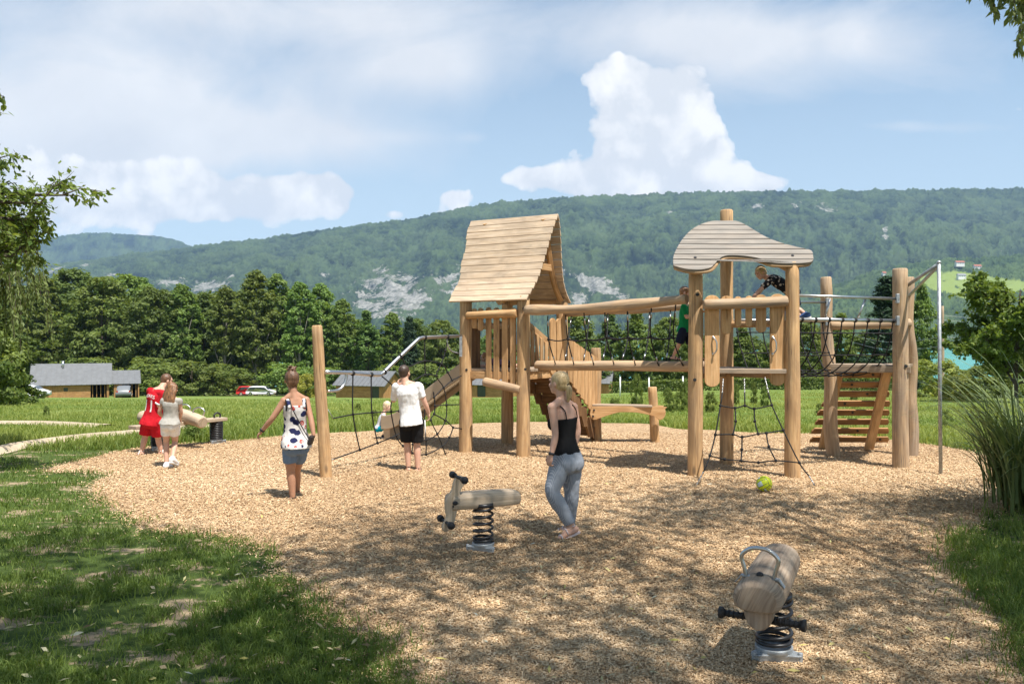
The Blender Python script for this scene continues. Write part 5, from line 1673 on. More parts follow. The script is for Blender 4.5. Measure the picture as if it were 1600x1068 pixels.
# weeping willow at the left edge
limbs = [(.5, (-9.8, 14.5, 5.0)), (.55, (-9.3, 14.0, 4.6)), (.5, (-9.25, 14.6, 4.2)), (.6, (-10.4, 13.6, 5.3)), (.45, (-9.9, 13.6, 4.4)), (.6, (-11.6, 13.2, 5.2)), (.6, (-11.8, 15.6, 5.2))]
rng = np.random.default_rng(8)
root = empty('willow_tree', (-11.0, 14.6, 0), 'weeping willow with pale hanging strands at the left edge', 'tree')
tr = MB(); nodes = []
path = [V3((-11.0 + .1 * math.sin(i), 14.6, i * .55 - .3)) for i in range(11)]
tr.tube(path, [.26 - i * .02 for i in range(11)], 10, rough=.2)
for s, e in limbs:
    q = path[int(s * 10)]; e = V3(e); pth = spline([q, q.lerp(e, .55) + V3((0, 0, .5)), e], 6)
    tr.tube(pth, [.07 - .004 * i for i in range(len(pth))], 6)
    for k in range(75):
        o = pth[rng.integers(len(pth) // 2, len(pth))] + V3(rng.normal(0, .16, 3))
        L = rng.uniform(1.0, 2.5); sw = V3((rng.normal(.10, .2), rng.normal(0, .2), 0))
        st_ = spline([o, o + sw + V3((0, 0, -.25 * L)), o + sw * 1.5 + V3((0, 0, -.62 * L)), o + sw * 1.7 + V3((0, 0, -L))], 3)
        tr.tube(st_, .004, 4, caps=False)
        nodes += list(zip(st_[:-1], st_[1:]))
V, T = sprays(nodes, rng, 9, .018, .105, .17, .9)
me = np_mesh('crown', V, np.arange(len(V)).reshape(-1, 4), attrs={'tone': T})
tr.build('trunk', M['bark'], root); link('crown', me, LEAF['willow'], root)


# the willows whose shade falls over the camera's side of the playground
def shade_tree(base, H, cx, cy, R, zlo, zhi, ncl, per, label, seed, extra=()):
    rng = np.random.default_rng(seed); base = V3(base)
    root = empty('willow_tree', base, label, 'tree')
    tr = MB()
    path = [base + V3(((cx - base.x) * .25 * (i / 10) ** 2, (cy - base.y) * .25 * (i / 10) ** 2, i / 10 * H * .7 - .3)) for i in range(11)]
    tr.tube(path, [.42 - .03 * i for i in range(11)], 12, rough=.15, seed=seed)
    C = []
    while len(C) < ncl:
        a = rng.uniform(0, 6.28); r = R * math.sqrt(rng.uniform(.0, 1))
        if mnoise.noise(V3(((cx + r * math.cos(a)) * 1.2, (cy + r * math.sin(a)) * 1.7, seed))) < rng.uniform(-.22, .10): continue
        C.append((cx + r * math.cos(a), cy + r * math.sin(a), zlo + (zhi - zlo) * rng.uniform(0, 1) * (1 - .5 * (r / R) ** 2)))
    C = np.array(C)
    for k in range(0, ncl, 4):
        c = V3(C[k]); q = path[rng.integers(6, 11)]
        tr.tube(spline([q, q.lerp(c, .5) + V3((0, 0, .5)), c], 4), [.08 - .008 * i for i in range(9)], 6)
    kk = rng.integers(0, ncl, ncl * per)
    d = rng.normal(0, 1, (len(kk), 3)) * np.array([.45, .45, .45])
    p = C[kk] + d
    V, T = leaf_cards(p, np.tile([0, 0, 1.0], (len(p), 1)) , .085 * rng.uniform(.7, 1.3, len(p)), .36, np.clip(rng.normal(.5, .2, len(p)), 0, 1), rng)
    nodes = []
    for (o, L, sw) in extra:
        o = V3(o); sw = V3(sw)
        st_ = spline([o, o + sw * .5 + V3((0, 0, -.3 * L)), o + sw + V3((0, 0, -L))], 5)
        tr.tube(st_, .005, 4, caps=False); nodes += list(zip(st_[:-1], st_[1:]))
    if extra:
        V2, T2 = sprays(nodes, rng, 5, .012, .10, .17, .6)
        V = np.concatenate([V, V2]); T = np.concatenate([T, T2])
        top = V3(extra[0][0]); tr.tube(spline([path[9], path[9].lerp(top, .5) + V3((0, 0, .9)), top], 5), [.07 - .005 * i for i in range(11)], 6)
    me = np_mesh('crown', V, np.arange(len(V)).reshape(-1, 4), attrs={'tone': T})
    tr.build('trunk', M['bark'], root); link('crown', me, LEAF['willow'], root)


ex = []
for k in range(26):
    o = P(rg.uniform(1535, 1640), rg.uniform(-70, -5), rg.uniform(7.2, 8.0))
    ex.append((o, rg.uniform(.10, .62) * (1 if k % 3 else .6), (rg.uniform(-.22, .12), rg.uniform(-.1, .1), 0)))
shade_tree((8.4, -4.6, 0), 17, 5.8, 1.4, 5.4, 10.6, 14.0, 150, 165, 'big willow leaning over the camera, its twigs hanging in at the top right corner', 51, ex)
shade_tree((-3.4, -5.6, 0), 16, -.6, -.5, 4.6, 10.4, 13.6, 95, 145, 'willow behind the camera shading the lawn at the lower left', 52)

shade_tree((13.4, 3.6, 0), 16, 12.4, 4.4, 4.1, 10.4, 14.0, 95, 155, 'willow standing outside the right edge, shading the right of the playground', 53)

# tree at the right, between the meadow and the lake
limbs = []
bx = (1592 - 800) / F * 36; by = 36.0; bz = terr(bx, by)
for k in range(36):
    a = rg.uniform(0, 6.28); t = rg.uniform(.2, 1); rr = 2.9 * math.sqrt(max(.05, 1 - abs(t - .38) ** 1.3 * 1.5))
    limbs.append((min(.95, t * .75 + .05), (bx + rr * math.cos(a), by + rr * math.sin(a), bz + .8 + t * 4.9)))
near_tree('maple_tree', (bx, by, bz), 5.4, limbs, 'leafy maple in front of the turquoise lake at the right edge', 'fresh', 61, 20, .72, 10, .18, .45, .35, r=.10)

# tall ornamental grass at the right edge
rng = np.random.default_rng(14)
root = empty('ornamental_grass', (6.0, 9.2, 0), 'tall clump of arching ornamental grass at the right edge', 'grass clump')
VS = []; QS = []; TS = []; nv = 0
stm = MB()
for k in range(720):
    a = rng.uniform(0, 6.28); rr = .62 * math.sqrt(rng.uniform(0, 1))
    o = np.array([6.35 + rr * math.cos(a) * 1.15, 9.35 + rr * math.sin(a), 0])
    L = rng.uniform(.9, 2.4); out = np.array([math.cos(a) + rng.normal(0, .5), math.sin(a) + rng.normal(0, .5), 0]); out /= np.linalg.norm(out)
    reach = rng.uniform(.3, 1.35) * L * .62; start = rng.uniform(0, .5) * L
    ts = np.linspace(0, 1, 9)
    z = start * .6 + (L - start * .6) * (1.25 * ts - .55 * ts ** 2.6 * rng.uniform(.5, 1.5))
    pts_ = o[None] + out[None] * (reach * ts ** 1.8)[:, None]; pts_[:, 2] = np.clip(z, .02, None) * .92
    sd = np.array([-out[1], out[0], 0]); wd = rng.uniform(.010, .016) * (1 - ts ** 2.2) + .001
    VS.append(np.stack([pts_ - sd * wd[:, None], pts_ + sd * wd[:, None]], 1).reshape(-1, 3))
    for i in range(8): QS.append([nv + 2 * i, nv + 2 * i + 1, nv + 2 * i + 3, nv + 2 * i + 2])
    TS.append(np.full(18, np.clip(rng.normal(.45, .22), 0, 1))); nv += 18
me = np_mesh('leaves', np.concatenate(VS), np.array(QS), attrs={'tone': np.concatenate(TS)})
link('leaves', me, LEAF['reed'], root)
for k in range(60):
    a = rng.uniform(0, 6.28); rr = .5 * math.sqrt(rng.uniform(0, 1)); b_ = V3((6.35 + rr * math.cos(a), 9.35 + rr * math.sin(a), 0))
    stm.tube([b_, b_ + V3((math.cos(a) * .1, math.sin(a) * .1, .7)), b_ + V3((math.cos(a) * .25, math.sin(a) * .25, 1.35))], [.009, .008, .004], 5)
M['stem'] = mat_plain('grass_stem', (.10, .14, .045), .6, 0, .2, 10)
stm.build('stems', M['stem'], root)

# ================================================================== chalets, cars, posts in the distance
M['cladding'] = mat_wood('chalet_cladding', (.33, .17, .065, 1), (.45, .25, .10, 1), (.52, .31, .135, 1), knots=False, gs=.25)
M['metalroof'] = mat_plain('grey_metal_roof', (.135, .14, .145), .65, .0, .12, 2)
M['bayshade'] = mat_plain('painted_bay_shade', (.02, .018, .016), .9)  # near-black colour painted in for the shade inside open bays
M['glass'] = mat_plain('window_glass', (.03, .04, .05), .08, 0, .1, 3, 0, .6)
M['whitewall'] = mat_plain('white_render', (.70, .68, .62), .8, 0, .06, .3)
M['redroof'] = mat_plain('red_tile_roof', (.30, .10, .06), .8, 0, .2, .5)
M['slate'] = mat_plain('slate_roof', (.20, .20, .21), .7, 0, .2, .5)
M['concrete'] = mat_plain('concrete', (.42, .40, .37), .9, 0, .15, 2)


def chalet(name, c, yaw, L, Wd, hw, hr, label, openings=(), gable_wall='cladding', seams=True, over=.35, chimney=False, group=None, cat='chalet', deck=0.0):
    """gabled hut; local x along the ridge, local y across, front = -y"""
    c = V3(c); root = empty(name, c, label, cat, group, yaw)
    R = Matrix.Rotation(yaw, 3, 'Z'); T = lambda p: c + R @ V3(p)
    walls = MB()
    th = .12
    # front and back walls leave the openings free
    segs = []; x = -L / 2
    for (a, b, z0, z1, kind) in sorted(openings):
        segs.append((x, a, 0, hw)); 
        if z1 < hw: segs.append((a, b, z1, hw))
        if z0 > 0: segs.append((a, b, 0, z0))
        x = b
    segs.append((x, L / 2, 0, hw))
    for (a, b, z0, z1) in segs:
        if b - a > .01: walls.box(T(((a + b) / 2, -Wd / 2 + th / 2, (z0 + z1) / 2 - (.2 if z0 == 0 else 0))), (b - a, th, z1 - z0 + (.4 if z0 == 0 else 0)), R)
    walls.box(T((0, Wd / 2 - th / 2, hw / 2 - .2)), (L, th, hw + .4), R)
    for s in (-1, 1):
        o = [(-Wd / 2 + th, -.4), (Wd / 2 - th, -.4), (Wd / 2 - th, hw - .03), (0, hr - .10), (-Wd / 2 + th, hw - .03)]
        walls.prism(o, th, T((s * (L / 2 - th / 2), 0, 0)), R @ V3((0, 1, 0)), (0, 0, 1))
    walls.build('wall', M['cladding'], root)
    for s in (-1, 1):
        rf = MB()
        e = V3((0, s * (Wd / 2 + over), hw - over * (hr - hw) / (Wd / 2) + .04)); rdg = V3((0, 0, hr + .04))
        sl = (rdg - e); nrm = V3((0, s * sl.z, abs(sl.y))).normalized()
        M3 = Matrix((V3((1, 0, 0)), sl.normalized(), V3((1, 0, 0)).cross(sl.normalized()))).transposed()
        rf.box(T((e + rdg) / 2), (L + 2 * over, sl.length, .07), R @ M3)
        if seams:
            k = int(L / .5)
            for i in range(k + 1):
                x = -L / 2 - over + .04 + (L + 2 * over - .08) * i / k
                rf.box(T((e + rdg) / 2 + V3((x, 0, 0)) + nrm * .055), (.05, sl.length - .02, .045), R @ M3)
        rf.build('roof', M[seams if isinstance(seams, str) else 'metalroof'], root)
    for (a, b, z0, z1, kind) in openings:
        if kind == 'gap':
            g_ = MB(); g_.box(T(((a + b) / 2, .3, (z0 + z1) / 2)), (b - a, .1, z1 - z0), R); g_.build('bay_shade_sheet', M['bayshade'], root)  # black sheet added where the bay is only in shade
            p_ = MB()
            for i in range(4): p_.box(T((a + (b - a) * (i + .5) / 4, -Wd / 2 + .2, hw / 2)), (.07, .07, hw), R)
            p_.build('batten', M['cladding'], root)
        else:
            fr = MB()
            for (xx, zz, sx, sz) in (((a + b) / 2, z0 + .03, b - a, .06), ((a + b) / 2, z1 - .03, b - a, .06), (a + .03, (z0 + z1) / 2, .06, z1 - z0 - .12), (b - .03, (z0 + z1) / 2, .06, z1 - z0 - .12)):
                fr.box(T((xx, -Wd / 2 + .02, zz)), (sx, .1, sz), R)
            f_ = fr.build('window' if kind == 'window' else 'door', M['cladding'], root)
            g_ = MB(); g_.box(T(((a + b) / 2, -Wd / 2 + .07, (z0 + z1) / 2)), (b - a - .1, .02, z1 - z0 - .1), R)
            pn = link('pane' if kind == 'window' else 'door_leaf', g_.mesh('pane'), M['glass'] if kind == 'window' else M['cladding'])
            pn.parent = f_; pn.data.transform(root.matrix_basis.inverted())
    if chimney:
        ch = MB(); ch.tube([T((-L * .12, -Wd * .12, hr - .5)), T((-L * .12, -Wd * .12, hr + .35))], .14, 10); ch.ball(T((-L * .12, -Wd * .12, hr + .38)), (.2, .2, .07), 10, 6)
        ch.build('flue', M['steel'], root)
    return root


Z = lambda px, Y: V3(((px - 800) / F * Y, Y, terr((px - 800) / F * Y, Y)))
YW = .47; cc = Z(113, 101); ud = V3((math.cos(YW), math.sin(YW), 0))
chalet('chalet', cc, YW, 8.3, 6.5, 1.95, 4.25, 'long timber chalet with a grey seamed metal roof and a flue', [(-2.9, -2.0, .2, 1.85, 'door'), (-.9, -.3, .9, 1.5, 'window'), (2.1, 3.9, 0, 1.9, 'gap')], chimney=True)
cp = cc + ud * 6.15
chalet('carport', cp, YW, 2.9, 5.6, 1.8, 3.30, 'small timber carport with a grey roof joined to the right of the long chalet', [(-.5, 1.3, 0, 1.75, 'gap')], cat='carport', over=.2)
chalet('chalet', Z(578, 98), -.32, 6.4, 5.2, 1.75, 3.25, 'small timber chalet with a plain grey roof behind the climbing net', [(1.6, 2.7, .1, 1.6, 'window')], seams='metalroof')
chalet('chalet', Z(772, 99), -.28, 6.0, 5.2, 1.75, 3.2, 'timber chalet with a grey roof seen between the tower posts', [(-1.4, -.2, .1, 1.6, 'window')])
chalet('chalet', Z(826, 103), -.25, 6.0, 5.2, 1.75, 3.2, 'grey roofed chalet seen under the wooden stairs', [(-.5, .6, .1, 1.6, 'window')])
chalet('chalet', Z(916, 100), -.2, 6.2, 5.6, 1.6, 3.1, 'grey roofed chalet peeking out right of the stair railing', [(.5, 1.5, .1, 1.5, 'window')])
# hamlet on the far hillside
for (px, py, L, mt, lab) in [(1497, 416, 26, 'redroof', 'upper left white house with a red roof on the far hillside'), (1523, 416, 22, 'redroof', 'upper right house with a red roof on the far hillside'),
                             (1499, 432, 23, 'slate', 'largest white house above the pale meadow on the far hillside'), (1518, 433, 20, 'slate', 'smaller white house above the pale meadow on the far hillside'),
                             (1511, 458, 19, 'slate', 'lone white house below the pale meadow on the far hillside'), (1378, 430, 10, 'redroof', 'small distant house half hidden in trees left of the spruce top')]:
    c = hill_at(px, py + 3); root = empty('hillside_house', c, lab, 'house', 'houses on the far hillside', .1)
    R = Matrix.Rotation(.1, 3, 'Z'); T = lambda p: c + R @ V3(p)
    wl = MB(); wl.box(T((0, -9, 2)), (L, 9, 13), R)
    for s in (-1, 1): wl.prism([(-4.5, 8.5), (4.5, 8.5), (0, 12.4)], .4, T((s * (L / 2 - .2), -9, 0)), R @ V3((0, 1, 0)), (0, 0, 1))
    w_ = wl.build('wall', M['whitewall'], root)
    for s in (-1, 1):
        rf = MB(); e = V3((0, -9 + s * 5.6, 7.9)); r_ = V3((0, -9, 12.9)); sl = r_ - e
        M3 = Matrix((V3((1, 0, 0)), sl.normalized(), V3((1, 0, 0)).cross(sl.normalized()))).transposed()
        rf.box(T((e + r_) / 2), (L + 1.6, sl.length, .35), R @ M3); rf.build('roof', M[mt], root)
    for i in range(3):
        wn = MB(); wn.box(T(((i - 1) * L * .3, -13.56, 5.6)), (1.5, .12, 2.0), R); wn.build('window', M['glass'], root)


def car(name, c, yaw, col, label, H=1.5, L=4.4, wagon=True):
    c = V3(c); root = empty(name, c, label, 'car', None, yaw)
    R = Matrix.Rotation(yaw, 3, 'Z'); T = lambda p: c + R @ V3(p)
    paint = mat_plain(name + '_paint', col, .3, 0, .03, 3, 0, .5)
    hl = L / 2; W2 = .86
    if wagon: prof = [(-hl, .32), (-hl + .02, .78), (-hl + .18, .95), (-hl + .55, H - .06), (-hl + 1.0, H), (.35, H), (.9, H - .12), (1.35, 1.0), (hl - .25, .82), (hl, .6), (hl, .3)]
    else: prof = [(-hl, .32), (-hl, 1.0), (-hl + .08, H - .08), (-hl + .3, H), (.7, H), (1.0, H - .12), (1.45, 1.05), (hl - .15, .9), (hl, .6), (hl, .3)]
    body = MB(); rings = []
    for (yy, sc_) in ((-W2, .9), (-W2 * .97, .96), (-W2 * .72, 1.0), (0, 1.02), (W2 * .72, 1.0), (W2 * .97, .96), (W2, .9)):
        rings.append([T((x, yy * (1 if z < .95 else .86), .3 + (z - .3) * sc_)) for x, z in prof])
    n = len(prof); vs = [p for r in rings for p in r]; fs = []
    for i in range(6):
        for k in range(n): fs.append([i * n + k, i * n + (k + 1) % n, (i + 1) * n + (k + 1) % n, (i + 1) * n + k])
    fs += [list(range(n)), list(reversed(range(6 * n, 7 * n)))]
    body.add(vs, fs, None, True); body.build('body', paint, root)
    for s in (-1, 1):
        g_ = MB(); y = s * (W2 * .86 + .012)
        g_.prism([(-hl + .62, .98), (1.15, .98), (.78, H - .16), (-hl + .85, H - .14)], .02, T((0, y, 0)), R @ V3((1, 0, 0)), (0, 0, 1)); g_.build('side_window', M['glass'], root)
    g_ = MB(); g_.plank(T((.93, 0, H - .10)), T((1.36, 0, 1.04)), 1.25, .03, R @ V3((0, 1, 0))); g_.build('windscreen', M['glass'], root)
    for x in (-hl + .8, hl - .85):
        for s in (-1, 1):
            wh = MB(); wh.tube([T((x, s * .70, .31)), T((x, s * .90, .31))], .31, 16); q = wh.build('wheel', M['rubber'], root)
            rm = MB(); rm.tube([T((x, s * .90, .31)), T((x, s * .915, .31))], .19, 12); rr = link('rim', rm.mesh('rim'), M['steel']); rr.parent = q; rr.data.transform(root.matrix_basis.inverted())
    M.setdefault('lamp', mat_plain('lamp_glass', (.75, .72, .65), .15)); M.setdefault('redlamp', mat_plain('tail_lamp', (.35, .02, .015), .2))
    for s in (-1, 1):
        h_ = MB(); h_.box(T((hl - .02, s * .6, .68)), (.1, .32, .14), R); h_.build('headlight', M['lamp'], root)
        h_ = MB(); h_.box(T((-hl + .06, s * .68, .86)), (.1, .16, .2), R); h_.build('tail_light', M['redlamp'], root)


zz = lambda px, Y: Z(px, Y) + V3((0, 0, .16))
car('parked_car', zz(408, 136), 0.0, (.68, .69, .70), 'white estate car parked on the lane in front of the wood', 1.55, 4.7)
car('parked_car', zz(387, 140), .35, (.45, .03, .03), 'red car parked half behind the white estate car', 1.6, 3.9, True)
car('parked_car', cp + V3((1.3, -3.2, .05)), YW + 1.5, (.16, .17, .18), 'dark car standing under the carport of the long chalet', 1.5, 4.2)
car('parked_car', Z(42, 84) + V3((0, 0, .03)), .2, (.60, .62, .60), 'pale car almost hidden behind the dark bush at the left', 1.4, 4.2)
M['whitemetal'] = mat_plain('white_painted_metal', (.72, .72, .70), .5)
for px, top, lab in ((969, 589, 'leftmost of the three thin white posts in front of the hedge'), (1014, 590, 'middle of the three thin white posts in front of the hedge'), (1067, 588, 'rightmost of the three thin white posts, beside the thick tower post')):
    b_ = Z(px, 62); h = CAMH - (top - 534) / F * 62 - b_.z
    mb = MB(); mb.tube([b_ + V3((0, 0, -.2)), b_ + V3((0, 0, h))], .055, 10); mb.ball(b_ + V3((0, 0, h)), (.07, .07, .04), 10, 6)
    tag(mb.build('white_post', M['whitemetal']), lab, 'post', 'white posts by the hedge')
b_ = Z(1472, 52); h = CAMH + 56 / F * 52 - b_.z
root = empty('utility_pole', b_, 'slim wooden utility pole with wires behind the fire pole', 'utility pole')
mb = MB(); mb.log(b_ + V3((0, 0, -.3)), b_ + V3((0, 0, h)), .16, .11, 3); mb.build('pole', M['deckwood'], root)
mb = MB()
for dz in (.6, .9, 2.0, 2.6):
    for e in (P(1330, 505, 70), P(1800, 505, 60)):
        a = b_ + V3((0, 0, h - dz)); e = V3((e.x, e.y, a.z + .3))
        mb.tube([a.lerp(e, i / 10) + V3((0, 0, -.5 * math.sin(math.pi * i / 10))) for i in range(11)], .012, 5)
mb.build('wire', M['galv'], root)
# ================================================================== play equipment
UP = V3((0, 0, 1))


def rope(mb, pts, r=.010, n=6):
    mb.tube([V3(p) for p in pts], r, n)


def post(name, base, top, r0, r1, seed, parent, mat='post', holes=()):
    mb = MB(); b = V3(base); t = V3(top)
    mb.log(b + V3((0, 0, -.25)), t, r0, r1, seed, n=18)
    o = mb.build(name, M[mat], parent)
    return o


def bolt(parent, c, d, r=.022):
    mb = MB(); c = V3(c); d = V3(d).normalized()
    mb.tube([c - d * .02, c + d * .008], r, 10); mb.build('bolt', M['rubber'], parent)


def rounded(w, z0, z1, top=True, bot=True, n=7):
    """plank outline with rounded ends, width w, centred on x = 0"""
    r = w / 2; o = []
    if bot: o += [(-r * math.cos(a), z0 + r * .8 - r * .8 * math.sin(a)) for a in [math.pi * i / (2 * n) for i in range(0, 2 * n + 1)]]
    else: o += [(-r, z0), (r, z0)]
    if top: o += [(r * math.cos(a), z1 - r * .8 + r * .8 * math.sin(a)) for a in [math.pi * i / (2 * n) for i in range(0, 2 * n + 1)]]
    else: o += [(r, z1), (-r, z1)]
    return o


# ---------------------------------------------------------------- tower with the tall gabled roof
A = V3((-.84, 14.46, 0)); B = V3((.20, 13.90, 0)); C_ = V3((.95, 15.09, 0)); D = V3((-.09, 15.65, 0))
E = (B - A).normalized(); N = (C_ - B).normalized()
TW = empty('play_tower', (A + B + C_ + D) / 4, 'wooden play tower with a tall gabled board roof, stairs and slide', 'play tower')
for (p, z, r, sd) in ((A, 2.78, .115, 1), (B, 2.80, .12, 2), (C_, 2.84, .12, 3), (D, 2.80, .115, 4)):
    post('post', p, p + UP * z, r * 1.06, r * .92, sd, TW)
bolt(TW, B + V3((.0, -.115, 2.58)), (0, -1, 0)); bolt(TW, B + V3((.03, -.115, 1.53)), (0, -1, 0)); bolt(TW, A + V3((.02, -.115, 1.5)), (0, -1, 0))
# deck
dk = MB(); W_ = (B - A).length; Dp = (C_ - B).length
for i in range(9):
    s = (i + .5) / 9
    p = A + N * (Dp * s)
    dk.plank(p + UP * 1.50 - E * .05, p + E * (W_ + .05) + UP * 1.50, Dp / 9 - .008, .045, N, i)
dk.build('deck', M['deckwood'], TW, .004)
dj = MB()
for p, q in ((A, B), (B, C_), (C_, D), (D, A)):
    dj.plank(p + UP * 1.405, q + UP * 1.405, .13, .05, UP, 3)
for i in range(3):
    p = A.lerp(B, (i + .5) / 3); dj.plank(p + UP * 1.41, p + N * Dp + UP * 1.41, .12, .05, UP, 5 + i)
dj.build('deck_frame', M['plank'], TW, .004)


def rail_row(p, q, specs, out, ztop, name='railing_plank', mat='plank', thick=.035):
    """upright planks between p and q; specs = (s, width, z0, z1, round_top, round_bottom)"""
    d = (q - p)
    for i, (s, wd, z0, z1, rt, rb) in enumerate(specs):
        mb = MB(); mb.prism(rounded(wd, z0, z1, rt, rb), thick, p + d * s + out, d, UP, seed=i + ztop * 3)
        mb.build(name, M[mat], TW if p is not None else None, .004)


fo = -N * .06
mb = MB(); mb.log(A + E * .09 + fo * 1.6 + UP * 2.475, B - E * .07 + fo * 1.6 + UP * 2.50, .07, .078, 11); mb.build('top_rail', M['plank'], TW)
rail_row(A, B, [(.17, .10, 2.24, 2.60, True, True), (.28, .10, 2.20, 2.61, True, True), (.42, .105, 1.20, 2.62, True, True), (.555, .11, 1.17, 2.61, True, True), (.70, .11, 1.17, 2.66, True, True), (.84, .105, 1.17, 2.60, True, True)], fo * .4, 0)
# the same on the two far sides, with the slide's gap
rail_row(A, D, [(.16, .13, 1.50, 2.42, True, False), (.27, .13, 1.50, 2.42, True, False), (.78, .13, 1.50, 2.42, True, False), (.90, .13, 1.50, 2.42, True, False)], V3((0, 0, 0)), 1, mat='darkwood')  # darker wood puts the shade on these rear planks into their colour
mb = MB(); mb.log(A + N * .1 + UP * 2.3 + E * .05, D - N * .1 + UP * 2.3 + E * .05, .06, .06, 12); mb.build('top_rail', M['log'], TW)
rail_row(B, C_, [(.70, .20, 1.40, 2.44, True, True), (.87, .20, 1.40, 2.44, True, True)], E * .03, 2)
mb = MB(); mb.log(B - E * .02 + fo * 1.9 + V3((.02, 0, 1.17)), B - E * .72 - N * .12 + UP * 1.30, .072, .078, 13); mb.build('step_log', M['log'], TW)
# roof: concave board slopes
RID = .70


def roof_profile(side):
    """offset across (from AB line, along N) and height, ridge to eave"""
    if side < 0: k = [(.70, 4.30), (.60, 4.12), (.49, 3.86), (.36, 3.50), (.20, 3.14), (.02, 2.90), (-.15, 2.72)]
    else: k = [(.70, 4.30), (.80, 4.10), (.88, 3.86), (.97, 3.52), (1.11, 3.14), (1.30, 2.90), (1.52, 2.74)]
    return [(p.x, p.z) for p in spline([(a, 0, b) for a, b in k], 4)]


for side in (-1, 1):
    pr = roof_profile(side); L = [0]
    for i in range(1, len(pr)): L.append(L[-1] + math.hypot(pr[i][0] - pr[i - 1][0], pr[i][1] - pr[i - 1][1]))
    tot = L[-1]; nb = 13
    at = lambda s: (float(np.interp(s, L, [q[0] for q in pr])), float(np.interp(s, L, [q[1] for q in pr])))
    sl = MB()
    for i in range(nb):
        a, za = at(tot * i / nb); b, zb = at(tot * (i + 1) / nb - .009)
        s = (i + .5) / nb
        ol = .36 - .10 * s + .02 * math.sin(i * 1.3); orr = .30 - .17 * s
        mid = A + N * ((a + b) / 2) + UP * ((za + zb) / 2)
        wv = N * (b - a) + UP * (zb - za)
        sl.plank(mid - E * ol, mid + E * (W_ + orr), wv.length, .028, wv, i)
    sl.build('roof_slope', M['roofwood'], TW, .004)
    rf = MB()
    for o in (-.02, W_ + .02):
        path = []
        for i in range(15):
            a, z = at(tot * (.02 + .93 * i / 14)); a2, z2 = at(min(tot, tot * (.02 + .93 * i / 14) + .02))
            t = (N * (a2 - a) + UP * (z2 - z)).normalized(); nn = t.cross(E)
            if nn.z > 0: nn = -nn
            path.append(A + N * a + UP * z + nn * .085 + E * o)
        rf.tube(path, .062, 4, ab=(1, .55), side=E, smooth=False)
    rf.build('rafter', M['plank'], TW, .006)
for o in (-.02, W_ + .02):
    cb_ = MB(); p = A + E * o
    cb_.plank(p + N * .42 + UP * 3.36, p + N * .99 + UP * 3.36, .12, .06, UP, 4)
    cb_.build('collar_beam', M['plank'], TW, .006)
rp = MB(); rp.log(A + N * .70 + UP * 4.12 - E * .2, A + N * .70 + UP * 4.12 + E * (W_ + .15), .05, .05, 9); rp.build('ridge_beam', M['plank'], TW)
for s_ in (.02, Dp - .02):
    rp = MB(); rp.log(A + N * s_ + UP * 2.76 + E * .05, A + N * s_ + UP * 2.76 + E * (W_ - .05), .045, .045, 15); rp.build('eaves_beam', M['plank'], TW)
# stairs on the far side, going down along N
SP = V3((1.70, 16.15, 0)); run = (SP - C_).length
SD = (SP - C_).normalized(); DS = C_.lerp(D, .60); D2 = DS + SD * run
post('post', SP, SP + UP * 1.88, .115, .105, 21, TW); post('post', D2, D2 + UP * 1.75, .075, .07, 22, TW)
nst = 6
for sidep in (C_ + E * .02, DS - E * .02):
    sg = MB(); o = []
    for i in range(nst):
        x0, x1 = run * i / nst, run * (i + 1) / nst; z = 1.46 - (1.46 - .12) * i / nst - .06
        o += [(x0, z), (x1, z)]
    o += [(run, .10)]
    low = []
    for i in range(nst + 1):
        x = run * (nst - i) / nst; z = 1.46 - 1.34 * (nst - i) / nst - .24
        low += [(x, max(.02, z)), (max(0, x - run / nst * .5), max(.02, z))]
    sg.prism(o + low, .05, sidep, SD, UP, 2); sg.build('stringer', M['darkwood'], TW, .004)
tr_ = MB()
for i in range(nst):
    z = 1.46 - 1.34 * i / nst - .03; x = run * (i + .5) / nst
    tr_.plank(DS + SD * x + UP * z + E * .02, C_ + SD * x + UP * z - E * .02, run / nst + .03, .045, SD, i)
    tr_.plank(DS + SD * (x - run / nst * .5) + UP * (z - .11) + E * .03, C_ + SD * (x - run / nst * .5) + UP * (z - .11) - E * .03, .17, .03, UP, i)
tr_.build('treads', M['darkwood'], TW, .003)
post('support_post', C_ + SD * (run - .25) - E * .35, C_ + SD * (run - .25) - E * .35 + UP * .45, .06, .06, 23, TW)
for i in range(9):
    s = (i + .6) / 9 * run - .02
    z1 = 2.12 - .47 * s / run; z0 = 1.38 - 1.00 * s / run
    mb = MB(); wd = run / 9 - .012
    mb.prism([(-wd / 2, z0 + .03), (wd / 2, z0 - .03), (wd / 2, z1 - .03), (-wd / 2, z1 + .03)], .035, C_ + SD * s + E * .06, SD, UP, i); mb.build('railing_plank', M['plank'], TW, .004)
mb = MB(); mb.plank(DS + UP * 2.33 - E * .02, D2 + UP * 1.72 - E * .02, .13, .05, UP, 8); mb.build('handrail', M['plank'], TW, .005)
for i in range(8):
    s = (i + .6) / 8 * run
    mb = MB(); mb.plank(DS + SD * s + UP * (1.38 - .95 * s / run) + E * .02, DS + SD * s + UP * (2.27 - .6 * s / run) + E * .02, .11, .03, SD, i); mb.build('railing_plank', M['plank'], TW, .004)
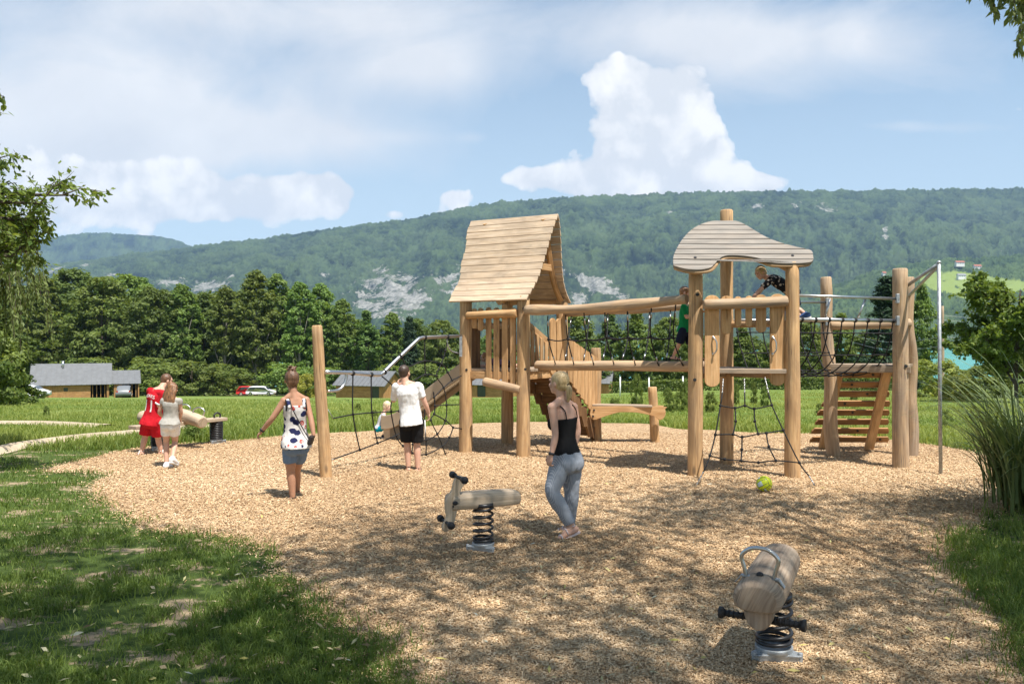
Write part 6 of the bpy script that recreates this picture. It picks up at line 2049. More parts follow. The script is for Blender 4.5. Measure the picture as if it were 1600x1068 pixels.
# slide
S0 = A.lerp(D, .52) + V3((-.02, .02, 1.52)); S1 = V3((-2.52, 16.55, .34)); sd_ = (S1 - S0); sd_.z = 0; sl_len = sd_.length; sd_.normalize(); sw = V3((-sd_.y, sd_.x, 0))
prof = [(0, 1.52), (.25, 1.50), (.45, 1.42), (1.0, 1.10), (1.6, .72), (2.05, .44), (2.3, .355), (sl_len, .335)]
prof = [(p.x, p.z) for p in spline([(a, 0, b) for a, b in prof], 4)]
SL = None
for k in (-1, 1):
    mb = MB(); o = [(a, b + .16) for a, b in prof] + [(a, b - .12) for a, b in reversed(prof)]
    mb.prism(o, .05, V3((S0.x, S0.y, 0)) + sw * (.27 * k), sd_, UP, 1); x = mb.build('slide_side', M['slide'], TW, .01)
vs = []; fs = []
for i, (a, b) in enumerate(prof):
    for k in (-1, 1): vs.append(V3((S0.x, S0.y, b)) + sd_ * a + sw * (.245 * k))
for i in range(len(prof) - 1): fs.append([2 * i, 2 * i + 1, 2 * i + 3, 2 * i + 2])
n0 = len(vs); vs += [v + V3((0, 0, -.03)) for v in vs]; fs += [[n0 + q for q in reversed(f)] for f in fs]
mb = MB(); mb.add(vs, fs, None, True); mb.build('slide_bed', M['slidebed'], TW)
mb = MB(); mb.box(V3((S1.x, S1.y, .13)) - sd_ * .12, (.18, .5, .42), Matrix((sd_, sw, UP)).transposed()); mb.build('slide_foot', M['slide'], TW, .01)

# ---------------------------------------------------------------- climbing net with its leaning post and bent pipe
NP = V3((-2.735, 11.8, 0)); NPt = P(495, 508, 11.8)
CN = empty('climbing_net', NP, 'black climbing net hung from a bent steel pipe beside the leaning post', 'climbing net')
mb = MB(); mb.log(NP + V3((0, 0, -.25)), NPt, .094, .078, 31, n=18); mb.build('leaning_post', M['post'], CN)
dX = A - NP


def plan(px):
    k = (px - 800) / F
    s = (k * NP.y - NP.x) / (dX.x - k * dX.y)
    return NP + dX * s


def NPx(px, py):
    q = plan(px); return P(px, py, q.y)


def NPx_(px, py, dy):
    q = plan(px); return P(px, py, q.y + dy)


pipe = [NPx(507, 581), NPx(545, 582), NPx(588, 585.5), NPx(597, 583), NPx(604, 577), NPx(650, 533), NPx(657, 528.5), NPx(666, 527), NPx(721, 525)]
mb = MB(); mb.tube(spline(pipe, 3), .030, 12)
mb.tube(spline([NPx(541, 583), NPx(540.5, 592), NPx(536, 603), NPx(527, 609.5), NPx(512, 611)], 5), .022, 10); mb.build('pipe', M['steel'], CN)
mb = MB(); mb.tube(spline([NPx(699, 527), NPx(699, 537), NPx(704, 547), NPx(712, 550.5), NPx(721, 552)], 5), .012, 8)
mb.box(NPx_(720, 541, -.12), (.05, .03, .36)); mb.build('bracket', M['galv'], CN)
z2 = lambda x, y: (380 + x / 2.81, 480 + y / 2.81)
z3 = lambda x, y: (570 + x / 5.62, 560 + y / 5.62)
LN = [[z2(482, 292), z2(482, 470), z2(512, 625)], [z2(562, 300), z2(565, 462), z2(590, 595)],
      [z3(150, 155), z3(245, 235), z3(300, 300)], [z3(235, 370), z3(230, 465), z3(275, 675), z3(335, 765), z3(430, 830)],
      [z2(395, 487), z2(482, 470), z2(565, 462), z2(650, 458), z2(685, 455), z2(760, 462)],
      [z2(398, 665), z2(512, 625), z2(590, 595), z2(672, 562), z2(740, 520)],
      [z2(797, 132), z2(797, 235), z2(800, 292)], [z2(800, 410), z2(796, 500), z2(803, 580), z2(803, 645)],
      [z2(690, 200), z2(715, 262), z2(735, 330)], [z2(735, 258), z2(797, 235), z2(870, 248), z2(898, 285), z2(917, 320)],
      [z2(899, 130), z2(888, 190), z2(870, 248), z2(848, 300), z2(880, 352), z2(893, 428), z2(888, 496), z2(852, 555), z2(803, 582), z2(740, 585)],
      [z2(735, 330), z2(797, 296), z2(848, 300)], [z2(835, 370), z2(838, 395), z2(842, 432), z2(838, 468), z2(824, 495), z2(852, 555), z2(875, 608), z2(892, 660)],
      [z2(838, 468), z2(888, 496), z2(922, 527)], [z2(922, 527), z2(905, 570), z2(875, 608), z2(803, 645), z2(738, 640)],
      [z2(835, 397), z2(880, 352), z2(917, 320)], [z2(842, 432), z2(893, 428), z2(948, 426)], [z2(922, 527), z2(960, 533)], [z2(917, 320), z2(958, 300)],
      [z2(740, 470), z2(735, 520), z2(745, 600), z2(738, 640)], [z2(735, 258), z2(715, 262)]]
mb = MB(); knots = {}
for l in LN:
    rope(mb, spline([NPx(*p) for p in l], 4), .0105)
    for p in l[1:-1]: knots[(round(p[0]), round(p[1]))] = p
for q in ((512, 625), (590, 595), (803, 645), (922, 527), (917, 320), (482, 470), (565, 462)):
    knots[q] = z2(*q)
for p in knots.values(): mb.ball(NPx(*p), .024, 8, 6)
for p in ((551, 583), (580, 585), (601, 581), (625, 557), (664, 527), (699, 526)):
    t = NPx(*p); mb.ball(t, .042, 10, 6)
mb.build('rope_net', M['rope'], CN)
mb = MB(); mb.tube([NPx(*z2(398, 665)), NP + V3((.05, .05, .25))], .006, 6); mb.tube([NPx(*z2(395, 487)), NP + V3((.0, .02, 1.0))], .006, 6)
mb.tube([NPx(*z2(892, 660)), NPx(*z2(897, 680)) - V3((0, 0, .05))], .006, 6); mb.build('anchor_chain', M['galv'], CN)

# ---------------------------------------------------------------- look-out tower with the curved board roof
R1 = V3((2.745, 11.90, 0)); R2 = V3((4.15, 11.79, 0)); R3 = V3((3.53, 13.10, 0))
LT = empty('lookout_tower', (R1 + R2 + R3) / 3, 'three legged wooden tower with a grey curved board roof', 'play tower')
post('post', R1, R1 + UP * 3.08, .118, .10, 41, LT); post('post', R2, R2 + UP * 3.18, .118, .095, 42, LT); post('post', R3, R3 + UP * 4.17, .118, .098, 43, LT)
for (p, z, dx) in ((R1, 2.70, .0), (R1, 1.44, -.04)): bolt(LT, p + V3((dx, -.118, z)), (0, -1, 0), .024)
# roof outline in the roof's own tilted plane
ex = V3((1, 0, 0)); ey = V3((0, .80, .60)).normalized(); RO = P(1160, 418, 11.62)
nrm_ = ex.cross(ey)


def on_roof(px, py):
    d = V3(((px - 800) / F, 1, -(py - 534) / F)); o = V3((0, 0, CAMH))
    t = (RO - o).dot(nrm_) / d.dot(nrm_); q = o + d * t - RO
    return (q.dot(ex), q.dot(ey))


OUT = [(1052, 416), (1052, 402), (1058, 388), (1066, 375), (1078, 362), (1092, 353), (1110, 347), (1130, 345.5), (1148, 346), (1164, 352), (1182, 363), (1200, 373), (1222, 381), (1245, 387), (1266, 392), (1270, 400), (1268, 410), (1245, 412.5), (1222, 412.5), (1205, 411), (1190, 406), (1172, 402), (1148, 400), (1132, 401), (1122, 407), (1116, 414), (1108, 420), (1090, 422.5), (1070, 421)]
out = [on_roof(*p) for p in OUT]
out = [(p.x, p.y) for p in spline([(a, b, 0) for a, b in out + out[:1]], 4)[:-1]]
ymin = min(p[1] for p in out); ymax = max(p[1] for p in out)
rf = MB(); nsl = 10


def clip(poly, lo, hi):
    for (s, lim) in ((1, lo), (-1, -hi)):
        o = []
        for i in range(len(poly)):
            a = poly[i]; b = poly[(i + 1) % len(poly)]
            ia, ib = s * a[1] >= lim, s * b[1] >= lim
            if ia: o.append(a)
            if ia != ib:
                t = (s * lim - a[1]) / (b[1] - a[1]); o.append((a[0] + (b[0] - a[0]) * t, s * lim))
        poly = o
        if len(poly) < 3: return []
    return poly


def islands(poly):
    """a strip of the outline may be two separate boards: split at the waist"""
    return [poly]


for i in range(nsl):
    lo = ymin + (ymax - ymin) * i / nsl; hi = ymin + (ymax - ymin) * (i + 1) / nsl - .018
    c = clip(out, lo, hi)
    if not c: continue
    if i == 0 or i == 1:
        # the arch parts the lowest boards: keep left and right pieces
        xm = on_roof(1150, 405)[0]
        l = [p for p in c if p[0] < xm]; r = [p for p in c if p[0] >= xm]
        if i == 0 and len(l) > 2 and len(r) > 2:
            for q in (l, r): rf.prism(q, .035, RO, ex, ey, i, along=0)
            continue
    rf.prism(c, .035, RO, ex, ey, i, along=0)
rf.build('roof', M['greywood'], LT, .004)
ed = MB()
lowout = [on_roof(*p) for p in OUT]
ed.tube([RO + ex * a + ey * b - nrm_ * .035 for a, b in [(q[0] * .97, q[1]) for q in out]], .022, 6, closed=True)
ed.build('roof_edge', M['post'], LT)
for p, q in ((1082, 1), (1240, 1)):
    pass
bt = MB()
for (px, py) in ((1086, 404), (1238, 401)):
    a, b = on_roof(px, py); bt.tube([RO + ex * a + ey * b + nrm_ * .01, RO + ex * a + ey * b + nrm_ * .03], .022, 10)
bt.build('bolt', M['rubber'], LT)
for x0, x1 in ((R1, R3), (R2, R3)):
    z0 = 3.02 if x0 is R1 else 3.1; z1 = 3.78 if x1 is R3 else 3.1
    bm_ = MB(); bm_.log(x0 + UP * (z0 - .05), x1 + UP * (z1 - .05), .05, .05, int(x0.x * 7)); bm_.build('roof_beam', M['post'], LT)
# deck
E2 = (R2 - R1).normalized(); N2 = V3((-E2.y, E2.x, 0)); H2 = (R3 - R1).dot(N2)
dk = MB()
for i in range(8):
    s = (i + .5) / 8; wl = R1.lerp(R3, s); wr = R2.lerp(R3, s)
    if i == 0: wl, wr = R1 + N2 * .06 + E2 * .10, R2 + N2 * .06 - E2 * .10
    dk.plank(wl + UP * 1.575, wr + UP * 1.575, H2 / 8 - .01, .05, N2, i)
dk.build('deck', M['deckwood'], LT, .004)
fj = MB(); fj.plank(R1 + E2 * .1 - N2 * .04 + UP * 1.565, R2 - E2 * .1 - N2 * .04 + UP * 1.565, .065, .06, UP, 2); fj.plank(R1 + UP * 1.49, R3 + UP * 1.49, .1, .05, UP, 3); fj.plank(R2 + UP * 1.49, R3 + UP * 1.49, .1, .05, UP, 4)
fj.build('deck_frame', M['deckwood'], LT, .004)
Yf = 11.72
mb = MB(); mb.log(P(1099, 475.5, Yf), P(1230, 470.5, Yf), .078, .083, 44); mb.build('top_rail', M['log'], LT)
for i, (x0, x1, y0, y1) in enumerate([(1101, 1124, 461, 604), (1127, 1142.5, 462, 522), (1148, 1158, 463, 510), (1165, 1175, 462, 510), (1181, 1197, 460, 519), (1203, 1226, 459, 602)]):
    Yp = Yf + .095
    a = P(x0, y1, Yp); b = P(x1, y0, Yp)
    mb = MB(); mb.prism(rounded(b.x - a.x, a.z, b.z), .035, V3(((a.x + b.x) / 2, Yp, 0)), (1, 0, 0), UP, i + 1); mb.build('wide_plank' if i in (0, 5) else 'railing_plank', M['plank'], LT, .005)
    if i in (0, 5):
        cx = (x0 + x1) / 2 + (6 if i == 0 else -3)
        h_ = MB(); h_.tube(spline([P(cx - 4, 527, Yp - .015), P(cx - 3, 527, Yp - .05), P(cx + 1, 534, Yp - .075), P(cx + 1.5, 541, Yp - .078), P(cx + 1, 547, Yp - .075), P(cx - 3, 553, Yp - .05), P(cx - 4, 553, Yp - .015)], 4), .011, 8)
        h_.ball(P(cx - 4, 527, Yp - .02), (.022, .012, .022), 8, 6); h_.ball(P(cx - 4, 553, Yp - .02), (.022, .012, .022), 8, 6); h_.build('handle', M['steel'], LT)
mb = MB(); mb.log(R1 * .0 + V3((R3.x + .05, R3.y, 2.28)), R2 + V3((0, .05, 2.28)), .05, .05, 46); mb.build('rear_rail', M['post'], LT)
# rope ladder
z4 = lambda x, y: (1020 + x / 2.272, 310 + y / 2.272)


def LP(p):
    px, py = p; return P(px, py, 11.78 - max(0, py - 590) / 165 * .72)


LL = [[z4(240, 735), z4(222, 838), z4(203, 912), z4(180, 970)], [z4(422, 733), z4(463, 822), z4(520, 937), z4(555, 985)],
      [z4(240, 735), z4(292, 743), z4(327, 735), z4(360, 746), z4(422, 733)], [z4(222, 838), z4(285, 837), z4(317, 846), z4(374, 835), z4(403, 832), z4(463, 822)],
      [z4(203, 912), z4(255, 925), z4(313, 930), z4(375, 936), z4(437, 930), z4(520, 937)], [z4(292, 743), z4(294, 790), z4(285, 837)], [z4(360, 746), z4(362, 790), z4(374, 835)],
      [z4(317, 846), z4(316, 890), z4(313, 930)], [z4(403, 832), z4(412, 880), z4(437, 930)], [z4(247, 690), z4(240, 735)], [z4(326, 690), z4(327, 735)], [z4(411, 690), z4(422, 733)]]
mb = MB(); kn = set()
for l in LL:
    rope(mb, spline([LP(p) for p in l], 4), .0105)
    for p in l: kn.add((round(p[0], 1), round(p[1], 1)))
for p in kn:
    if 625 < p[1] < 730: mb.ball(LP(p), .024, 8, 6)
mb.build('rope_ladder', M['rope'], LT)
for a, b in ((z4(250, 640), z4(247, 690)), (z4(325, 640), z4(326, 690)), (z4(398, 635), z4(411, 690)), (z4(180, 970), z4(150, 1026)), (z4(555, 985), z4(588, 1040))):
    mb = MB(); p, q = LP(a), LP(b); k = 9
    for i in range(k):
        c = p.lerp(q, (i + .5) / k); mb.ball(c, (.008, .008, .016) if i % 2 else (.014, .006, .016), 6, 5)
    mb.tube([p, q], .005, 5)
    mb.build('chain', M['steel'], LT)

# ---------------------------------------------------------------- rope bridge between the towers
RB = empty('rope_bridge', (B + R1) / 2, 'log bridge with black rope sides between the two towers', 'rope bridge')
bd = (R1 - B).normalized()
n0_, n1_ = P(822, 484, 13.75), P(1073, 467, 11.95)
mid = n0_.lerp(n1_, .45) + V3((0, 0, -.045))
mb = MB(); pth = spline([n0_, mid, n1_], 12); mb.tube(pth, [.080 + .012 * math.sin(i * .5) for i in range(len(pth))], 16, rough=.1, seed=51); mb.build('near_handrail_log', M['log'], RB)
f0, f1 = V3((.98, 14.95, 2.53)), V3((3.45, 13.05, 2.62))
mb = MB(); mb.log(f0, f1, .062, .066, 52, wob=.05); mb.build('far_handrail_log', M['log'], RB)
w0, w1 = P(838, 571, 14.35), P(1112, 572, 12.35)
mb = MB(); mb.log(w0, w1, .088, .084, 53, wob=.03); mb.build('walking_log', M['log'], RB)
NEARR = [[(856, 494), (857, 530), (868, 569)], [(884, 492), (887, 529.5), (897, 570)], [(912.5, 489), (916.5, 530), (928, 570)], [(945, 486), (947, 526), (960, 571)], [(980, 482), (982, 527), (993, 571)], [(1018, 478), (1016.5, 526), (1029, 571)], [(1056, 474), (1052.5, 528), (1067, 571)]]
FARR = [[(893, 491), (888, 530), (883, 562)], [(921, 489), (917, 531), (912, 563)], [(950, 487), (948, 528), (942, 563)], [(981, 485), (981, 528), (972, 563)], [(1015, 482), (1013, 527), (1006, 563)], [(1048, 479), (1046, 528), (1041, 563)]]


def on_line(px, a, b):
    k = (px - 800) / F; s = (k * a.y - a.x) / ((b.x - a.x) - k * (b.y - a.y)); return a.y + (b.y - a.y) * s


mb = MB()
for side, rows in ((0, NEARR), (1, FARR)):
    mids = []
    for (t_, m_, b_) in rows:
        Yt = on_line(t_[0], n0_, n1_) if side == 0 else on_line(t_[0], f0, f1)
        Yb = on_line(b_[0], w0, w1) + (-.09 if side == 0 else .10)
        t, b2 = P(t_[0], t_[1], Yt), P(b_[0], b_[1], Yb); mm = P(m_[0], m_[1], (Yt + Yb) / 2)
        rope(mb, spline([t, mm, b2], 4), .0105); mb.ball(mm, .026, 8, 6); mids.append(mm)
        if side == 0: rope(mb, spline([b2 + V3((-.01, 0, .02)), b2 + V3((.05, -.005, -.03)), b2 + V3((.09, .02, -.07))], 3), .008)
        for q, dv in ((t.lerp(mm, .30), (t - mm)), (b2.lerp(mm, .22), (mm - b2))):
            fm = MB(); d_ = dv.normalized() * .05; fm.tube([q + d_, q - d_], .0125, 8); fm.build('rope_ferrule', M['steel'], RB)
    for i in range(len(mids) - 1): rope(mb, spline([mids[i], mids[i].lerp(mids[i + 1], .5) + V3((0, 0, -.03)), mids[i + 1]], 3), .0105)
mb.build('rope_sides', M['rope'], RB)

# ---------------------------------------------------------------- hanging net passage, thick posts, climbing ramp, fire pole
P4 = V3((5.60, 14.0, 0)); P5 = V3((6.20, 12.70, 0)); P6 = V3((7.02, 14.0, 0))
NB = empty('net_passage', (P4 + P5 + R2) / 3, 'hanging net passage with steel rails between thick posts and a fire pole', 'net passage')
mb = MB(); mb.log(P4 + V3((.06, -.02, -.25)), V3((5.52, 14.0, 3.14)), .125, .092, 61, n=18, wob=.06); mb.build('post', M['log'], NB)
mb = MB(); mb.log(P5 + UP * -.25, P5 + V3((-.01, 0, 3.17)), .125, .112, 62, n=18); mb.build('post', M['log'], NB)
mb = MB(); mb.log(P6 + UP * -.25, P6 + V3((-.02, 0, 3.14)), .115, .075, 63, n=18, wob=.10); mb.build('post', M['log'], NB)
bolt(NB, P5 + V3((.02, -.125, 1.62)), (0, -1, 0), .026)
na, nb_ = V3((4.22, 11.82, 2.335)), P(1401, 501, 12.62); fa, fb_ = V3((3.6, 13.08, 2.36)), V3((5.5, 13.95, 2.36))
ha, hb_ = V3((4.22, 11.80, 2.69)), P(1401, 466.5, 12.62); ga, gb_ = V3((3.62, 13.05, 2.66)), V3((5.5, 13.92, 2.69))
mb = MB()
for a, b in ((na, nb_), (fa, fb_)): mb.tube([a, b], .028, 12)
mb.build('net_tube', M['steel'], NB)
mb = MB()
for a, b in ((ha, hb_), (ga, gb_)): mb.tube([a, b], .021, 12)
for (p, q) in ((P(1297, 467, 12.15), P(1289, 496, 12.1)), (P(1352, 467, 12.4), P(1341, 496, 12.35))): mb.tube([p, q], .017, 8)
mb.build('handrail', M['steel'], NB)
mb = MB()
for q in (nb_, hb_, gb_, fb_): mb.box(q + V3((.0, -.03, 0)), (.05, .05, .15))
mb.build('clamp', M['galv'], NB, .008)
mb = MB(); mb.log(P(1296, 508, 13.95), P(1422, 505, 13.95), .078, .085, 64); mb.build('cross_log', M['log'], NB)
mb = MB(); S = lambda s, a: (na.lerp(nb_, s) * (1 - a) / 2 + fa.lerp(fb_, s) * (1 + a) / 2) + V3((0, 0, -.90 * (1 - abs(a) ** 2.6) ** .62))
ss = [.02, .15, .28, .41, .54, .67, .80, .93]
for s in ss:
    rope(mb, spline([S(s + (.03 if abs(a) > .5 else 0), a) for a in (-1, -.93, -.75, -.45, 0, .45, .75, .93, 1)], 3), .0105)
    for a in (-1, 1): mb.ball(S(s + .03, a), .040, 10, 6)
for a in (-.965, -.80, -.45, 0, .45, .80, .965):
    rope(mb, [S(s + (.03 if abs(a) > .5 else 0), a) for s in ss], .0105)
    for s in ss: mb.ball(S(s + (.03 if abs(a) > .5 else 0), a), .022, 8, 6)
mb.build('hanging_net', M['rope'], NB)
# platform
dk = MB()
for i in range(7):
    s = (i + .5) / 7; a = P5.lerp(P4, s); b = P5.lerp(P6, s)
    dk.plank(a + UP * 1.60, b + UP * 1.60, .17, .045, (0, 1, 0), i)
dk.plank(V3((5.33, 13.35, 1.605)), V3((6.35, 12.72, 1.605)), .30, .05, (.5, .8, 0), 9)
dk.build('deck', M['deckwood'], NB, .004)
mb = MB(); mb.plank(V3((5.30, 13.22, 1.56)), V3((6.30, 12.58, 1.56)), .10, .05, UP, 3); mb.plank(P4 + UP * 1.52, P6 + UP * 1.52, .12, .06, UP, 4); mb.build('deck_frame', M['deckwood'], NB, .004)
# ramp boards
lft = [1265.5, 1268, 1274, 1277, 1284, 1296, 1303, 1309]; rgt = [1388, 1388, 1388, 1389, 1390, 1389, 1386, 1384]; pcy = [686, 672.5, 658.5, 644, 630, 615, 600.5, 585]
for i in range(8):
    Y = 15.12 - .9 * i / 7; a = P(lft[i], pcy[i], Y); b = P(rgt[i], pcy[i], Y)
    mb = MB(); h = .125
    L = b.x - a.x
    mb.prism([(0, -h / 2), (L, -h / 2), (L + .01, 0), (L - .02, h / 2), (.05, h / 2), (.01, 0)], .035, a, (1, 0, 0), (0, -.52, .85), i, along=0)
    bd_ = mb.build('ramp_board', M['brownplank'], NB, .005)
    c = V3((0, 0, 0)); k = [(1375, 0), (1340, 0), (1365, 0), (1332, 0), (1320, 0), (1355, 0), (1331, 0), (1364, 0)][i][0]
    hm = MB(); q = P(k, pcy[i], Y - .03); hm.tube([q, q + V3((0, -.012, -.006))], .022, 10); ho_ = link('hole', hm.mesh('hole'), M['rubber']); ho_.parent = bd_; ho_.data.transform(NB.matrix_basis.inverted())  # black disc set on the board face, no opening is cut
for (a, b) in ((P(1388, 572, 14.1), P(1357, 704, 14.75)), (P(1312, 572, 14.1), P(1286, 700, 14.85))):
    mb = MB(); mb.plank(a, b, .17, .06, (1, .1, .2), 5); mb.build('stringer', M['plank'], NB, .006)
# fire pole
FT = P(1467, 411, 12.08); FB = G(1470, 741)
mb = MB(); mb.tube([FB + UP * -.2, V3((FT.x, FT.y, FT.z))], .026, 12); mb.ball(FT + UP * .01, (.034, .034, .03), 10, 6); mb.build('fire_pole', M['galv'], NB)
mb = MB(); mb.tube([P5 + V3((.08, 0, 2.88)), FT + V3((0, 0, -.01))], .026, 12); mb.tube([P6 + V3((-.05, 0, 2.80)), FT + V3((.01, .02, -.03))], .026, 12); mb.build('pole_arm', M['galv'], NB)

# ---------------------------------------------------------------- stepped bench at the foot of the stairs
BP = V3((2.885, 15.95, 0)); BN = empty('wooden_bench', BP, 'short wooden bench plank with curved apron beside the stairs', 'bench')
mb = MB(); mb.log(BP + UP * -.25, BP + V3((-.07, 0, 1.10)), .10, .088, 71, bev=.01); mb.build('post', M['post'], BN)
sa, sb_ = P(926, 632, 15.98), P(1019, 634, 15.82)
mb = MB(); mb.plank(sa, sb_, .34, .035, (0, 1, 0), 2); mb.build('seat', M['deckwood'], BN, .005)
for yy in (-.16, .17):
    L = (sb_.x + .10) - sa.x + .05
    o = [(-.05, .02), (L, .02), (L + .08, -.03), (L + .09, -.14), (L + .04, -.22), (L - .04, -.24), (L - .13, -.17), (L * .66, -.10), (L * .5, -.09), (L * .35, -.10), (.14, -.20), (.03, -.24), (-.05, -.22), (-.08, -.12)]
    mb = MB(); mb.prism([(p.x, p.y) for p in spline([(a, b, 0) for a, b in o], 3)], .045, V3((sa.x, 15.9 + yy, sa.z - .035)), (1, -.02, 0), UP, 3, along=0); mb.build('apron', M['plank'], BN, .005)
    for (xx, zz_) in ((0.0, -.05), (-.02, -.17), (L + .03, -.06), (L + .03, -.17)):
        if yy < 0: bolt(BN, V3((sa.x + xx, 15.9 + yy - .03, sa.z - .035 + zz_)), (0, -1, 0), .02)

# ================================================================== spring riders, seesaw, ball
def spring(parent, c, z0, z1, r, turns, wire, tight=1.0, name='spring'):
    mb = MB(); pts_ = []; n = int(turns * 22)
    for i in range(n + 1):
        s = i / n; a = s * turns * 2 * math.pi
        # the coils lie close together at the foot
        z = z0 + (z1 - z0) * (s ** 1.0 if tight == 1 else (.16 * min(1, s * 3.2) + .84 * max(0, (s - .28) / .72)))
        pts_.append(V3(c) + V3((r * math.cos(a), r * math.sin(a), z)))
    mb.tube(pts_, wire, 10)
    return mb.build(name, M['blacksteel'], parent)


def foot_plate(parent, c, r, yaw, h=.05):
    mb = MB(); o = []
    for i in range(3):
        a = yaw + i * 2.094
        for da, rr in ((-.22, 1.18), (-.08, 1.30), (.08, 1.30), (.22, 1.18), (.5, .86), (1.047, .80), (1.6, .86)): o.append((rr * r * math.cos(a + da), rr * r * math.sin(a + da)))
    mb.prism(o, .014, V3(c) + UP * h, (1, 0, 0), (0, 1, 0)); 
    mb.tube([V3(c) + UP * (h + .005), V3(c) + UP * (h + .035)], r * .86, 24)
    for i in range(3):
        a = yaw + i * 2.094; q = V3(c) + V3((1.2 * r * math.cos(a), 1.2 * r * math.sin(a), h - .03)); mb.tube([q + UP * -.06, q + UP * .05], .016, 8)
    mb.prism([(p[0] * .93, p[1] * .93) for p in o], .05, V3(c) + UP * (h - .03), (1, 0, 0), (0, 1, 0))
    mb.build('foot_plate', M['galv'], parent, .004)


# the one in the middle: slab body with a carved head bearing black grips
c0 = G(755, 860); Y0 = c0.y
R_ = empty('spring_rider', c0, 'pale spring rider with a carved board head and four black round grips', 'spring rider')
foot_plate(R_, c0, .125, 1.2)
spring(R_, c0, .09, .43, .092, 6.2, .0125, 2)
hd = P(702, 785, Y0 - .12); tl_ = P(806, 776, Y0 + .26)
ax = (tl_ - hd).normalized()
body = MB(); pth = []; L = (tl_ - hd).length
rings = [(0, .105, .082), (.04, .113, .09), (.3, .118, .095), (.6, .122, .092), (.9, .12, .085), (.97, .11, .078), (1, .098, .066)]
pv_, sdv = [], ax.cross(UP).normalized(); upv = sdv.cross(ax).normalized(); vs = []; n = 20
for s, hw_, hh in rings:
    for k in range(n):
        a = 2 * math.pi * k / n; ca, sa_ = math.cos(a), math.sin(a)
        q = 2.6; rx = hw_ * math.copysign(abs(ca) ** (2 / q), ca); rz = hh * math.copysign(abs(sa_) ** (2 / q), sa_)
        if rz < -.055: rz = -.055 - (abs(rz) - .055) * .25
        vs.append(hd + ax * (L * s) + sdv * rx + upv * rz)
fs = []; uvs = []
for i in range(len(rings) - 1):
    for k in range(n):
        fs.append([i * n + k, i * n + (k + 1) % n, (i + 1) * n + (k + 1) % n, (i + 1) * n + k])
        u0, u1 = k * .035, (k + 1) * .035; uvs.append([(u0, rings[i][0] * L), (u1, rings[i][0] * L), (u1, rings[i + 1][0] * L), (u0, rings[i + 1][0] * L)])
fs += [list(reversed(range(n))), list(range((len(rings) - 1) * n, len(rings) * n))]; uvs += [[(.1 * math.cos(k), .05 * math.sin(k)) for k in range(n)]] * 2
body.add(vs, fs, uvs, True); body.build('seat', M['pale'], R_)
mb = MB(); mb.tube([c0 + UP * .425, c0 + UP * .46], .10, 20); mb.build('top_plate', M['blacksteel'], R_)
# head board, in a plane across the seat's front
hx = V3((.60, -.80, 0)).normalized()
S_ = 1 / F * Y0
hp = [(716, 744), (722, 745), (727, 750), (726, 757), (721, 764), (717, 775), (715, 790), (712, 806), (708, 818), (701, 826), (694, 828), (690, 822), (692, 815), (697, 806), (695, 794), (696, 782), (701, 772), (706, 764), (708, 755), (711, 748)]
hc = P(706, 788, Y0 - .16)
hvx = V3((1, 0, 0)); o2 = [((px - 706) * S_, -(py - 788) * S_) for px, py in hp]
mb = MB(); mb.prism([(p.x, p.y) for p in spline([(a, b, 0) for a, b in o2 + o2[:1]], 3)[:-1]], .055, hc, (1, .35, 0), (0, 0, 1), 3); mb.build('head_board', M['pale'], R_, .014)
mb = MB(); q0 = hc + V3((.0, -.03, -.005)); mb.ball(q0 + V3((.035, -.02, .03)), (.027, .02, .02), 10, 8); mb.build('eye', M['rubber'], R_)
mb = MB(); mb.ball(hc + V3((.02, -.035, -.01)), (.012, .012, .012), 8, 6); mb.build('bolt', M['rubber'], R_)
gx = V3((.85, -.53, 0)).normalized()
for (ca, cb2, zc) in (((707, 741), (726, 750), 0), ((688, 809), (705, 821), 0)):
    p = P(ca[0], ca[1], Y0 - .07); q = P(cb2[0], cb2[1], Y0 - .30)
    mb = MB(); d = (q - p).normalized()
    mb.tube([p, q], .016, 10); mb.ball(p, .034, 14, 10); mb.ball(q, .036, 14, 10); mb.tube([q - d * .045, q - d * .01], [.028, .030], 12); mb.tube([p + d * .01, p + d * .045], [.030, .028], 12)
    mb.build('grip_bar', M['rubber'], R_)

# the one in front: half log beast with a steel loop
c1 = V3((1.655, 5.03, 0)); Y1 = c1.y
R_ = empty('spring_rider', c1, 'worn log spring rider in the foreground with a steel loop handle and black footrests', 'spring rider')
foot_plate(R_, c1, .135, -.6, .055)
spring(R_, c1, .10, .40, .105, 5.4, .0125, 2)
mb = MB(); mb.tube([c1 + UP * .38, c1 + UP * .42], .11, 20); mb.build('top_plate', M['blacksteel'], R_)
hd = P(1185, 924, 4.66); tl_ = P(1221, 884, 5.30)
hd.z = .505; tl_.z = .545
ax = (tl_ - hd).normalized(); L = (tl_ - hd).length; sdv = ax.cross(UP).normalized(); upv = sdv.cross(ax).normalized()
rings = [(-.10, .118, .088, -.0), (-.07, .136, .102, 0), (0, .142, .108, 0), (.25, .143, .112, .005), (.5, .138, .112, .012), (.8, .132, .108, .02), (.95, .126, .104, .024), (1.0, .112, .090, .024)]
vs = []; n = 24; fs = []; uvs = []
for s, hw_, hh, dz in rings:
    for k in range(n):
        a = 2 * math.pi * k / n; ca, sa_ = math.cos(a), math.sin(a)
        rx = hw_ * math.copysign(abs(ca) ** .85, ca); rz = hh * sa_
        if rz < -.05: rz = -.05 - (abs(rz) - .05) * .35
        vs.append(hd + ax * (L * s) + sdv * rx + upv * (rz + dz))
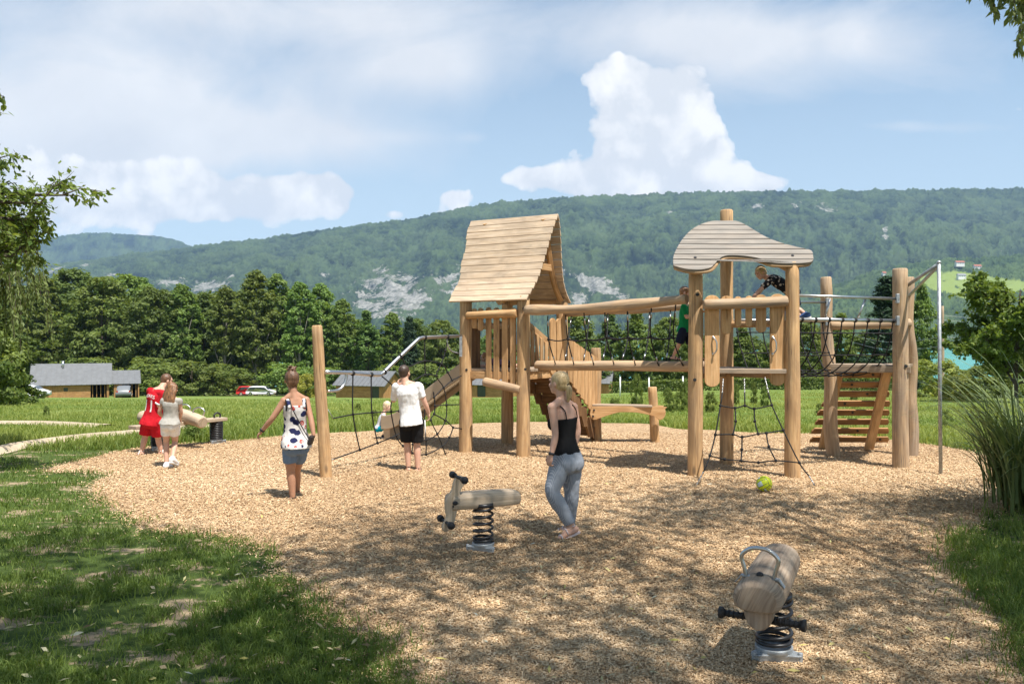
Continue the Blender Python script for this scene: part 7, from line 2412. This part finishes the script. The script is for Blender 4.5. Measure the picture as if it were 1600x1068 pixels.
for i in range(len(rings) - 1):
    for k in range(n):
        fs.append([i * n + k, i * n + (k + 1) % n, (i + 1) * n + (k + 1) % n, (i + 1) * n + k])
        u0, u1 = k * .04, (k + 1) * .04; uvs.append([(u0, rings[i][0] * L), (u1, rings[i][0] * L), (u1, rings[i + 1][0] * L), (u0, rings[i + 1][0] * L)])
fs += [list(reversed(range(n))), list(range((len(rings) - 1) * n, len(rings) * n))]; uvs += [[(.10 * math.cos(.26 * k), .10 * math.sin(.26 * k)) for k in range(n)]] * 2
body = MB(); body.add(vs, fs, uvs, True); body.build('log_body', M['rider'], R_, .008)
fc = hd - ax * (L * .03); mz = MB()
o = [(.085 * math.cos(a), .035 + .10 * math.sin(a) * (1.15 if math.sin(a) < 0 else .9)) for a in [2 * math.pi * i / 22 for i in range(22)]]
mz.prism(o, .09, fc + UP * -.115 + ax * .055, sdv, UP, 4); mz.build('muzzle', M['rider'], R_, .012)
# loop handle
lb = hd + ax * (L * .10) + upv * .10
la, lb2 = lb - sdv * -.075, lb - sdv * .085
mb = MB(); mb.tube(spline([la, la + upv * .05 + sdv * .012, la + upv * .115 + sdv * .026, la + upv * .16 - sdv * .02, (la + lb2) / 2 + upv * .172, lb2 + upv * .16 + sdv * .02, lb2 + upv * .115 - sdv * .026, lb2 + upv * .05 - sdv * .012, lb2], 5), .0125, 12); mb.build('loop_handle', M['steel'], R_)
mb = MB(); mb.plank(la + sdv * .03 - upv * .002, lb2 - sdv * .03 - upv * .002, .034, .007, ax, 1)
mb.plank(la + sdv * .03 + upv * -.003, la + sdv * .06 - upv * .045, .034, .007, ax, 1); mb.plank(lb2 - sdv * .03 + upv * -.003, lb2 - sdv * .062 - upv * .045, .034, .007, ax, 1); mb.build('handle_strap', M['galv'], R_)
mb = MB(); mb.ball((la + lb2) / 2 + upv * .012, (.022, .022, .018), 12, 8); mb.build('bolt', M['rubber'], R_)
fr_ = MB(); fcn = hd + ax * (L * .12) + UP * -.155
for s in (-1, 1):
    p = fcn + sdv * (.05 * s); q = fcn + sdv * (.235 * s)
    fr_.tube([p, q], .019, 12); fr_.tube([q - sdv * (.02 * s), q, q + sdv * (.016 * s)], [.024, .036, .036], 14)
    for i in range(5): 
        r_ = p.lerp(q, .15 + .15 * i); fr_.tube([r_, r_ + sdv * (.008 * s)], .023, 12)
fr_.build('footrest', M['rubber'], R_)

# seesaw on two springs
sA = G(247, 703); sB = V3(G(338, 692))
SW = empty('spring_seesaw', (sA + sB) / 2, 'wooden seesaw on black springs with log seats and loop handles', 'seesaw')
for p in (sA, sB):
    foot_plate(SW, p, .14, .4)
    spring(SW, p, .07, .42, .115, 10, .016, 1)
    mb = MB(); mb.tube([p + UP * .08, p + UP * .43], .105, 18); mb.build('spring_sleeve', M['blacksteel'], SW)
sd3 = (sB - sA).normalized(); sn = V3((-sd3.y, sd3.x, 0))
mb = MB(); mb.plank(sA - sd3 * .5 + UP * .46, sB + sd3 * .17 + UP * .47, .26, .065, sn, 1); mb.build('beam', M['pale'], SW, .01)
for (p, q) in ((P(283, 647, 15.25), P(317, 660, 14.85)), (P(222, 650, 16.0), P(250, 660, 15.6))):
    mb = MB(); mb.log(p, q, .125, .12, 81, n=18, bev=.03); mb.build('log_seat', M['pale'], SW)
for p in (P(287, 647, 15.2), P(309, 652, 15.0)):
    mb = MB(); d_ = V3((1, -.1, 0))
    mb.tube(spline([p - d_ * .06 + UP * .02, p - d_ * .09 + UP * .13, p + UP * .19 + d_ * .02, p + d_ * .13 + UP * .13, p + d_ * .10 + UP * .02], 5), .014, 8); mb.build('loop_handle', M['steel'], SW)
q = sB + sd3 * .02 + UP * .50; mb = MB(); mb.tube(spline([q - sd3 * .06, q - sd3 * .07 + UP * .06, q + UP * .10, q + sd3 * .07 + UP * .06, q + sd3 * .06], 4), .018, 8); mb.build('rubber_loop', M['rubber'], SW)

# ball
bc = P(1194, 760, 10.62); br = .104; bc.z = br + .008
m, nt, b = new_mat('ball_leather')
tc = nt.n('ShaderNodeTexCoord').outputs['Object']; mp = nt.mapping(tc, (1, 1, 1), rot=(.5, .35, .6))
sx = nt.n('ShaderNodeSeparateXYZ'); nt.l(mp, sx.inputs[0])
ax_, ay_, az_ = [nt.math('ABSOLUTE', sx.outputs[i]) for i in range(3)]
mx_ = nt.math('MAXIMUM', ax_, nt.math('MAXIMUM', ay_, az_))
# six faces of three strips each: the strip index comes from the coordinate across the face
isx = nt.math('GREATER_THAN', ax_, nt.math('MAXIMUM', ay_, az_)); isy = nt.math('MULTIPLY', nt.math('GREATER_THAN', ay_, nt.math('MAXIMUM', ax_, az_)), 1.0)
isz = nt.math('SUBTRACT', 1.0, nt.math('ADD', isx, isy))
crs = nt.math('ADD', nt.math('ADD', nt.math('MULTIPLY', isx, sx.outputs[1]), nt.math('MULTIPLY', isy, sx.outputs[2])), nt.math('MULTIPLY', isz, sx.outputs[0]))
rat = nt.math('DIVIDE', crs, mx_)
band = nt.math('ABSOLUTE', rat)
seam1 = nt.math('LESS_THAN', nt.math('ABSOLUTE', nt.math('SUBTRACT', band, .34)), .035)
srt = nt.math('SUBTRACT', mx_, nt.math('MAXIMUM', nt.math('MINIMUM', ax_, ay_), nt.math('MAXIMUM', nt.math('MINIMUM', ay_, az_), nt.math('MINIMUM', ax_, az_))))
seam2 = nt.math('LESS_THAN', srt, br * .045)
seam = nt.math('MAXIMUM', seam1, seam2)
white = nt.math('MULTIPLY', nt.math('LESS_THAN', band, .34), nt.math('LESS_THAN', sx.outputs[0], 0.0))
c = nt.mix(white, (.62, .70, .02, 1), (.60, .68, .64, 1)); c = nt.mix(seam, c, (.03, .06, .05, 1))
nt.l(c, b.inputs['Base Color']); b.inputs['Roughness'].default_value = .45
mb = MB(); mb.ball((0, 0, 0), br, 32, 20); bo = mb.build('ball', m); bo.location = bc; tag(bo, 'yellow green volleyball with white panels lying on the wood chips', 'ball')
